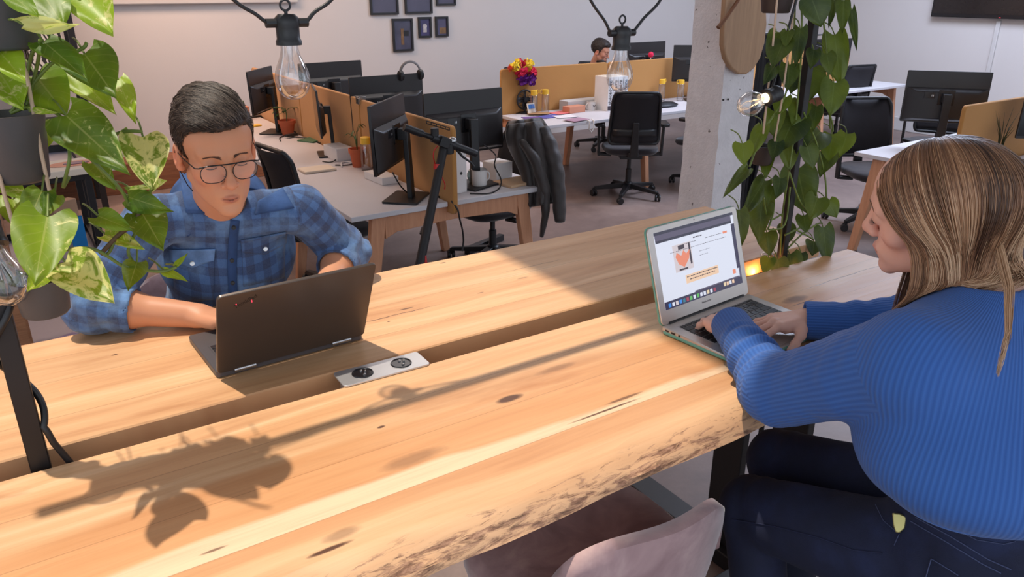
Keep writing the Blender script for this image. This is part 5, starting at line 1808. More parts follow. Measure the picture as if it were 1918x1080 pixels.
def np_mesh(name, V_, Q_, m, parent=None, attrs=None, smooth=True, corner=None):
    me = bpy.data.meshes.new(name)
    V_ = np.asarray(V_, float)
    if parent is not None:
        inv = np.array(wmat(parent).inverted())
        V_ = V_ @ inv[:3, :3].T + inv[:3, 3]
    k = Q_.shape[1]
    me.vertices.add(len(V_)); me.vertices.foreach_set('co', V_.astype(np.float32).ravel())
    me.loops.add(len(Q_) * k); me.loops.foreach_set('vertex_index', Q_.astype(np.int32).ravel())
    me.polygons.add(len(Q_))
    me.polygons.foreach_set('loop_start', np.arange(0, len(Q_) * k, k, dtype=np.int32))
    me.update(calc_edges=True)
    me.validate()
    if smooth: me.shade_smooth()
    for nm, arr in (attrs or {}).items():
        if arr.ndim == 1:
            at_ = me.attributes.new(nm, 'FLOAT', 'POINT'); at_.data.foreach_set('value', arr.astype(np.float32))
        else:
            at_ = me.attributes.new(nm, 'FLOAT_COLOR', 'POINT')
            if arr.shape[1] == 3: arr = np.concatenate([arr, np.ones((len(arr), 1))], 1)
            at_.data.foreach_set('color', arr.astype(np.float32).ravel())
    if corner:      # per face-corner values: label per vertex, one array per label
        lab, sets = corner
        fl_ = np.median(lab[Q_], axis=1).astype(int)
        for nm, arrs in sets.items():
            S_ = np.stack(arrs)
            vals = S_[fl_[:, None], Q_]
            me.attributes.new(nm, 'FLOAT', 'CORNER').data.foreach_set('value', vals.astype(np.float32).ravel())
    me.materials.append(M[m] if isinstance(m, str) else m)
    o = bpy.data.objects.new(name, me)
    C.objects.link(o)
    if parent is not None: o.parent = parent
    return o


def join_np(parts):
    vs, qs, b = [], [], 0
    for v, q in parts:
        vs.append(v); qs.append(q + b); b += len(v)
    return np.concatenate(vs), np.concatenate(qs)


def tubes_np(paths, radii, sides=3, flat=1.0):
    """paths (n, m, 3), radii (n, m) -> verts, quads : many thin strands in one mesh"""
    P = np.asarray(paths); n, m, _ = P.shape
    T = np.gradient(P, axis=1); T /= np.linalg.norm(T, axis=2, keepdims=True) + 1e-9
    ref = np.tile(A(0.3, 0.2, 0.93), (n, m, 1))
    u = np.cross(T, ref); u /= np.linalg.norm(u, axis=2, keepdims=True) + 1e-9
    w_ = np.cross(T, u)
    vs = []
    for k in range(sides):
        a = 2 * PI * k / sides
        vs.append(P + (u * math.cos(a) + w_ * math.sin(a) * flat) * radii[:, :, None])
    V_ = np.stack(vs, 2).reshape(-1, 3)     # index ((i*m)+j)*sides+k
    i, j, k = np.meshgrid(np.arange(n), np.arange(m - 1), np.arange(sides), indexing='ij')
    b = (i * m + j) * sides
    k2 = (k + 1) % sides
    Q_ = np.stack([b + k, b + k2, b + sides + k2, b + sides + k], -1).reshape(-1, 4)
    return V_, Q_


# ------------------------------------------------------------------ head in its own frame: x to its left, y to the back, z up, origin between the ears
def head_field(q, fem=False, lids=0.0145):
    j = 0.88 if fem else 1.0
    sx = A(-1, 1, 1)
    m = q.copy(); m[:, 0] = np.abs(m[:, 0])         # mirrored
    d = ell(q, (0, .016, .052), (.075, .094, .078))
    d = smin(d, ell(q, (0, -.036, .052), (.062, .055, .056)), .03)
    d = smin(d, ell(q, (0, -.038, -.010), (.052 * j, .050, .066)), .03)
    d = smin(d, sph(m, (.040, -.056, -.008), .024 if not fem else .0205), .025)
    d = smin(d, rc(m, (.050 * j, -.006, -.040), (.011, -.078, -.092 if not fem else -.088), .018, .0145), .024)
    d = smin(d, ell(q, (0, -.030, -.062 if not fem else -.055), (.046, .050, .038) if not fem else (.040, .044, .030)), .03)
    d = smin(d, sph(q, (0, -.083, -.093 if not fem else -.089), .0165 if not fem else .0145), .016)
    d = smin(d, ell(q, (0, -.076, -.056), (.029, .023, .026)), .018)
    d = smin(d, rc(m, (.012, -.087, .038), (.042, -.074, .040), .012 if not fem else .010, .010), .016)
    d = smax(d, -sph(m, (.0315, -.101, .021), .0165), .014)
    d = smin(d, sph(m, (.0315, -.0785, .020), lids), .004)
    # nose
    nt_ = -.113 if not fem else -.110
    n = rc(q, (0, -.088, .026), (0, nt_ + .004, -.014), .0085, .0105)
    n = smin(n, sph(q, (0, nt_ + .001, -.0195), .0098 if not fem else .0096), .010)
    n = smin(n, sph(m, (.0125 if not fem else .0105, -.100, -.025), .0074 if not fem else .0068), .008)
    n = smax(n, -sph(m, (.0058, -.106, -.0345), .0042), .003)
    d = smin(d, n, .010)
    # lips
    lp = 1.0 if not fem else 1.05
    up = smin(rc(m, (0, -.1010, -.0548), (.0185, -.0920, -.0590), .0038 * lp, .0016), rc(m, (.004, -.1015, -.0542), (.010, -.0990, -.0558), .0036 * lp, .0026), .004)
    lw = rc(m, (0, -.0995, -.0648), (.0165, -.0920, -.0605), .0048 * lp, .0018)
    lipd = np.minimum(up, lw)
    d = smin(d, lipd, .0045)
    d = smax(d, -rc(m, (0, -.1052, -.0600), (.0185, -.0945, -.0594), .0021, .0014), .0016)
    d = smax(d, -rc(q, (0, -.1075, -.046), (0, -.113, -.038), .0022, .0030), .006)       # philtrum
    d = smax(d, -rc(m, (0.0, -.106, -.0765), (.012, -.101, -.0765), .006, .003), .010)      # hollow above the chin
    # ears
    Re = nrot(0.22, 0, 0)
    qe = m
    e = ell(qe, (.0785, .010, .002), (.0090, .0200, .0335), Re)
    e = smax(e, -ell(qe, (.086, .007, .006), (.0075, .0105, .0185), Re), .004)
    e = smin(e, sph(qe, (.075, .002, -.022), .0080), .008)
    e = smin(e, ell(qe, (.0765, -.006, .000), (.004, .006, .010), Re), .004)
    d = smin(d, e, .008)
    return d


def hand_prims(wrist, D, N, side, s=1.0, curls=None, spread=0.10, thumb=(0.75, 0.55, -0.25), tcurl=0.3, elbow=None):
    """returns list of chains; each chain is a list of (a, b, r1, r2). N: normal out of the back of the hand. side=+1: thumb along D x N"""
    D = np.asarray(D, float); D /= np.linalg.norm(D)
    N = np.asarray(N, float); N = N - D * (N @ D); N /= np.linalg.norm(N)
    S = np.cross(D, N) * side
    W = np.asarray(wrist, float)
    curls = curls or [(0.35, 0.45, 0.3)] * 4
    offs = [.031, .0105, -.0105, -.030]
    mlen = [.088, .090, .084, .076]
    ph = [(.043, .026, .020), (.047, .030, .021), (.043, .028, .020), (.034, .020, .018)]
    rr = [.0092, .0094, .0089, .0080]
    palm, fingers = [], []
    for k in range(4):
        st = W + D * .004 * s + S * offs[k] * 0.55 * s
        kn = W + D * mlen[k] * s + S * offs[k] * s + N * (.004 if k in (1, 2) else .001) * s
        palm.append((st, kn, .0155 * s, .0118 * s))
        if k in (0, 3): palm.append((st - N * .006 * s, kn - N * .010 * s - D * .015 * s, .014 * s, .010 * s))
        a = kn
        ang = 0.0
        sp = spread * (1.2 - k * 0.8)
        ch = []
        base = D * math.cos(sp) + S * math.sin(sp)
        for q_ in range(3):
            ang += curls[k][q_]
            dirn = base * math.cos(ang) - N * math.sin(ang)
            b = a + dirn * ph[k][q_] * s
            r1 = rr[k] * s * (1.02 - 0.06 * q_); r2 = rr[k] * s * (0.97 - 0.10 * q_)
            ch.append((a, b, r1, r2))
            a = b
        fingers.append(ch)
    t0 = W + D * .018 * s + S * .020 * s - N * .006 * s
    td = D * thumb[0] + S * thumb[1] + N * thumb[2]; td /= np.linalg.norm(td)
    t1 = t0 + td * .043 * s
    ax = N * 0.5 + S * -0.2
    td2 = td + D * tcurl * 0.6 - S * tcurl * 0.6; td2 /= np.linalg.norm(td2)
    t2 = t1 + td2 * .034 * s
    td3 = td2 + D * tcurl * .5 - S * tcurl * .4; td3 /= np.linalg.norm(td3)
    t3 = t2 + td3 * .024 * s
    palm.append((t0, t1, .0155 * s, .0120 * s))
    fingers.append([(t1, t2, .0112 * s, .0100 * s), (t2, t3, .0102 * s, .0080 * s)])
    return palm, fingers


def hand_field(P, hp):
    palm, fingers = hp
    d = None
    for (a, b, r1, r2) in palm:
        v = rc(P, a, b, r1, r2)
        d = v if d is None else smin(d, v, .010)
    for ch in fingers:
        f = None
        for (a, b, r1, r2) in ch:
            v = rc(P, a, b, r1, r2)
            f = v if f is None else smin(f, v, .003)
            # knuckle swelling
            f = smin(f, sph(P, a, r1 * 1.04), .004)
        d = smin(d, f, .0055)
    return d


def gate(P, fn, lo, hi, big=0.25, pad=0.03):
    """evaluate fn only near its box"""
    lo, hi = np.asarray(lo) - pad, np.asarray(hi) + pad
    c = np.maximum(np.maximum(lo - P, P - hi), 0)
    far = np.linalg.norm(c, axis=1)
    out = far + pad
    m = far <= 0
    if m.any(): out[m] = fn(P[m])
    return out


def skin_material(name, base, flush):
    t = NT(name)
    a = t.attr('skin')
    t.b.inputs['Roughness'].default_value = 0.48
    t.b.inputs['Subsurface Weight'].default_value = 0.12
    t.b.inputs['Subsurface Radius'].default_value = (0.02, 0.007, 0.004)
    t.b.inputs['Subsurface Scale'].default_value = 0.5
    t.b.inputs['Specular IOR Level'].default_value = 0.35
    o = t.obj()
    n = t.noise(o, 55, 4, 0.6)
    t.col(t.mix(t.math('MULTIPLY', t.math('SUBTRACT', n, 0.5), 0.35, clamp=True), a.outputs['Color'], flush))
    t.bump(t.noise(o, 900, 2), 0.06, 0.001)
    return t.m


def hair_material(name, stops, rough=0.38, spec=0.5):
    t = NT(name)
    a = t.attr('tone')
    t.col(t.ramp(a.outputs['Fac'], stops))
    t.b.inputs['Roughness'].default_value = rough
    t.b.inputs['Specular IOR Level'].default_value = spec
    return t.m


def project_out(P, fn, off, it=3):
    """push points outside a field by off"""
    P = P.copy()
    e = 0.002
    for _ in range(it):
        d = fn(P)
        m = d < off
        if not m.any(): break
        q = P[m]
        g = np.stack([fn(q + A(e, 0, 0)) - d[m], fn(q + A(0, e, 0)) - d[m], fn(q + A(0, 0, e)) - d[m]], 1)
        g /= np.linalg.norm(g, axis=1, keepdims=True) + 1e-9
        P[m] = q + g * (off - d[m])[:, None]
    return P


def on_surface(P, fn, off=0.0, it=6):
    P = P.copy(); e = 0.002
    for _ in range(it):
        d = fn(P)
        g = np.stack([fn(P + A(e, 0, 0)) - d, fn(P + A(0, e, 0)) - d, fn(P + A(0, 0, e)) - d], 1)
        g /= np.linalg.norm(g, axis=1, keepdims=True) + 1e-9
        P = P + g * (off - d)[:, None]
    return P
# ------------------------------------------------------------------ people
M['skin'] = skin_material('skin', srgb(214, 158, 126), srgb(204, 128, 102))
M['skin_fair'] = skin_material('fair skin', srgb(226, 178, 156), srgb(214, 142, 122))
M['eye_white'] = mat('eye white', srgb(225, 215, 208), 0.2)
M['iris'] = mat('dark iris', srgb(40, 28, 22), 0.1)
M['lash'] = mat('dark lashes', (0.012, 0.008, 0.007), 0.6)
M['specs'] = mat('dark spectacle frame', (0.015, 0.013, 0.013), 0.3, 0.4)
M['lens'] = glass_mat('spectacle lens', (0.97, 0.95, 0.93), 0.02, 0.02)


def skin_cols(P, base, q=None, lip=None, tips=None):
    c = np.tile(np.array(base[:3]), (len(P), 1))
    if q is not None:
        m = q.copy(); m[:, 0] = np.abs(m[:, 0])
        def blend(w_, col):
            return c * (1 - w_[:, None]) + np.array(col[:3]) * w_[:, None]
        near = lambda cen, r: np.clip(1 - np.linalg.norm((m - A(*cen)) / A(*r), axis=1), 0, 1)
        c = blend(near((.045, -.065, -.015), (.05, .05, .045)) * 0.35, srgb(214, 128, 104))
        c = blend(near((0, -.112, -.022), (.03, .03, .03)) * 0.35, srgb(208, 120, 96))
        c = blend(near((.082, .01, .0), (.02, .04, .05)) * 0.6, srgb(210, 118, 96))
        # lip tint, the mouth crease's shade painted as a dark line, lids
        c = blend(near((0.0, -.098, -.060), (.0205, .02, .0115)) ** 0.4 * 0.85, lip or srgb(164, 88, 78))
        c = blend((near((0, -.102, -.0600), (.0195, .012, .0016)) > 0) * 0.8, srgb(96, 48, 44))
        c = blend(near((.031, -.092, .020), (.022, .02, .015)) * 0.5, srgb(170, 112, 88))
    return c


def finish(V_, Q_, n=1): return relax(V_, Q_, n, 0.5)


M['brow_dark'] = mat('soft dark brow', srgb(92, 62, 48), 0.8)
M['brow_fair'] = mat('brown brow', srgb(92, 66, 50), 0.7)


# ================================================================== the man
MR = np.array([[.9994, .0127, -.0326], [-.0212, .9612, -.2751], [.0279, .2757, .9608]])
MT = A(.379, 1.758, 1.4915)
mloc = lambda P: (P - MT) @ MR
mw = lambda *v: A(*v) @ MR.T + MT
nbM = A(.400, 1.888, 1.345)
shR, shL = A(.240, 1.905, 1.325), A(.588, 1.860, 1.312)
elR, elL = A(.090, 1.875, 1.156), A(.705, 1.888, 1.165)
wrR, wrL = A(.292, 1.762, 1.124), A(.562, 1.700, 1.136)
pelM = A(.38, 2.20, .87)
CHR = nrot(-0.50, 0, -0.10)
hpR = hand_prims(wrR, A(.62, -.78, .02), A(.12, .1, 1.0), -1, 1.0, [(0.35, 0.5, 0.3), (0.30, 0.5, 0.3), (0.32, 0.5, 0.3), (0.38, 0.5, 0.3)], 0.10, (0.8, 0.5, -0.2))
hpL = hand_prims(wrL, A(-.50, -.86, -.04), A(.05, .1, 1.0), 1, 1.0, [(0.35, 0.5, 0.3), (0.30, 0.5, 0.3), (0.32, 0.5, 0.3), (0.38, 0.5, 0.3)], 0.10, (0.8, 0.5, -0.2))


def man_headneck(P):
    q = mloc(P)
    d = head_field(q)
    d = smin(d, rc(P, mw(0, .022, -.050), nbM + A(0, .005, -.02), .054, .060), .022)
    return d


def man_trunk(P):
    d = ell(P, (.420, 1.985, 1.205), (.158, .102, .16), CHR)
    d = smin(d, rc(P, (.41, 2.07, 1.05), pelM, .118, .130), .06)
    d = smin(d, rc(P, shR + A(.03, 0, 0), shL - A(.03, 0, 0), .044, .044), .05)
    d = smin(d, rc(P, nbM, (.415, 1.94, 1.28), .06, .09), .04)
    d = smin(d, rc(P, shR, elR, .046, .041), .03)
    d = smin(d, rc(P, shL, elL, .046, .041), .03)
    for sx in (-1, 1):
        hip = pelM + A(sx * .09, -.01, -.02)
        kn = pelM + A(sx * .13, -.40, -.02)
        d = smin(d, rc(P, hip, kn, .085, .058), .03)
        d = smin(d, rc(P, kn, kn + A(0, .10, -.40), .055, .040), .02)
        d = smin(d, rc(P, kn + A(0, .10, -.41), kn + A(0, -.06, -.45), .038, .03), .02)
    return d


def arm_fn(el, wr, hp, r0=.043, r1=.0285):
    def fn(P):
        d = rc(P, el, wr, r0, r1)
        mid = np.asarray(el) * .72 + np.asarray(wr) * .28
        d = smin(d, sph(P, mid, r0 * 1.02), .03)
        D = hp[0][0][1] - hp[0][0][0]
        return smin(d, hand_field(P, hp), .012)
    return fn


# ---- shirt
def fold_noise(P, seed, f=26):
    return fbm(P, f, seed, 3)


cufR0, cufR1 = elR + (wrR - elR) * 0.20, elR + (wrR - elR) * 0.40
cufL0, cufL1 = elL + (wrL - elL) * 0.22, elL + (wrL - elL) * 0.42


def shirt_parts(P):
    fd = fold_noise(P * A(1, 1, 0.6), 1.3, 22)
    tor = ell(P, (.420, 1.985, 1.205), (.172, .116, .17), CHR)
    tor = smin(tor, rc(P, (.41, 2.06, 1.06), (.39, 2.18, .90), .138, .148), .07)
    tor = smin(tor, rc(P, shR + A(.04, 0, .0), shL - A(.04, 0, .0), .056, .056), .05)
    tor = smin(tor, rc(P, nbM + A(0, .02, -.01), (.415, 1.95, 1.27), .070, .10), .06)
    # creases from the armpits across the chest, and belly folds
    tor = tor + 0.0035 * fd * np.clip((1.36 - P[:, 2]) * 8, 0, 1) + 0.003 * np.sin((P[:, 2] * 1.0 + (P[:, 0] - .42) * 0.8) * 75 + fd * 2.5) * np.clip((1.16 - P[:, 2]) * 8, 0, 1)
    def sleeve(sh, el, c0, c1, seed):
        L = np.linalg.norm(el - sh)
        t1 = ((P - sh) @ (el - sh)) / L
        up = rc(P, sh, el, .060, .056)
        lo = rc(P, el, c0, .058, .055)
        s_ = smin(up, lo, .03)
        ring = np.sin(t1 * 120 + 3.0 * fbm(P, 18, seed) + seed)
        s_ = s_ + 0.0045 * ring * np.clip((t1 - 0.08) * 10, 0, 1) + 0.004 * fbm(P, 40, seed + 4)
        cu = rc(P, c0, c1, .0555, .0540)
        cu = smax(cu, ((P - c1) @ ((c1 - c0) / np.linalg.norm(c1 - c0))), .006)
        cu = smax(cu, -((P - c0) @ ((c1 - c0) / np.linalg.norm(c1 - c0))), .006)
        cu = cu + 0.0015 * fbm(P, 70, seed)
        return s_, cu
    sR, cR = sleeve(shR, elR, cufR0, cufR1, 2.2)
    sL, cL = sleeve(shL, elL, cufL0, cufL1, 5.1)
    return tor, sR, cR, sL, cL


def shirt_field(P):
    tor, sR, cR, sL, cL = shirt_parts(P)
    d = smin(tor, sR, .022)
    d = smin(d, sL, .022)
    d = np.minimum(np.minimum(d, cR), cL)
    # open neck, sleeve mouths
    d = smax(d, -rc(P, nbM + A(0, -.030, .018), mw(0, .0, -.07), .052, .062), .008)
    for c0, c1 in ((cufR0, cufR1), (cufL0, cufL1)):
        ax = (c1 - c0) / np.linalg.norm(c1 - c0)
        d = smax(d, -rc(P, c1 - ax * .012, c1 + ax * .05, .047, .046), .003)
    d = smax(d, .90 - P[:, 2], .01)
    d = smax(d, (1.865 - P[:, 1]) - np.clip((P[:, 2] - 1.09) * 20, -0.01, 9), .01)   # stay off the table's edge
    return d


def plaid():
    t = NT('washed blue plaid denim')
    u, v = t.attr('u').outputs['Fac'], t.attr('v').outputs['Fac']
    o = t.obj()
    def stripe(x, per, off=0.0, w_=0.5):
        f = t.math('FRACT', t.math('ADD', t.math('DIVIDE', x, per), off))
        f = t.math('ABSOLUTE', t.math('SUBTRACT', f, 0.5))
        return t.math('MULTIPLY', t.math('SUBTRACT', f, 0.25 - 0.02), 24, clamp=True)
    a, b = stripe(u, 0.042), stripe(v, 0.042, 0.3)
    k = t.math('MULTIPLY', t.math('ADD', a, b), 0.5)
    col = t.ramp(k, [(0.0, srgb(28, 44, 84)), (0.5, srgb(37, 66, 114)), (1.0, srgb(54, 92, 146))])
    n = t.noise(o, 9, 5, 0.6)
    wash = t.math('MULTIPLY', t.math('SUBTRACT', n, 0.50, clamp=True), 4.5, clamp=True)
    col = t.mix(t.math('MULTIPLY', wash, 0.62), col, srgb(120, 164, 212))
    tw = t.noise(o, 420, 2)
    col = t.mix(t.math('MULTIPLY', tw, 0.16), col, srgb(160, 190, 225))
    t.col(col)
    t.b.inputs['Roughness'].default_value = 0.85
    t.b.inputs['Sheen Weight'].default_value = 0.15
    t.bump(t.math('ADD', t.math('MULTIPLY', t.noise(o, 60, 3), 0.7), t.math('MULTIPLY', tw, 0.3)), 0.35, 0.003)
    return t.m
M['plaid'] = plaid()
M['denim_edge'] = mat('blue denim trim', srgb(44, 74, 122), 0.85, var=0.25, vscale=14, bump=0.3, bscale=300)
M['denim_light'] = mat('faded denim trim', srgb(98, 134, 182), 0.85, var=0.3, vscale=25, bump=0.3, bscale=300)
M['dark_trousers'] = mat('dark trousers', (0.02, 0.022, 0.03), 0.9)


def uv_limb(P, a, b, r):
    a, b = np.asarray(a), np.asarray(b)
    ax = (b - a) / np.linalg.norm(b - a)
    e1 = np.cross(ax, A(0.1, 0.2, 1)); e1 /= np.linalg.norm(e1); e2 = np.cross(ax, e1)
    q = P - a
    return np.arctan2(q @ e2, q @ e1) * r, q @ ax


def build_man():
    root = thing('person', 'man in glasses and a blue plaid denim shirt typing on the dark laptop', 'person', (.38, 2.2, 0))
    parts = []
    fn = man_headneck
    V1, Q1 = polygonise(fn, MT + A(-.12, -.17, -.20), MT + A(.12, .16, .16), .0026)
    V1 = finish(V1, Q1)
    V2, Q2 = polygonise(arm_fn(elR, wrR, hpR), A(.0, 1.55, 1.05), A(.50, 1.95, 1.24), .0030)
    V3, Q3 = polygonise(arm_fn(elL, wrL, hpL), A(.38, 1.48, 1.05), A(.80, 1.97, 1.26), .0030)
    V4, Q4 = polygonise(man_trunk, A(.0, 1.65, 0.35), A(.82, 2.45, 1.42), .010)
    V_, Q_ = join_np([(V1, Q1), (finish(V2, Q2), Q2), (finish(V3, Q3), Q3), (V4, Q4)])
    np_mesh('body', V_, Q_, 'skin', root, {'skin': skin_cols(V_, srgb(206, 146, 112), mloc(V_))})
    # shirt
    V_, Q_ = polygonise(shirt_field, A(-.03, 1.66, .86), A(.84, 2.38, 1.46), .0046)
    V_ = finish(V_, Q_)
    tor, sR, cR, sL, cL = shirt_parts(V_)
    u, v = V_[:, 0].copy(), (V_ @ A(0, -.45, .89))
    k = np.argmin(np.stack([tor, np.minimum(sR, cR), np.minimum(sL, cL)]), 0)
    us, vs_ = [u], [v]
    lab = np.zeros(len(V_), int)
    for kk, (sh, el, wr) in ((1, (shR, elR, wrR)), (2, (shL, elL, wrL))):
        m = k == kk
        up = rc(V_, sh, el, .06, .06) < rc(V_, el, wr, .06, .06)
        ua, va = uv_limb(V_, sh, el, .06); ub, vb = uv_limb(V_, el, wr, .06)
        us += [ua, ub]; vs_ += [va, vb + .28]
        lab[m] = np.where(up, 2 * kk - 1, 2 * kk)[m]
    shirt = np_mesh('shirt', V_, Q_, 'plaid', root, corner=(lab, {'u': us, 'v': vs_}))
    bvh = BVHTree.FromPolygons([tuple(p) for p in V_], [tuple(int(i) for i in q) for q in Q_])
    org = Vector((0, 0, CAM_H))

    def on(px, py, off=0.002):
        r = Vector(_F * FPX + _R * (px - 959) + _U * (540 - py)).normalized()
        loc, nor, idx, dist = bvh.ray_cast(org, r)
        if loc is None: return None
        if nor.dot(r) > 0: nor = -nor
        return loc + nor * off

    def strip(name, pts, w_, m, off=0.0025):
        """a narrow band along a pixel path"""
        rows = []
        dense = []
        for i in range(len(pts) - 1):
            for k in range(8):
                f = k / 8
                dense.append((pts[i][0] * (1 - f) + pts[i + 1][0] * f, pts[i][1] * (1 - f) + pts[i + 1][1] * f))
        dense.append(pts[-1])
        for i, (x, y) in enumerate(dense):
            a, b = dense[max(i - 1, 0)], dense[min(i + 1, len(dense) - 1)]
            dx, dy = b[0] - a[0], b[1] - a[1]
            L = math.hypot(dx, dy) or 1
            nx, ny = -dy / L, dx / L
            row = [on(x + nx * w_ * s_, y + ny * w_ * s_, off) for s_ in (-0.5, 0, 0.5)]
            if all(p is not None for p in row): rows.append(row)
        if len(rows) > 1: return MB().grid(rows).build(name, m, shirt, smooth=80, world=True, solid=0.003)

    def patch(name, quad, m, nx=10, ny=8, off=0.003, point=0.0):
        P = []
        (x0, y0), (x1, y1), (x2, y2), (x3, y3) = quad   # tl, tr, br, bl
        for i in range(nx + 1):
            u_ = i / nx
            row = []
            for j in range(ny + 1):
                v_ = j / ny
                x = (x0 * (1 - u_) + x1 * u_) * (1 - v_) + (x3 * (1 - u_) + x2 * u_) * v_
                y = (y0 * (1 - u_) + y1 * u_) * (1 - v_) + (y3 * (1 - u_) + y2 * u_) * v_
                y += point * v_ * (1 - abs(2 * u_ - 1))
                p = on(x, y, off)
                row.append(p if p is not None else (row[-1] if row else at(x, y, d=1.85)))
            P.append(row)
        o = MB().grid(P).build(name, m, shirt, smooth=80, world=True, solid=0.0035)
        fl_ = [p for r in P for p in r]
        for nm, vals in (('u', [p[0] for p in fl_]), ('v', [p[1] * -.45 + p[2] * .89 for p in fl_])):
            o.data.attributes.new(nm, 'FLOAT', 'POINT').data.foreach_set('value', vals)
        return o

    strip('placket', [(440, 412), (436, 450), (434, 500), (437, 555), (440, 600)], 17, 'denim_edge')
    for (x, y) in ((437, 424), (434, 486), (436, 528)):
        p = on(x, y, 0.006)
        if p is not None:
            MB().lathe([(0, -.0015), (.0052, -.0012), (.0055, .0012), (.0035, .0018), (.003, .0010), (0, .0010)], 16, frame_to(p, p + (org - p) * 0.1)).build('button', 'black_plastic', shirt, world=True)
    patch('pocket', [(322, 470), (402, 468), (400, 560), (330, 566)], 'plaid_patch', off=0.0015)
    patch('pocket_flap', [(319, 466), (404, 464), (402, 486), (321, 488)], 'denim_light', off=0.0045, point=14)
    patch('pocket', [(452, 452), (533, 436), (532, 520), (456, 536)], 'plaid_patch', off=0.0015)
    patch('pocket_flap', [(450, 448), (535, 432), (533, 456), (452, 471)], 'plaid_patch', off=0.0045, point=12)
    for (x, y) in ((363, 492), (494, 464)):
        p = on(x, y, 0.008)
        if p is not None:
            MB().lathe([(0, -.0015), (.0052, -.0012), (.0055, .0012), (.0035, .0018), (0, .0012)], 16, frame_to(p, p + (org - p) * 0.1)).build('button', 'chrome', shirt, world=True)
    patch('collar_leaf', [(336, 322), (361, 334), (413, 403), (349, 399)], 'collar', off=0.006)
    patch('collar_leaf', [(482, 378), (531, 356), (551, 390), (476, 402)], 'collar', off=0.006)
    # collar: band and folded leaf round the neck
    ax = (mw(0, .02, -.06) - nbM); ax /= np.linalg.norm(ax)
    fwd = A(0.16, -1, 0); fwd -= ax * (fwd @ ax); fwd /= np.linalg.norm(fwd)
    lft = np.cross(ax, fwd) * 1.0          # towards his left when forward is -y
    rows = []
    na = 48
    for i in range(na + 1):
        phi = math.radians(-108 + 216 * i / na)   # 0 = nape, +-172 = front opening
        dr = -fwd * math.cos(phi) + lft * math.sin(phi)
        fr = max(0.0, (abs(math.degrees(phi)) - 90) / 82)
        base = nbM + ax * .012
        drop = 0.0
        spread = 0.018 * fr
        def pt(r, h): return base + dr * r + ax * (h + drop)
        leaf = 0.034 * (1 - fr) + .006
        rows.append([pt(.060, -.012), pt(.0605, .010), pt(.062, .026), pt(.067, .031), pt(.075, .026), pt(.082 + leaf * .35, .018 - leaf * .30), pt(.086 + leaf * .85, .006 - leaf * .62)])
    MB().grid([[tuple(p) for p in r] for r in rows]).build('collar', 'collar', shirt, smooth=80, world=True, solid=0.0035, subd=1)
    # trousers
    def tr(P):
        d = rc(P, (.40, 2.12, .93), pelM, .140, .145)
        for sx in (-1, 1):
            hip = pelM + A(sx * .09, -.01, -.02); kn = pelM + A(sx * .13, -.40, -.02)
            d = smin(d, rc(P, hip, kn, .098, .070), .03)
            d = smin(d, rc(P, kn, kn + A(0, .10, -.38), .068, .052), .02)
        return smax(d, P[:, 2] - .96, .01)
    V_, Q_ = polygonise(tr, A(.0, 1.6, .40), A(.80, 2.5, 1.0), .012)
    np_mesh('trousers', finish(V_, Q_), Q_, 'dark_trousers', root)
    # hair
    return root, shirt


M['plaid_patch'] = M['plaid']
M['collar'] = mat('blue denim collar', srgb(48, 78, 126), 0.85, var=0.4, vscale=18, bump=0.3, bscale=300)


def head_part(name, m, parent, to_world, build, sm=60):
    mb = MB()
    build(mb)
    mb.v = [tuple(to_world(*p)) for p in mb.v]
    return mb.build(name, m, parent, smooth=sm, world=True)


def brows_lashes(root, tow, fem=False, col='lash'):
    R = np.random.default_rng(3)
    n = 190
    P = []; Rr = []
    for s_ in (-1, 1):
        f = R.random(n)
        x = .012 + .038 * f
        z = .0390 + .0030 * np.sin(f * PI * .75) - .0030 * f + (R.random(n) - .5) * .0080 * (1 - .55 * f)
        st = np.stack([s_ * x, np.full(n, -.10), z], 1)
        d = np.stack([s_ * np.full(n, .9), np.zeros(n), .45 - .9 * f], 1) * .0065
        pts = np.stack([st, st + d * .5, st + d], 1)
        P.append(pts); Rr.append(np.tile(A(.00030, .00034, .0001), (n, 1)))
    P = np.concatenate(P); Rr = np.concatenate(Rr)
    fl_ = P.reshape(-1, 3)
    fl_ = on_surface(fl_, lambda q: head_field(q, fem), .0006)
    fl_ = fl_.reshape(P.shape)
    W = np.stack([tow(*p) for p in fl_.reshape(-1, 3)]).reshape(P.shape)
    V_, Q_ = tubes_np(W, Rr * (0.8 if fem else 1.15), 3)
    np_mesh('eyebrows', V_, Q_, col, root)
    # lash line along the lowered lid, and eyeballs in the slit
    for s_ in (-1, 1):
        mb = MB()
        c = Vector((s_ * .0315, -.0785, .020))
        arc = []
        for k in range(9):
            a = -0.95 + 1.9 * k / 8
            r = .0149
            el_ = -0.42 - 0.10 * math.cos(a * 1.4)
            arc.append(c + Vector((math.sin(a) * r * math.cos(el_), -math.cos(a) * r * math.cos(el_), math.sin(el_) * r)))
        mb.tube(arc, [0.0003] + [0.0008] * 7 + [0.0003], 6)
        nl = 18
        for k in range(nl):
            a = -0.85 + 1.7 * k / (nl - 1)
            el_ = -0.46
            p = c + Vector((math.sin(a) * .0149 * math.cos(el_), -math.cos(a) * .0149 * math.cos(el_), math.sin(el_) * .0149))
            dd = Vector((math.sin(a) * .6, -math.cos(a), -.35)).normalized()
            mb.tube([p, p + dd * (.0014 if not fem else .0045), p + dd * (.0022 if not fem else .0075) + Vector((0, 0, .0018 if fem else 0))], [.0003, .0002, .00005], 4)
        mb.v = [tuple(tow(*p)) for p in mb.v]
        mb.build('eyelashes', 'lash', root, world=True)


man, man_shirt = build_man()
brows_lashes(man, mw, False, 'brow_dark')


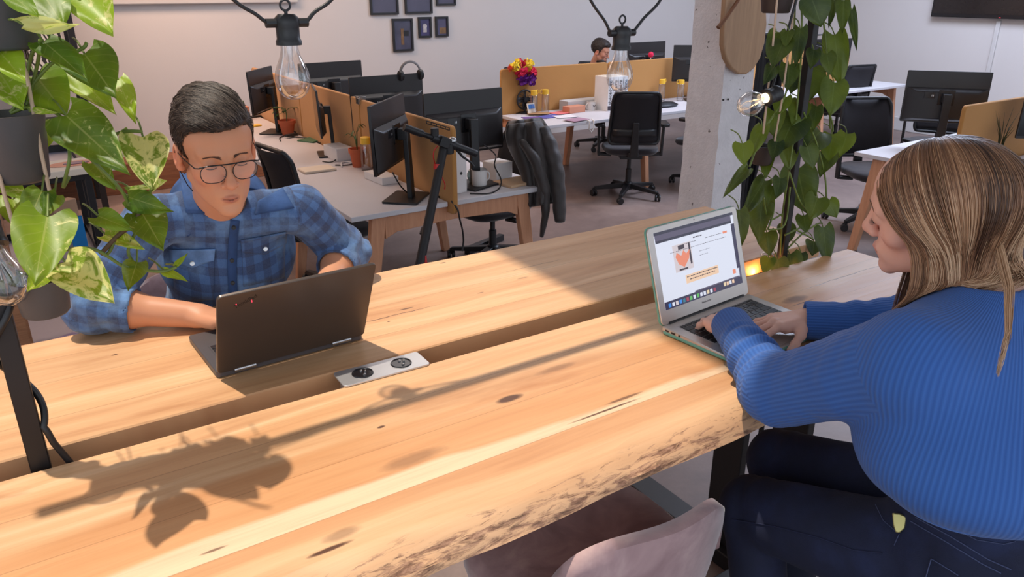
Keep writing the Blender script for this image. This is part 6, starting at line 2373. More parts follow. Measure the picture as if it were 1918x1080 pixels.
def spectacles():
    def frame(mb):
        for s_ in (-1, 1):
            out = []
            for k in range(33):
                a = 2 * PI * k / 32
                e = 2 / 2.7
                x = math.copysign(abs(math.cos(a)) ** e, math.cos(a)) * .0255
                z = math.copysign(abs(math.sin(a)) ** e, math.sin(a)) * .0205
                if z < 0: x *= 1 - 0.10 * (-z / .0205)
                out.append((s_ * (.0325) + x, -.109 + 0.10 * (abs(s_ * .0325 + x) - .01) ** 1 * .45, .010 + z))
            mb.tube(out, .0010, 6, cap=False)
            mb.tube([(s_ * .058, -.1035, .025), (s_ * .066, -.098, .024), (s_ * .0765, -.040, .020), (s_ * .0815, .006, .018), (s_ * .082, .020, .004), (s_ * .080, .026, -.012)], [.0014, .0014, .0011, .0011, .0012, .0012], 6)
            mb.tube([(s_ * .0065, -.108, .012), (s_ * .008, -.1045, .002), (s_ * .009, -.101, -.003)], [.0005, .0006, .0022], 6)
    f = head_part('glasses', 'specs', man, mw, frame)
    def bars(mb):
        mb.tube([(-.058, -.1035, .0262), (-.046, -.1065, .0292), (-.02, -.1095, .0300), (0, -.1105, .0296), (.02, -.1095, .0300), (.046, -.1065, .0292), (.058, -.1035, .0262)], .0015, 8)
    head_part('brow_bar', 'specs', f, mw, bars)
    def lens(mb):
        for s_ in (-1, 1):
            out = []
            for k in range(32):
                a = 2 * PI * k / 32
                e = 2 / 2.7
                x = math.copysign(abs(math.cos(a)) ** e, math.cos(a)) * .0250
                z = math.copysign(abs(math.sin(a)) ** e, math.sin(a)) * .0200
                if z < 0: x *= 1 - 0.10 * (-z / .0205)
                out.append((s_ * (.0325) + x, -.109 + 0.10 * (abs(s_ * .0325 + x) - .01) ** 1 * .45, .010 + z))
            mb.add(out, [tuple(range(32))])
    head_part('lens', 'lens', f, mw, lens, 0)
    # thin dark cord behind the ear
    head_part('glasses_cord', 'specs', man, mw, lambda mb: mb.tube([(-.080, .026, -.012), (-.074, .030, -.045), (-.062, .035, -.085), (-.050, .045, -.11)], .0012, 6))
spectacles()


def hairline(phi):
    x = np.abs(np.degrees(phi))
    return np.interp(x, [0, 30, 48, 62, 74, 84, 96, 112, 140, 180], [.092, .094, .084, .060, .012, .004, .036, .006, -.034, -.048])


def man_hair_field(q):
    d = ell(q, (0, .018, .056), (.0815, .102, .084))
    d = smin(d, ell(q, (-.004, -.040, .099), (.058, .050, .029)), .03)
    d = smin(d, ell(q, (0.0, .015, .112), (.056, .070, .026)), .02)
    phi = np.arctan2(q[:, 0], -(q[:, 1] - .0))
    cut = (hairline(phi) + 0.0015 * np.sin(phi * 60) - q[:, 2]) * 0.75
    # combing direction: from his left parting over to the right and back
    s_ = q @ A(-.55, .75, .25)
    t_ = q @ A(.75, .55, -.1)
    g = np.sin(t_ * 700 + 5 * np.sin(s_ * 30 + t_ * 40)) * 0.5 + np.sin(t_ * 310 + 4 * np.sin(s_ * 22) + 2)
    d = d + 0.0012 * g * np.clip((q[:, 2] - .05) * 20, 0.3, 1) + 0.002 * fbm(q, 60, 2.0)
    return smax(d, cut, .008)


M['hair_dark'] = hair_material('dark brown hair', [(0.0, (0.018, 0.012, 0.010)), (0.6, (0.045, 0.031, 0.025)), (1.0, (0.15, 0.11, 0.085))], 0.5, 0.35)


def man_hair():
    V_, Q_ = polygonise(lambda P: man_hair_field(mloc(P)), MT + A(-.13, -.16, -.10), MT + A(.13, .16, .19), .0028)
    V_ = relax(V_, Q_, 1, .4)
    h = np_mesh('hair', V_, Q_, 'hair_dark', man, {'tone': np.clip(.35 + .3 * fbm(mloc(V_), 90, 1), 0, 1)})
    R = np.random.default_rng(5)
    n = 9000
    ph = R.random(n) * 2 * PI - PI
    z = -.045 + .19 * R.random(n)
    dirs = np.stack([np.sin(ph), -np.cos(ph), np.zeros(n)], 1)
    q0 = dirs * .08 + np.stack([np.zeros(n), np.full(n, .018), z], 1)
    top = R.random(n) < .55
    a = R.random(n) * 2 * PI; rr = np.sqrt(R.random(n)) * .075
    q0[top] = np.stack([rr * np.cos(a), .01 + rr * np.sin(a) * 1.2, np.full(n, .16)], 1)[top]
    fr = ~top & (R.random(n) < .30)
    pf = R.uniform(-1.0, 1.0, n)
    q0[fr] = np.stack([np.sin(pf) * .085, -np.cos(pf) * .10, R.uniform(.088, .130, n)], 1)[fr]
    q0 = on_surface(q0, man_hair_field, -.001)
    # follow the comb field
    m = 7
    pts = [q0]
    p = q0
    jit = R.normal(0, .10, (n, 3))
    L = np.where(q0[:, 2] > .085, R.uniform(.030, .060, n), R.uniform(.012, .024, n))
    for k in range(m - 1):
        w_ = np.clip((p[:, 2] - .07) * 25, 0, 1)[:, None]
        topd = A(-.62, .72, .10) + np.stack([np.zeros(n), np.zeros(n), np.zeros(n)], 1)
        frontlift = np.clip((-p[:, 1] - .03) * 18, 0, 1)[:, None] * A(-.25, -.15, .55)
        side = np.stack([p[:, 0] * 0, np.full(n, .45), np.full(n, -.9)], 1)
        d = w_ * (topd + frontlift) + (1 - w_) * side + jit
        d /= np.linalg.norm(d, axis=1, keepdims=True)
        p = p + d * (L / (m - 1))[:, None]
        p = on_surface(p, man_hair_field, .0006 + .0022 * math.sin(PI * (k + 1) / m), 1)
        pts.append(p)
    pts = np.stack(pts, 1)
    # a few fly-away hairs at the crown
    W = pts.reshape(-1, 3) @ MR.T + MT
    rad = np.tile(np.linspace(1, .25, m) * .00062, (n, 1)) * R.uniform(.6, 1.2, (n, 1))
    V_, Q_ = tubes_np(W.reshape(n, m, 3), rad, 3)
    tone = np.repeat(np.clip(R.normal(.55, .34, n), 0, 1), m * 3)
    np_mesh('hair_strands', V_, Q_, 'hair_dark', h, {'tone': tone})
man_hair()


# ================================================================== the woman
WR = np.array([[-.879, .314, -.358], [-.350, -.936, .039], [-.323, .160, .933]])
WT = A(1.216, .610, 1.492)
SCW = 1.0
wloc = lambda P: (P - WT) @ WR
ww = lambda *v: A(*v) @ WR.T + WT
wshL, wshR = A(1.060, .520, 1.330), A(1.400, .540, 1.325)
welL, welR = A(1.086, .772, 1.146), A(1.575, .800, 1.148)
wwrL, wwrR = A(1.232, 1.000, 1.142), A(1.425, .960, 1.134)
wnb = A(1.232, .520, 1.385)
wpel = A(1.265, .425, .945)
wknL, wknR = A(1.142, .828, .822), A(1.318, .905, .834)
hwL = hand_prims(wwrL, A(.30, .95, -.10), A(0, .1, 1), 1, .90, [(0.45, 0.45, 0.3), (0.40, 0.5, 0.3), (0.42, 0.5, 0.3), (0.5, 0.5, 0.3)], 0.12, (0.7, 0.6, -0.2))
hwR = hand_prims(wwrR + A(0, .004, .004), A(-.90, .34, -.05), A(-.05, .1, 1), -1, .92, [(0.30, 0.28, 0.2), (0.30, 0.25, 0.15), (0.26, 0.22, 0.12), (0.20, 0.20, 0.12)], 0.16, (0.62, 0.74, -.34), 0.25)


def woman_headneck(P):
    d = head_field(wloc(P), True)
    return smin(d, rc(P, ww(0, .026, -.045), wnb, .047, .054), .02)


def woman_trunk(P):
    d = ell(P, (1.235, .505, 1.215), (.155, .10, .17), nrot(-.25, 0, 0))
    d = smin(d, rc(P, (1.24, .47, 1.12), wpel, .110, .140), .06)
    d = smin(d, rc(P, wshL, wshR, .045, .045), .05)
    d = smin(d, rc(P, wnb, (1.235, .51, 1.30), .05, .07), .04)
    d = smin(d, rc(P, wshL, welL, .044, .037), .03)
    d = smin(d, rc(P, wshR, welR, .044, .037), .03)
    for hp_, kn, ft in ((A(1.17, .43, .93), wknL, A(1.10, .70, .45)), (A(1.36, .44, .93), wknR, A(1.30, .78, .45))):
        d = smin(d, rc(P, hp_, kn, .085, .056), .03)
        d = smin(d, rc(P, kn, ft, .050, .036), .02)
        d = smin(d, rc(P, ft + A(0, 0, -.03), ft + A(-.01, .13, -.07), .034, .026), .02)
    return d


def knit_parts(P):
    tor = ell(P, (1.222, .495, 1.240), (.205, .150, .150), nrot(-.22, 0, 0))
    tor = smin(tor, ell(P, (1.238, .460, 1.165), (.258, .190, .118)), .07)
    tor = smin(tor, rc(P, wshL + A(.0, 0, -.01), wshR + A(0, 0, -.01), .070, .070), .06)
    tor = smin(tor, rc(P, wnb + A(0, -.02, -.02), (1.235, .47, 1.25), .062, .125), .05)
    n = fbm(P, 14, 3.3, 2)
    tor = tor + 0.004 * n
    def sleeve(sh, el, wr, seed, c, ext):
        L = np.linalg.norm(el - sh); L2 = np.linalg.norm(wr - el)
        up = rc(P, sh + A(0, .01, -.02), el, .080, .061)
        lo = rc(P, el, el + (wr - el) * .82, .057, .043)
        t2 = ((P - el) @ (wr - el)) / L2
        s_ = smin(up, lo, .03)
        w_ = np.clip(1 - np.abs(t2 - .12) / .14, 0, 1)
        s_ = s_ + (0.0060 if c < 1 else .0025) * w_ * np.sin(t2 * 130 + 3.0 * fbm(P, 14, seed) + c) + .0045 * fbm(P, 22, seed)
        cf = rc(P, el + (wr - el) * .80, wr + (wr - el) * ext / L2, .0430, .0435)
        cf = smax(cf, (P - wr - (wr - el) / L2 * ext) @ ((wr - el) / L2), .004)
        cf = smax(cf, -((P - el - (wr - el) * .76) @ ((wr - el) / L2)), .004)
        return s_, cf
    sL, cL = sleeve(wshL, welL, wwrL, 1.1, 0.5, .034)
    sR, cR = sleeve(wshR, welR, wwrR, 4.4, 2.0, .006)
    return tor, sL, cL, sR, cR


def hemz(P): return 1.085 + 0.10 * (P[:, 1] - .45) * 0 + 0.012 * np.sin((P[:, 0] - 1.0) * 9) - .05 * np.clip((P[:, 1] - .50), 0, 1)


def knit_field(P):
    tor, sL, cL, sR, cR = knit_parts(P)
    hz = hemz(P)
    tor = smax(tor, hz - P[:, 2], .012)
    d = smin(tor, sL, .020)
    d = smin(d, sR, .020)
    d = np.minimum(np.minimum(d, cL), cR)
    d = smax(d, -rc(P, wnb + A(0, .0, .025), ww(0, .02, -.06), .054, .062), .01)
    for el, wr, ext in ((welL, wwrL, .034), (welR, wwrR, .006)):
        ax = (wr - el) / np.linalg.norm(wr - el)
        d = smax(d, -rc(P, wr + ax * (ext - .012), wr + ax * (ext + .05), .035, .037), .003)
    return d


def knit_mat():
    t = NT('blue rib knit')
    u = t.attr('u').outputs['Fac']
    o = t.obj()
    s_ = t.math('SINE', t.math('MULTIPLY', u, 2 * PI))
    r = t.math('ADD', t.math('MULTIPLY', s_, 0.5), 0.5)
    st = t.math('SINE', t.math('MULTIPLY', t.attr('v').outputs['Fac'], 2 * PI * 160))
    n = t.noise(o, 8, 3)
    fz = t.noise(o, 700, 2)
    base = t.mix(n, srgb(52, 96, 168), srgb(62, 108, 180))
    base = t.mix(t.math('MULTIPLY', t.math('SUBTRACT', 1.0, r), 0.45), base, srgb(32, 68, 136))  # shade of the rib grooves put into the colour
    t.col(base)
    t.b.inputs['Roughness'].default_value = 0.95
    t.b.inputs['Sheen Weight'].default_value = 0.10
    t.b.inputs['Sheen Roughness'].default_value = 0.5
    h = t.math('ADD', t.math('MULTIPLY', r, 1.0), t.math('ADD', t.math('MULTIPLY', st, 0.03), t.math('MULTIPLY', fz, 0.25)))
    t.bump(h, 0.42, 0.0018)
    return t.m
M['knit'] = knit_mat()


def jeans_field(P):
    d = rc(P, (1.245, .455, 1.10), wpel, .150, .165)
    for hp_, kn, ft in ((A(1.170, .43, .935), wknL, A(1.10, .70, .47)), (A(1.355, .44, .935), wknR, A(1.30, .78, .47))):
        th = rc(P, hp_, kn, .100, .070)
        L = np.linalg.norm(kn - hp_)
        t_ = ((P - hp_) @ (kn - hp_)) / L
        th = th + .0028 * np.sin(t_ * 95 + 3 * fbm(P, 15, 2.5)) * (np.clip(1 - np.abs(t_ - .06) / .10, 0, 1) + np.clip(1 - np.abs(t_ - L) / .07, 0, 1))
        d = smin(d, th, .025)
        d = smin(d, rc(P, kn, ft, .064, .045), .012)
    d = d + .0015 * fbm(P, 30, 6)
    return smax(d, P[:, 2] - 1.135, .01)


def jeans_mat():
    t = NT('dark indigo jeans')
    o = t.obj()
    n = t.noise(o, 7, 5, 0.6)
    tw = t.noise(t.mapping(o, (600, 600, 900)), 1.0, 2)
    c = t.ramp(n, [(0.3, srgb(14, 16, 34)), (0.55, srgb(20, 25, 52)), (0.75, srgb(32, 42, 78))])
    t.col(t.mix(t.math('MULTIPLY', tw, 0.15), c, srgb(44, 58, 96)))
    t.b.inputs['Roughness'].default_value = 0.85
    t.bump(t.math('ADD', tw, t.noise(o, 50, 3)), 0.3, 0.002)
    return t.m
M['jeans'] = jeans_mat()
M['stitch'] = mat('pale jeans stitching', srgb(70, 78, 112), 0.8)
M['jeans_edge'] = mat('faded jeans hem', srgb(30, 36, 66), 0.85, var=0.2, vscale=60)


def build_woman():
    root = thing('person', 'blonde woman in a blue ribbed sweater and dark jeans at the silver laptop', 'person', (1.275, .42, 0))
    V1, Q1 = polygonise(woman_headneck, WT + A(-.17, -.16, -.17), WT + A(.16, .17, .16), .0026)
    V1 = finish(V1, Q1)
    V2, Q2 = polygonise(arm_fn(welL, wwrL, hwL, .037, .0255), A(.98, .70, 1.06), A(1.42, 1.25, 1.24), .0026)
    V3, Q3 = polygonise(arm_fn(welR, wwrR, hwR, .037, .0255), A(1.18, .72, 1.06), A(1.66, 1.12, 1.24), .0026)
    V4, Q4 = polygonise(woman_trunk, A(.95, .25, .33), A(1.68, 1.02, 1.42), .010)
    V_, Q_ = join_np([(V1, Q1), (finish(V2, Q2), Q2), (finish(V3, Q3), Q3), (V4, Q4)])
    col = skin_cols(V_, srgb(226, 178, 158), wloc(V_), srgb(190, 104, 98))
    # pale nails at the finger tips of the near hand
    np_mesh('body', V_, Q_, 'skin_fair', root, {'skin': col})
    nb = MB()
    for hp_, N_ in ((hwR, A(-.05, .1, 1)), (hwL, A(0, .1, 1))):
        for ch in hp_[1]:
            a, b, r1, r2 = ch[-1]
            dd = (b - a) / np.linalg.norm(b - a)
            n_ = N_ - dd * (N_ @ dd); n_ /= np.linalg.norm(n_)
            s_ = np.cross(dd, n_)
            rows = []
            for i in range(6):
                f = i / 5
                c_ = a + dd * (np.linalg.norm(b - a) * .45 + .016 * f) + n_ * (r2 * (1.02 - .15 * f))
                wd = r2 * .75 * math.sqrt(max(0.02, 1 - (f * .98) ** 3))
                rows.append([tuple(c_ - s_ * wd - n_ * .0012), tuple(c_), tuple(c_ + s_ * wd - n_ * .0012)])
            nb.grid(rows)
    nb.build('fingernails', M['nail'], root, world=True, solid=0.0008)
    # sweater
    V_, Q_ = polygonise(knit_field, A(.93, .22, .93), A(1.70, 1.06, 1.45), .0042)
    V_ = finish(V_, Q_)
    tor, sL, cL, sR, cR = knit_parts(V_)
    per = .0074
    q = V_ - A(1.245, .50, 0)
    # ribs on the body fan out from the neck over the back
    u = np.arctan2(q[:, 1], q[:, 0]) ; u = np.where(u < PI / 2, u + 2 * PI, u) * (.235 / per)
    v = V_[:, 2].copy()
    k = np.argmin(np.stack([tor, np.minimum(sL, cL), np.minimum(sR, cR)]), 0)
    us, vs_ = [u], [v]
    lab = np.zeros(len(V_), int)
    for kk, (sh, el, wr) in ((1, (wshL, welL, wwrL)), (2, (wshR, welR, wwrR))):
        up = rc(V_, sh, el, .07, .06) < rc(V_, el, wr, .06, .045)
        def ang(a, b):
            ax = (b - a) / np.linalg.norm(b - a)
            e1 = np.cross(ax, A(0.0, 0.1, 1)); e1 /= np.linalg.norm(e1); e2 = np.cross(ax, e1)
            qq = V_ - a
            th = np.arctan2(-(qq @ e2), (qq @ e1)) ; return th, qq @ ax
        ta, va = ang(sh, el); tb_, vb = ang(el, wr)
        # keep the branch cut underneath the arm
        ta = np.where(ta < -PI / 2 - .3, ta + 2 * PI, ta); tb_ = np.where(tb_ < -PI / 2 - .3, tb_ + 2 * PI, tb_)
        m = (k == kk) & (~up | (va > .045))
        us += [ta * (.058 / per), tb_ * (.050 / per)]; vs_ += [va, vb + .3]
        lab[m] = np.where(up, 2 * kk - 1, 2 * kk)[m]
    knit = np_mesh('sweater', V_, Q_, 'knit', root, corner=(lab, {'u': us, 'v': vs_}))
    # collar roll
    ax = A(0, .25, 1) / np.linalg.norm(A(0, .25, 1))
    e1 = A(1, 0, 0); e2 = np.cross(ax, e1)
    mb = MB().tube([tuple(wnb + A(0, -.004, .004) + (e1 * math.cos(a) + e2 * math.sin(a)) * .064) for a in [2 * PI * k / 36 for k in range(37)]], .010, 10, cap=False)
    mb.build('neckband', M['knit_plain'], knit, smooth=80, world=True)
    # hem band
    ring = []
    for k in range(73):
        a = 2 * PI * k / 72
        ring.append(A(1.242 + .205 * math.cos(a), .46 + .150 * math.sin(a), 1.090))
    ring = np.array(ring)
    ring = on_surface(ring, lambda P: knit_parts(P)[0], -.006)
    ring[:, 2] = hemz(ring) + .006
    MB().tube([tuple(p) for p in ring], .009, 8, cap=False).build('hem', M['knit_plain'], knit, smooth=80, world=True)
    # jeans
    V_, Q_ = polygonise(jeans_field, A(.90, .20, .40), A(1.56, 1.03, 1.15), .0065)
    V_ = finish(V_, Q_)
    jn = np_mesh('jeans', V_, Q_, 'jeans', root)
    bvh = BVHTree.FromPolygons([tuple(p) for p in V_], [tuple(int(i) for i in q_) for q_ in Q_])
    org = Vector((0, 0, CAM_H))
    def on(px, py, off=0.001):
        r = Vector(_F * FPX + _R * (px - 959) + _U * (540 - py)).normalized()
        loc, nor, idx, dist = bvh.ray_cast(org, r)
        if loc is None: return None
        if nor.dot(r) > 0: nor = -nor
        return loc + nor * off
    def seam(name, pts, r=.0008, m='stitch'):
        out = []
        for i in range(len(pts) - 1):
            for k in range(8):
                f = k / 8
                p = on(pts[i][0] * (1 - f) + pts[i + 1][0] * f, pts[i][1] * (1 - f) + pts[i + 1][1] * f)
                if p is not None: out.append(p)
        if len(out) > 2: MB().tube(out, r, 6).build(name, m, jn, smooth=80, world=True)
    seam('seam', [(1372, 972), (1450, 985), (1530, 1005), (1600, 1030), (1660, 1036)], .0012, 'jeans_edge')
    seam('stitching', [(1640, 945), (1655, 975), (1685, 1000)], .0007)
    seam('stitching', [(1706, 975), (1770, 1012), (1840, 1055), (1880, 1075)], .0010)
    seam('stitching', [(1716, 968), (1780, 1003), (1850, 1046), (1900, 1068)], .0010)
    seam('stitching', [(1735, 1080), (1745, 1046), (1762, 1056), (1800, 1080)], .0010)
    seam('stitching', [(1790, 990), (1830, 1010), (1880, 1018), (1905, 1012)], .0008)
    seam('stitching', [(1685, 1000), (1674, 1024)], .0007)
    p = on(1690, 980, 0.006)
    if p is not None:
        T = frame_to(p, p + (org - p) * .1)
        X = T.to_3x3() @ Vector((1, 0, 0)); Y = T.to_3x3() @ Vector((0, 1, 0))
        MB().prism([(-.013, .012), (-.002, .015), (.010, .013), (.010, -.006), (.004, -.016), (-.002, -.017), (-.008, -.006)], -.003, .003, T).build('metal_tip', M['gold_tag'], jn, world=True, bevel=0.002)
    return root


M['knit_plain'] = mat('blue knit edge', srgb(52, 96, 168), 0.95, bump=0.6, bscale=420, sheen=0.3)
M['nail'] = mat('pale nail', srgb(216, 190, 176), 0.3)
M['gold_tag'] = mat('gold and steel tip', srgb(205, 195, 130), 0.3, 0.8)
woman = build_woman()
brows_lashes(woman, ww, True, 'brow_fair')
# ------------------------------------------------------------------ the woman's long hair
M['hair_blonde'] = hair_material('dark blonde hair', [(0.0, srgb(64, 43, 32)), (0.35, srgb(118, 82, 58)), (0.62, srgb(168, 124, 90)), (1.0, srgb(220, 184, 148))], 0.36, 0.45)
_HC = A(0, .012, .040)
_HR = A(.080, .100, .088)


def _ell_r(d):  # radius of the hair ellipsoid along unit directions
    return 1.0 / np.sqrt(((d / _HR) ** 2).sum(-1))


def hair_paths(psi, off, m1, m2, length, side, drift, bang):
    """psi (n,) degrees from the face (left positive); returns world paths (n, m1+m2, 3)"""
    n = len(psi)
    ap = np.abs(psi)
    y0 = np.interp(ap, [62, 95, 140, 180], [-.078, -.030, .045, .080])
    x0 = np.sign(psi) * .001 - .020
    root = np.stack([x0, y0 - .012, np.sqrt(np.maximum(0.02, 1 - ((y0 - .012) / .10) ** 2)) * .088], 1)
    rd = root / np.linalg.norm(root, axis=1, keepdims=True)
    pr = np.radians(psi)
    wd = np.stack([np.sin(pr), -np.cos(pr), np.full(n, -.38)], 1)
    wd /= np.linalg.norm(wd, axis=1, keepdims=True)
    om = np.arccos(np.clip((rd * wd).sum(1), -1, 1))
    out = []
    for i in range(m1):
        s_ = i / (m1 - 1)
        d = (np.sin((1 - s_) * om)[:, None] * rd + np.sin(s_ * om)[:, None] * wd) / np.sin(om)[:, None]
        # front locks swing forward before they sweep back
        d[:, 1] += bang * math.sin(PI * s_ ** .8) * np.clip((105 - ap) / 40, 0, 1) * .30
        d /= np.linalg.norm(d, axis=1, keepdims=True)
        out.append(_HC + d * (_ell_r(d) + off * (0.35 + 0.65 * s_))[:, None])
    top = np.stack(out, 1).reshape(-1, 3) @ WR.T + WT
    top = top.reshape(n, m1, 3)
    last = top[:, -1]; prev = top[:, -2]
    v = last - prev; st = length / m2
    v = v / np.linalg.norm(v, axis=1, keepdims=True)
    p = last.copy(); fall = []
    cen = A(1.232, .53, 0)
    for i in range(m2):
        f = (i + 1) / m2
        g = A(0, 0, -1.0)
        inw = (cen - p) * A(1, 1, 0)
        inw /= np.linalg.norm(inw, axis=1, keepdims=True) + 1e-9
        v = v * .62 + (g + inw * (0.10 + .10 * f) + drift) * .38
        v /= np.linalg.norm(v, axis=1, keepdims=True)
        p = p + v * st[:, None]
        fall.append(p.copy())
    return np.concatenate([top, np.stack(fall, 1)], 1)


def body_avoid(P):
    return np.minimum(knit_parts(P)[0], np.minimum(knit_parts(P)[1], rc(P, ww(0, .026, -.045), wnb, .050, .056)))


def clean_paths(W, off):
    sh = W.shape
    fl_ = W[:, 8:].reshape(-1, 3)
    sel = fl_[:, 2] < 1.47
    q = fl_[sel]
    fl_[sel] = project_out(q, body_avoid, off, 3)
    W = W.copy(); W[:, 8:] = fl_.reshape(sh[0], -1, 3)
    k = W[:, 9:-1]
    W[:, 9:-1] = .5 * k + .25 * (W[:, 8:-2] + W[:, 10:])
    return W


def woman_hair():
    R = np.random.default_rng(12)
    # base sheet
    ps = np.concatenate([np.linspace(70, 180, 46), np.linspace(-179, -60, 46)])
    z = np.zeros(len(ps))
    W = hair_paths(ps, z + .004, 12, 10, z + .165, None, A(0, 0, 0), 1.0)
    W = clean_paths(W, .004)
    mb = MB().grid([[tuple(p) for p in r] for r in W])
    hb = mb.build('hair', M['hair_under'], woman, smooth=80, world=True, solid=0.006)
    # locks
    nl = 150
    lp = np.concatenate([R.uniform(67, 180, int(nl * .68)), R.uniform(-180, -60, nl - int(nl * .68))])
    lp[:6] = [67, 68, 70, 73, 76, 80]
    per = 92
    psi = np.repeat(lp, per); n = len(psi)
    jit = R.normal(0, 1, n)
    ltone = np.repeat(np.clip(R.normal(.46, .34, nl), 0, 1), per)
    lwave = np.repeat(R.uniform(0, 6.28, nl), per)
    llen = np.repeat(R.uniform(.145, .195, nl), per)
    loff = np.repeat(R.uniform(.004, .013, nl), per)
    psi2 = psi + jit * 3.4
    lim = np.sign(psi2) * np.maximum(np.abs(psi2), np.where(psi2 > 0, 65.0, 58.0))
    psi2 = np.where(np.abs(psi2) > 182, psi, lim)
    off = loff + R.uniform(0, .0045, n) + .0008 * np.abs(jit)
    dr = np.zeros((n, 3))
    front = np.clip((95 - np.abs(psi)) / 30, 0, 1)[:, None]
    dr += front * A(-.34, .20, 0)
    llen = llen + front[:, 0] * .030
    W = hair_paths(psi2, off, 12, 10, llen + R.normal(0, .008, n), None, dr, 1.0)
    m = W.shape[1]
    s_ = np.linspace(0, 1, m)
    wav = np.sin(s_[None] * 9 + lwave[:, None]) * .0045 * s_[None]
    W[:, :, 0] += wav; W[:, :, 1] += np.cos(s_[None] * 8 + lwave[:, None] * 1.7) * .004 * s_[None]
    W = clean_paths(W, .006)
    W += R.normal(0, .0011, (n, 1, 3)) * np.clip((np.arange(m) - 3) / 9, 0, 1)[None, :, None]
    # each strand starts somewhere on the scalp part of the path
    rad = np.tile(np.interp(s_, [0, .1, .75, 1], [.0004, .00066, .0006, .00012]), (n, 1)) * R.uniform(.6, 1.25, (n, 1))
    V_, Q_ = tubes_np(W, rad, 3)
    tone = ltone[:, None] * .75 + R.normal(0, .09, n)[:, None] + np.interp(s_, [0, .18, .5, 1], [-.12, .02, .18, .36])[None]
    tone = np.repeat(np.clip(tone, 0, 1).reshape(-1), 3)
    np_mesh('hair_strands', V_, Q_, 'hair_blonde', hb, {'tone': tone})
    # pale wisp hanging down the back
    ks = 60
    c0 = np.array([list(at(1868, 455, d=1.14)), list(at(1890, 540, d=1.08)), list(at(1888, 620, d=1.04)), list(at(1868, 700, d=1.04))])
    pts = []
    for t_ in np.linspace(0, 1, 10):
        x = t_ * 3; i = min(int(x), 2); f = x - i
        pts.append(c0[i] * (1 - f) + c0[i + 1] * f)
    pts = np.array(pts)
    w_ = np.linspace(1.0, .15, 10)
    P = pts[None] + R.normal(0, .0065, (ks, 1, 3)) * (w_ * (1.1 - w_ * .5))[None, :, None] + .002 * np.sin(np.arange(10) * 1.3 + R.uniform(0, 6, (ks, 1)))[:, :, None]
    P = project_out(P.reshape(-1, 3), lambda q: knit_parts(q)[0], .004, 3).reshape(P.shape)
    V_, Q_ = tubes_np(P, np.tile(np.array([.0003, .0005, .0006, .0006, .0006, .00055, .0005, .0004, .0003, .0001]), (ks, 1)), 3)
    np_mesh('hair_wisp', V_, Q_, 'hair_blonde', hb, {'tone': np.full(len(V_), .92)})
M['hair_under'] = mat('hair under sheet', srgb(92, 66, 50), 0.6, var=0.3, vscale=40)  # plain brown for the sheet beneath the strands
woman_hair()


# ------------------------------------------------------------------ the man far behind the middle bench
def far_man():
    root = thing('person', 'dark-haired bearded man far behind the middle bench, only his head showing', 'person', (5.76, 7.12, 0))
    T = A(5.765, 6.98, 1.135)
    Rm = nrot(.30, 0, .55)
    loc = lambda P: (P - T) @ Rm
    def f(P):
        d = head_field(loc(P))
        d = smin(d, rc(P, T + A(0, .03, -.05), T + A(0, .09, -.16), .055, .062), .02)
        return d
    V_, Q_ = polygonise(f, T + A(-.14, -.15, -.2), T + A(.14, .18, .17), .005)
    def tr(P):
        d = rc(P, T + A(-.16, .12, -.22), T + A(.16, .12, -.22), .06, .06)
        d = smin(d, rc(P, T + A(0, .12, -.25), T + A(0, .18, -.62), .13, .13), .06)
        for s_ in (-1, 1): d = smin(d, rc(P, T + A(s_ * .19, .11, -.22), T + A(s_ * .24, -.05, -.42), .05, .045), .03)
        return d
    V2, Q2 = polygonise(tr, T + A(-.36, -.18, -.80), T + A(.36, .36, -.10), .014)
    Vj, Qj = join_np([(V_, Q_), (V2, Q2)])
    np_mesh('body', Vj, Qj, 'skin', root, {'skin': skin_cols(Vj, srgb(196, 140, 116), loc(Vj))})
    V_, Q_ = polygonise(lambda P: smax(tr(P) - .012, -(P[:, 2] - (T[2] - .62)), .01), T + A(-.38, -.20, -.80), T + A(.38, .38, -.08), .014)
    np_mesh('sweater', V_, Q_, 'dark_trousers', root)
    def hr(P):
        q = loc(P)
        h_ = man_hair_field(q * A(1, 1, .97)) - .004 + .004 * fbm(q, 120, 1)
        b = ell(q, (0, -.050, -.085), (.060, .058, .050))
        b = smax(b, -ell(q, (0, -.10, -.045), (.040, .03, .022)), .01)
        b = smax(b, q[:, 2] + .035 - .0 * q[:, 0], .01) + .002 * fbm(q, 150, 2)
        return np.minimum(h_, b)
    V_, Q_ = polygonise(hr, T + A(-.15, -.16, -.18), T + A(.15, .18, .19), .0045)
    np_mesh('hair', V_, Q_, 'hair_dark', root, {'tone': np.full(len(V_), .15)})
far_man()
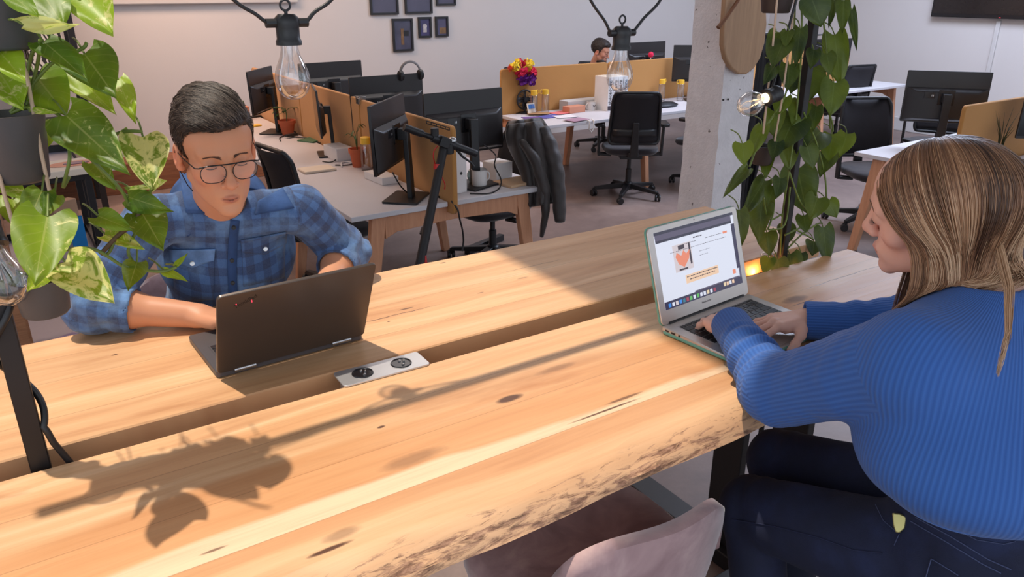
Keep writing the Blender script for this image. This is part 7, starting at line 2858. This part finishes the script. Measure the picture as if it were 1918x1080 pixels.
# ------------------------------------------------------------------ climbing plants
def leaf_mat(name, dark, light, pale, var_amt, trans):
    t = NT(name)
    lu, lv, lr = t.attr('lu').outputs['Fac'], t.attr('lv').outputs['Fac'], t.attr('lr').outputs['Fac']
    o = t.obj()
    au = t.math('ABSOLUTE', lu)
    # side veins and midrib
    f = t.math('FRACT', t.math('MULTIPLY', t.math('SUBTRACT', lv, t.math('MULTIPLY', au, 0.32)), 6.5))
    vein = t.math('LESS_THAN', t.math('ABSOLUTE', t.math('SUBTRACT', f, 0.5)), 0.055)
    mid = t.math('LESS_THAN', au, 0.035)
    vv = t.math('MAXIMUM', t.math('MULTIPLY', vein, 0.16), t.math('MULTIPLY', mid, 0.45))
    n = t.noise(t.comb(t.math('MULTIPLY', lu, 1.0), t.math('MULTIPLY', lv, 2.6), t.math('MULTIPLY', lr, 40.0)), 1.7, 5, 0.65, 0.8)
    n2 = t.noise(o, 16, 3)
    fac = t.math('ADD', t.math('MULTIPLY', n2, 0.6), t.math('MULTIPLY', lr, 0.55))
    c = t.ramp(fac, [(0.25, dark), (0.8, light)])
    va = t.attr('lvar').outputs['Fac']
    k = t.math('MULTIPLY', t.math('SUBTRACT', n, t.math('SUBTRACT', 0.74, t.math('MULTIPLY', va, 0.32))), 12, clamp=True)
    c = t.mix(t.math('MULTIPLY', k, var_amt), c, pale)
    c = t.mix(vv, c, t.mix(0.5, c, pale))
    t.col(c)
    t.b.inputs['Roughness'].default_value = 0.42
    t.b.inputs['Specular IOR Level'].default_value = 0.45
    nd = t.n('ShaderNodeBump'); nd.inputs['Strength'].default_value = 0.35; nd.inputs['Distance'].default_value = 0.002
    t.l(t.math('ADD', t.math('MULTIPLY', vv, -1.0), t.math('MULTIPLY', n2, 0.6)), nd.inputs['Height'])
    t.l(nd.outputs[0], t.b.inputs['Normal'])
    tl = t.n('ShaderNodeBsdfTranslucent')
    t.l(t.mix(0.35, c, srgb(190, 220, 60)), tl.inputs[0])
    mx = t.n('ShaderNodeMixShader'); mx.inputs[0].default_value = trans
    t.l(t.b.outputs[0], mx.inputs[1]); t.l(tl.outputs[0], mx.inputs[2])
    t.l(mx.outputs[0], t.out.inputs['Surface'])
    return t.m


M['pothos'] = leaf_mat('variegated pothos leaf', srgb(44, 86, 28), srgb(156, 188, 44), srgb(232, 228, 150), 0.85, 0.42)
M['philo'] = leaf_mat('dark heart leaf', srgb(30, 52, 32), srgb(108, 124, 34), srgb(130, 150, 90), 0.15, 0.20)
M['vine_stem'] = mat('vine stem', srgb(104, 120, 52), 0.5, var=0.25, vscale=30)
M['woody'] = mat('brown vine stem', srgb(96, 70, 48), 0.6, var=0.25, vscale=30)
M['pot_grey'] = mat('dark grey plastic pot', srgb(74, 72, 74), 0.5, var=0.1, bump=0.1)
M['pot_brown'] = mat('dark brown pot', srgb(58, 48, 46), 0.45, var=0.1)
M['soil'] = mat('potting soil', srgb(48, 36, 28), 0.95, var=0.4, vscale=80, bump=0.8, bscale=120)
M['cord'] = mat('beige cord', srgb(200, 172, 148), 0.8, bump=0.5, bscale=500)


class Leaves:
    def __init__(s, seed):
        s.mb = MB(); s.u = []; s.v = []; s.r = []; s.var = []
        s.R = random.Random(seed)

    def leaf(s, base, tip, width, tilt=0.0, roll=0.0, curl=0.07, fold=0.20, tone=None, var=0.5, face=None):
        base, tip = Vector(base), Vector(tip)
        a = tip - base
        L = a.length
        a.normalize()
        view = (Vector((0, 0, CAM_H)) - (base + tip) / 2).normalized() if face is None else Vector(face)
        view = (view + Vector((0, 0, 0.35))).normalized()
        n = view - a * view.dot(a)
        n.normalize()
        sd_ = a.cross(n)
        Rm = Matrix.Rotation(roll, 3, a)
        n, sd_ = Rm @ n, Rm @ sd_
        nu, nv = 9, 13
        tone = s.R.random() if tone is None else tone
        rows = []
        for i in range(nv):
            v = i / (nv - 1)
            wv = math.sin(PI * min(1.0, (v * 0.94 + 0.06) ** 0.60)) ** 0.80 if v < 1 else 0.0
            if v > 0.8: wv *= 1 - 0.35 * ((v - 0.8) / 0.2)
            row = []
            for j in range(nu):
                u = -1 + 2 * j / (nu - 1)
                x = u * wv * width / 2
                y = v * L - 0.15 * L * abs(u) ** 1.5 * (1 - v) ** 2.2
                zz = fold * abs(x) - curl * L * v * v + 0.05 * L * math.sin(u * 4 + v * 5 + tone * 9) * abs(u)
                row.append(base + a * y + sd_ * x + n * zz)
                s.u.append(u); s.v.append(v); s.r.append(tone); s.var.append(var)
            rows.append(row)
        s.mb.grid(rows)

    def build(s, name, m, parent):
        o = s.mb.build(name, m, parent, smooth=80, world=True)
        for nm, arr in (('lu', s.u), ('lv', s.v), ('lr', s.r), ('lvar', s.var)):
            o.data.attributes.new(nm, 'FLOAT', 'POINT').data.foreach_set('value', arr)
        return o


def spline(P, k=6):
    P = [Vector(p) for p in P]
    out = []
    for i in range(len(P) - 1):
        p0, p1, p2, p3 = P[max(0, i - 1)], P[i], P[i + 1], P[min(len(P) - 1, i + 2)]
        for q in range(k):
            t_ = q / k
            out.append(0.5 * ((2 * p1) + (p2 - p0) * t_ + (2 * p0 - 5 * p1 + 4 * p2 - p3) * t_ * t_ + (3 * p1 - p0 - 3 * p2 + p3) * t_ ** 3))
    out.append(P[-1])
    return out


def hang_pot(t, c, r_top, r_bot, h, m):
    """c: centre of the rim (world)"""
    T = Matrix.Translation(c)
    MB().lathe([(0, -h), (r_bot * .9, -h), (r_bot, -h + .004), (r_top * .97, -.004), (r_top, 0), (r_top * .94, 0), (r_top * .90, -.012), (0, -.014)], 32, T).build('pot', m, t, smooth=50, world=True)
    MB().lathe([(r_top * .90, -.012), (0, -.010)], 24, T, cap=False).build('soil', 'soil', t, smooth=60, world=True)


def pxl(b, t_, w_, y=1.3, y2=None, **kw):
    """leaf from base pixel to tip pixel at given room depths"""
    dx_, dy_ = t_[0] - b[0], t_[1] - b[1]
    b, t_ = (b[0] + dx_ * .10, b[1] + dy_ * .10), (b[0] + dx_ * .96, b[1] + dy_ * .96)
    Lp = math.hypot(t_[0] - b[0], t_[1] - b[1]) * 1.15 / FPX
    pb = at(b[0], b[1], y=y + SL * 0.3 * Lp); pt = at(t_[0], t_[1], y=y2 if y2 is not None else y - 0.02 - SL * Lp)
    d = ((pb + pt) / 2 - Vector((0, 0, CAM_H))).length
    return pb, pt, w_ * d / FPX * (.84 if SL > .5 else .98), kw


def plant(label, loc, pot, leaves, stems, mleaf, cords, seed, woody=(), group='hanging potted climbing plants'):
    t = thing('hanging_plant', label, 'hanging plant', loc, 0, group)
    if pot: hang_pot(t, *pot)
    lv = Leaves(seed)
    sm = MB()
    for L_ in leaves:
        b, tp, w_, kw = pxl(*L_[:3], **L_[3]) if isinstance(L_[3], dict) else pxl(*L_[:3])
        if pot:
            c_ = Vector(pot[0])
        lv.leaf(b, tp, w_, **kw)
        # leaf stalk
        dirn = (b - tp).normalized()
        sm.tube(spline([b, b + dirn * 0.018 + Vector((0, 0.012, 0.006)), b + dirn * 0.03 + Vector((0, 0.035, 0.004))], 4), [0.0016] * 9, 5)
    for st in stems:
        P = spline([at(x, y, y=yy) for (x, y, yy) in st])
        sm.tube(P, [0.0026] * len(P), 7)
    lv.build('foliage', mleaf, t)
    sm.build('stem', 'vine_stem', t, world=True, smooth=80)
    if woody:
        wm_ = MB()
        for st in woody:
            P = spline([at(x, y, y=yy) for (x, y, yy) in st])
            wm_.tube(P, [0.0036] * len(P), 7)
        wm_.build('woody_stem', 'woody', t, world=True, smooth=80)
    for cd_ in cords:
        P = [at(x, y, y=yy) for (x, y, yy) in cd_]
        MB().tube(P, 0.0028, 7).build('cord', 'cord', t, world=True, smooth=80)
    return t


D = dict
SL = 0.65      # how far leaf tips come forward of their stalks
# --- left: three pots one under another
c1 = at(-12, -30, y=1.33)
plant('top left hanging pot with bright leaves at the upper left corner', c1, (c1, .050, .042, .085, 'pot_grey'), [
    ((140, -30), (211, 62), 92, D(y=1.28, tone=.95, var=.75, curl=.05)),
    ((72, -25), (118, 46), 84, D(y=1.27, tone=.55, var=.45)),
    ((33, 46), (146, 50), 34, D(y=1.22, tone=.75, var=1.25, roll=1.0)),
    ((20, -10), (70, 28), 40, D(y=1.25, tone=.5, var=.3)),
], [((-12, -30, 1.33), (40, -35, 1.31), (100, -32, 1.30), (140, -30, 1.28))], 'pothos', [((22, -60, 1.33), (26, 40, 1.32), (48, 130, 1.31), (78, 290, 1.30), (94, 362, 1.30))], 1)
c2 = at(14, 212, y=1.33)
plant('middle hanging grey pot at the left edge, its big leaves spreading over the man\'s side', c2, (c2, .048, .036, .098, 'pot_grey'), [
    ((74, 72), (165, 146), 66, D(y=1.26, tone=.15, var=.15, roll=-.2)),
    ((152, 92), (216, 180), 98, D(y=1.27, tone=.10, var=.22, roll=.1)),
    ((218, 140), (254, 228), 44, D(y=1.33, tone=.85, var=.6)),
    ((-5, 92), (46, 150), 62, D(y=1.30, tone=.95, var=.5)),
    ((-5, 130), (42, 200), 84, D(y=1.34, tone=.9, var=.6)),
    ((62, 135), (122, 212), 92, D(y=1.35, tone=.45, var=.2)),
    ((120, 120), (218, 212), 66, D(y=1.36, tone=.75, var=.5)),
    ((112, 205), (240, 322), 104, D(y=1.24, tone=.12, var=.52, roll=.15)),
    ((266, 246), (284, 350), 92, D(y=1.22, tone=.30, var=.95, roll=-.1)),
    ((80, 225), (58, 308), 56, D(y=1.36, tone=.9, var=.5)),
    ((110, 250), (156, 278), 36, D(y=1.36, tone=1.0, var=.7)),
    ((50, 205), (112, 212), 12, D(y=1.30, tone=.8, var=.8, roll=.8)),
    ((170, 300), (215, 352), 44, D(y=1.30, tone=.35, var=.5)),
], [((20, 212, 1.33), (60, 200, 1.32), (110, 215, 1.30), (130, 250, 1.27), (166, 293, 1.26), (222, 350, 1.26), (240, 380, 1.27)),
    ((48, 205, 1.33), (70, 120, 1.31), (75, 75, 1.27)), ((40, 200, 1.33), (60, 100, 1.3), (85, 90, 1.28), (110, 120, 1.30)),
    ((20, 210, 1.33), (95, 120, 1.31), (152, 92, 1.28), (162, 80, 1.28)), ((166, 293, 1.26), (220, 250, 1.24), (266, 246, 1.22)), ((130, 330, 1.3), (118, 350, 1.3), (130, 300, 1.28), (128, 262, 1.3))],
    'pothos', [((-8, 300, 1.31), (5, 352, 1.30), (30, 440, 1.30), (48, 545, 1.30), (18, 566, 1.31))], 2)
c3 = at(72, 520, y=1.30)
plant('lowest hanging grey pot at the left, its leaves trailing over the man\'s sleeve', c3, (c3, .0400, .0330, .058, 'pot_grey'), [
    ((232, 366), (322, 396), 52, D(y=1.26, tone=.12, var=.2, roll=.5)),
    ((262, 392), (306, 466), 80, D(y=1.25, tone=.15, var=.35)),
    ((178, 402), (246, 428), 44, D(y=1.27, tone=.4, var=.2)),
    ((92, 392), (64, 528), 112, D(y=1.17, tone=.42, var=.42, curl=.08)),
    ((82, 350), (46, 428), 56, D(y=1.25, tone=.12, var=.15)),
    ((104, 362), (82, 408), 40, D(y=1.25, tone=.2, var=.2)),
    ((112, 482), (212, 562), 96, D(y=1.18, tone=.35, var=.95)),
    ((258, 486), (240, 542), 48, D(y=1.24, tone=.15, var=.1)),
    ((304, 506), (352, 526), 20, D(y=1.24, tone=.7, var=.3)),
    ((328, 500), (348, 474), 11, D(y=1.24, tone=.5, var=.2)),
    ((286, 352), (308, 336), 24, D(y=1.26, tone=.9, var=.9)),
    ((240, 352), (282, 350), 13, D(y=1.26, tone=.9, var=.9)),
    ((-5, 336), (50, 368), 44, D(y=1.34, tone=1.0, var=.7)),
    ((22, 366), (44, 436), 56, D(y=1.35, tone=.6, var=.3)),
    ((190, 436), (268, 462), 36, D(y=1.30, tone=.95, var=.9)),
    ((92, 500), (50, 545), 40, D(y=1.22, tone=.7, var=.7)),
    ((205, 428), (236, 452), 30, D(y=1.28, tone=.8, var=.6)),
], [((72, 515, 1.30), (96, 480, 1.24), (132, 466, 1.24), (180, 468, 1.25), (230, 498, 1.24), (262, 505, 1.24), (305, 508, 1.24), (330, 500, 1.24)),
    ((240, 380, 1.27), (258, 420, 1.27), (240, 470, 1.27), (258, 500, 1.25)), ((214, 452, 1.26), (206, 470, 1.26), (196, 480, 1.26)), ((240, 380, 1.27), (270, 372, 1.26), (286, 352, 1.26)),
    ((72, 515, 1.3), (80, 440, 1.22), (92, 392, 1.2))],
    'pothos', [], 3, woody=[((188, 476, 1.26), (222, 440, 1.26), (250, 418, 1.26), (262, 394, 1.26))])

SL = 0.3
# --- right: the heart-leaved vine on the second post
rl = [((1518, -8), (1542, 50), 56, .2), ((1580, -5), (1578, 62), 24, .2), ((1594, 10), (1605, 98), 15, .05), ((1562, -5), (1553, 52), 16, .1), ((1562, 54), (1574, 166), 44, .55), ((1500, 46), (1490, 122), 28, .1),
      ((1456, 58), (1440, 102), 28, .35), ((1470, 72), (1446, 126), 42, .1), ((1450, 120), (1431, 158), 26, .05), ((1516, 122), (1514, 192), 56, .25), ((1478, 116), (1476, 168), 38, .15), ((1563, 148), (1556, 218), 48, .5),
      ((1546, 150), (1541, 192), 26, .5), ((1530, 194), (1523, 246), 26, .2), ((1452, 203), (1449, 257), 38, .5), ((1492, 212), (1458, 282), 66, .1), ((1540, 242), (1498, 288), 54, .15), ((1390, 264), (1395, 309), 38, .85),
      ((1404, 312), (1355, 366), 24, .35), ((1560, 246), (1551, 302), 44, .75), ((1588, 246), (1574, 292), 34, .85), ((1556, 282), (1536, 329), 34, .15), ((1492, 306), (1511, 406), 66, .1), ((1436, 330), (1392, 406), 34, .05),
      ((1430, 366), (1416, 452), 50, .3), ((1384, 386), (1391, 462), 34, .2), ((1548, 374), (1569, 409), 32, .55), ((1532, 366), (1520, 408), 44, .5), ((1541, 418), (1551, 498), 36, .05), ((1524, 449), (1523, 478), 32, .2),
      ((1436, 430), (1441, 480), 38, .1), ((1472, 418), (1476, 458), 34, .1), ((1478, 470), (1487, 528), 44, .15), ((1456, 480), (1462, 528), 38, .15), ((1441, 480), (1430, 511), 28, .7), ((1500, 470), (1500, 500), 26, .1),
      ((1430, 232), (1405, 290), 30, .7), ((1468, 178), (1455, 214), 34, .7), ((1500, 190), (1486, 232), 40, .6), ((1440, 290), (1432, 330), 26, .4), ((1456, 262), (1446, 300), 30, .05), ((1475, 270), (1480, 322), 34, .5),
      ((1510, 270), (1525, 318), 34, .3), ((1462, 330), (1455, 372), 28, .1), ((1450, 345), (1438, 385), 30, .25), ((1495, 240), (1510, 280), 36, .12), ((1525, 90), (1519, 128), 26, .1), ((1478, 55), (1470, 84), 24, .3),
      ((1505, 400), (1510, 436), 30, .35), ((1548, 96), (1556, 140), 28, .35), ((1486, 140), (1482, 176), 30, .1)]
RR = random.Random(7)
leaves = []
for (b, tp, w_, tn) in rl:
    leaves.append((b, tp, w_, D(y=1.30 + 0.10 * RR.random(), tone=tn, var=.1, roll=RR.uniform(-.35, .35), curl=RR.uniform(.05, .2))))
cR = at(1458, -22, y=1.40)
sts = [((1500, -20, 1.36), (1502, 60, 1.34), (1498, 140, 1.34), (1490, 230, 1.35), (1478, 320, 1.34), (1466, 400, 1.35), (1462, 480, 1.35)),
       ((1490, -20, 1.38), (1485, 100, 1.38), (1470, 180, 1.36), (1440, 230, 1.35), (1420, 270, 1.34), (1404, 312, 1.33)),
       ((1530, -20, 1.36), (1545, 60, 1.36), (1552, 150, 1.34), (1555, 240, 1.34)), ((1478, 320, 1.34), (1500, 380, 1.33), (1525, 400, 1.33), (1548, 374, 1.33)),
       ((1462, 480, 1.35), (1500, 440, 1.33), (1530, 420, 1.33), (1541, 418, 1.32)), ((1466, 400, 1.35), (1440, 410, 1.34), (1430, 370, 1.33)), ((1490, 430, 1.34), (1510, 440, 1.33), (1524, 449, 1.33)),
       ((1555, 217, 1.33), (1559, 232, 1.33), (1560, 246, 1.33)), ((1480, 350, 1.34), (1470, 420, 1.33), (1440, 430, 1.32)), ((1505, 210, 1.34), (1530, 270, 1.34), (1545, 330, 1.34), (1548, 374, 1.33)),
       ((1450, 370, 1.33), (1448, 400, 1.34), (1438, 430, 1.33)), ((1525, 405, 1.33), (1500, 425, 1.34), (1470, 440, 1.34))]
plant('large dark heart-leaved vine trailing down to the table beside the white column', cR, (cR, .046, .036, .060, 'pot_brown'), leaves, sts, 'philo',
      [((1461, -60, 1.33), (1452, 40, 1.32), (1444, 120, 1.32), (1432, 230, 1.32), (1428, 262, 1.33))], 9)
c5 = at(1430, 272, y=1.38)
t = thing('hanging_pot', 'small dark brown hanging pot half hidden in the vine beside the column', 'plant pot', c5)
hang_pot(t, c5, .036, .026, .052, 'pot_brown')
MB().tube([c5 + Vector((0, -.034, 0)), c5 + Vector((0.01, -.034, .12)), c5 + Vector((0.03, -.02, .30)), c5 + Vector((0.03, -.02, .48))], .0025, 7).build('cord', 'cord', t, world=True)
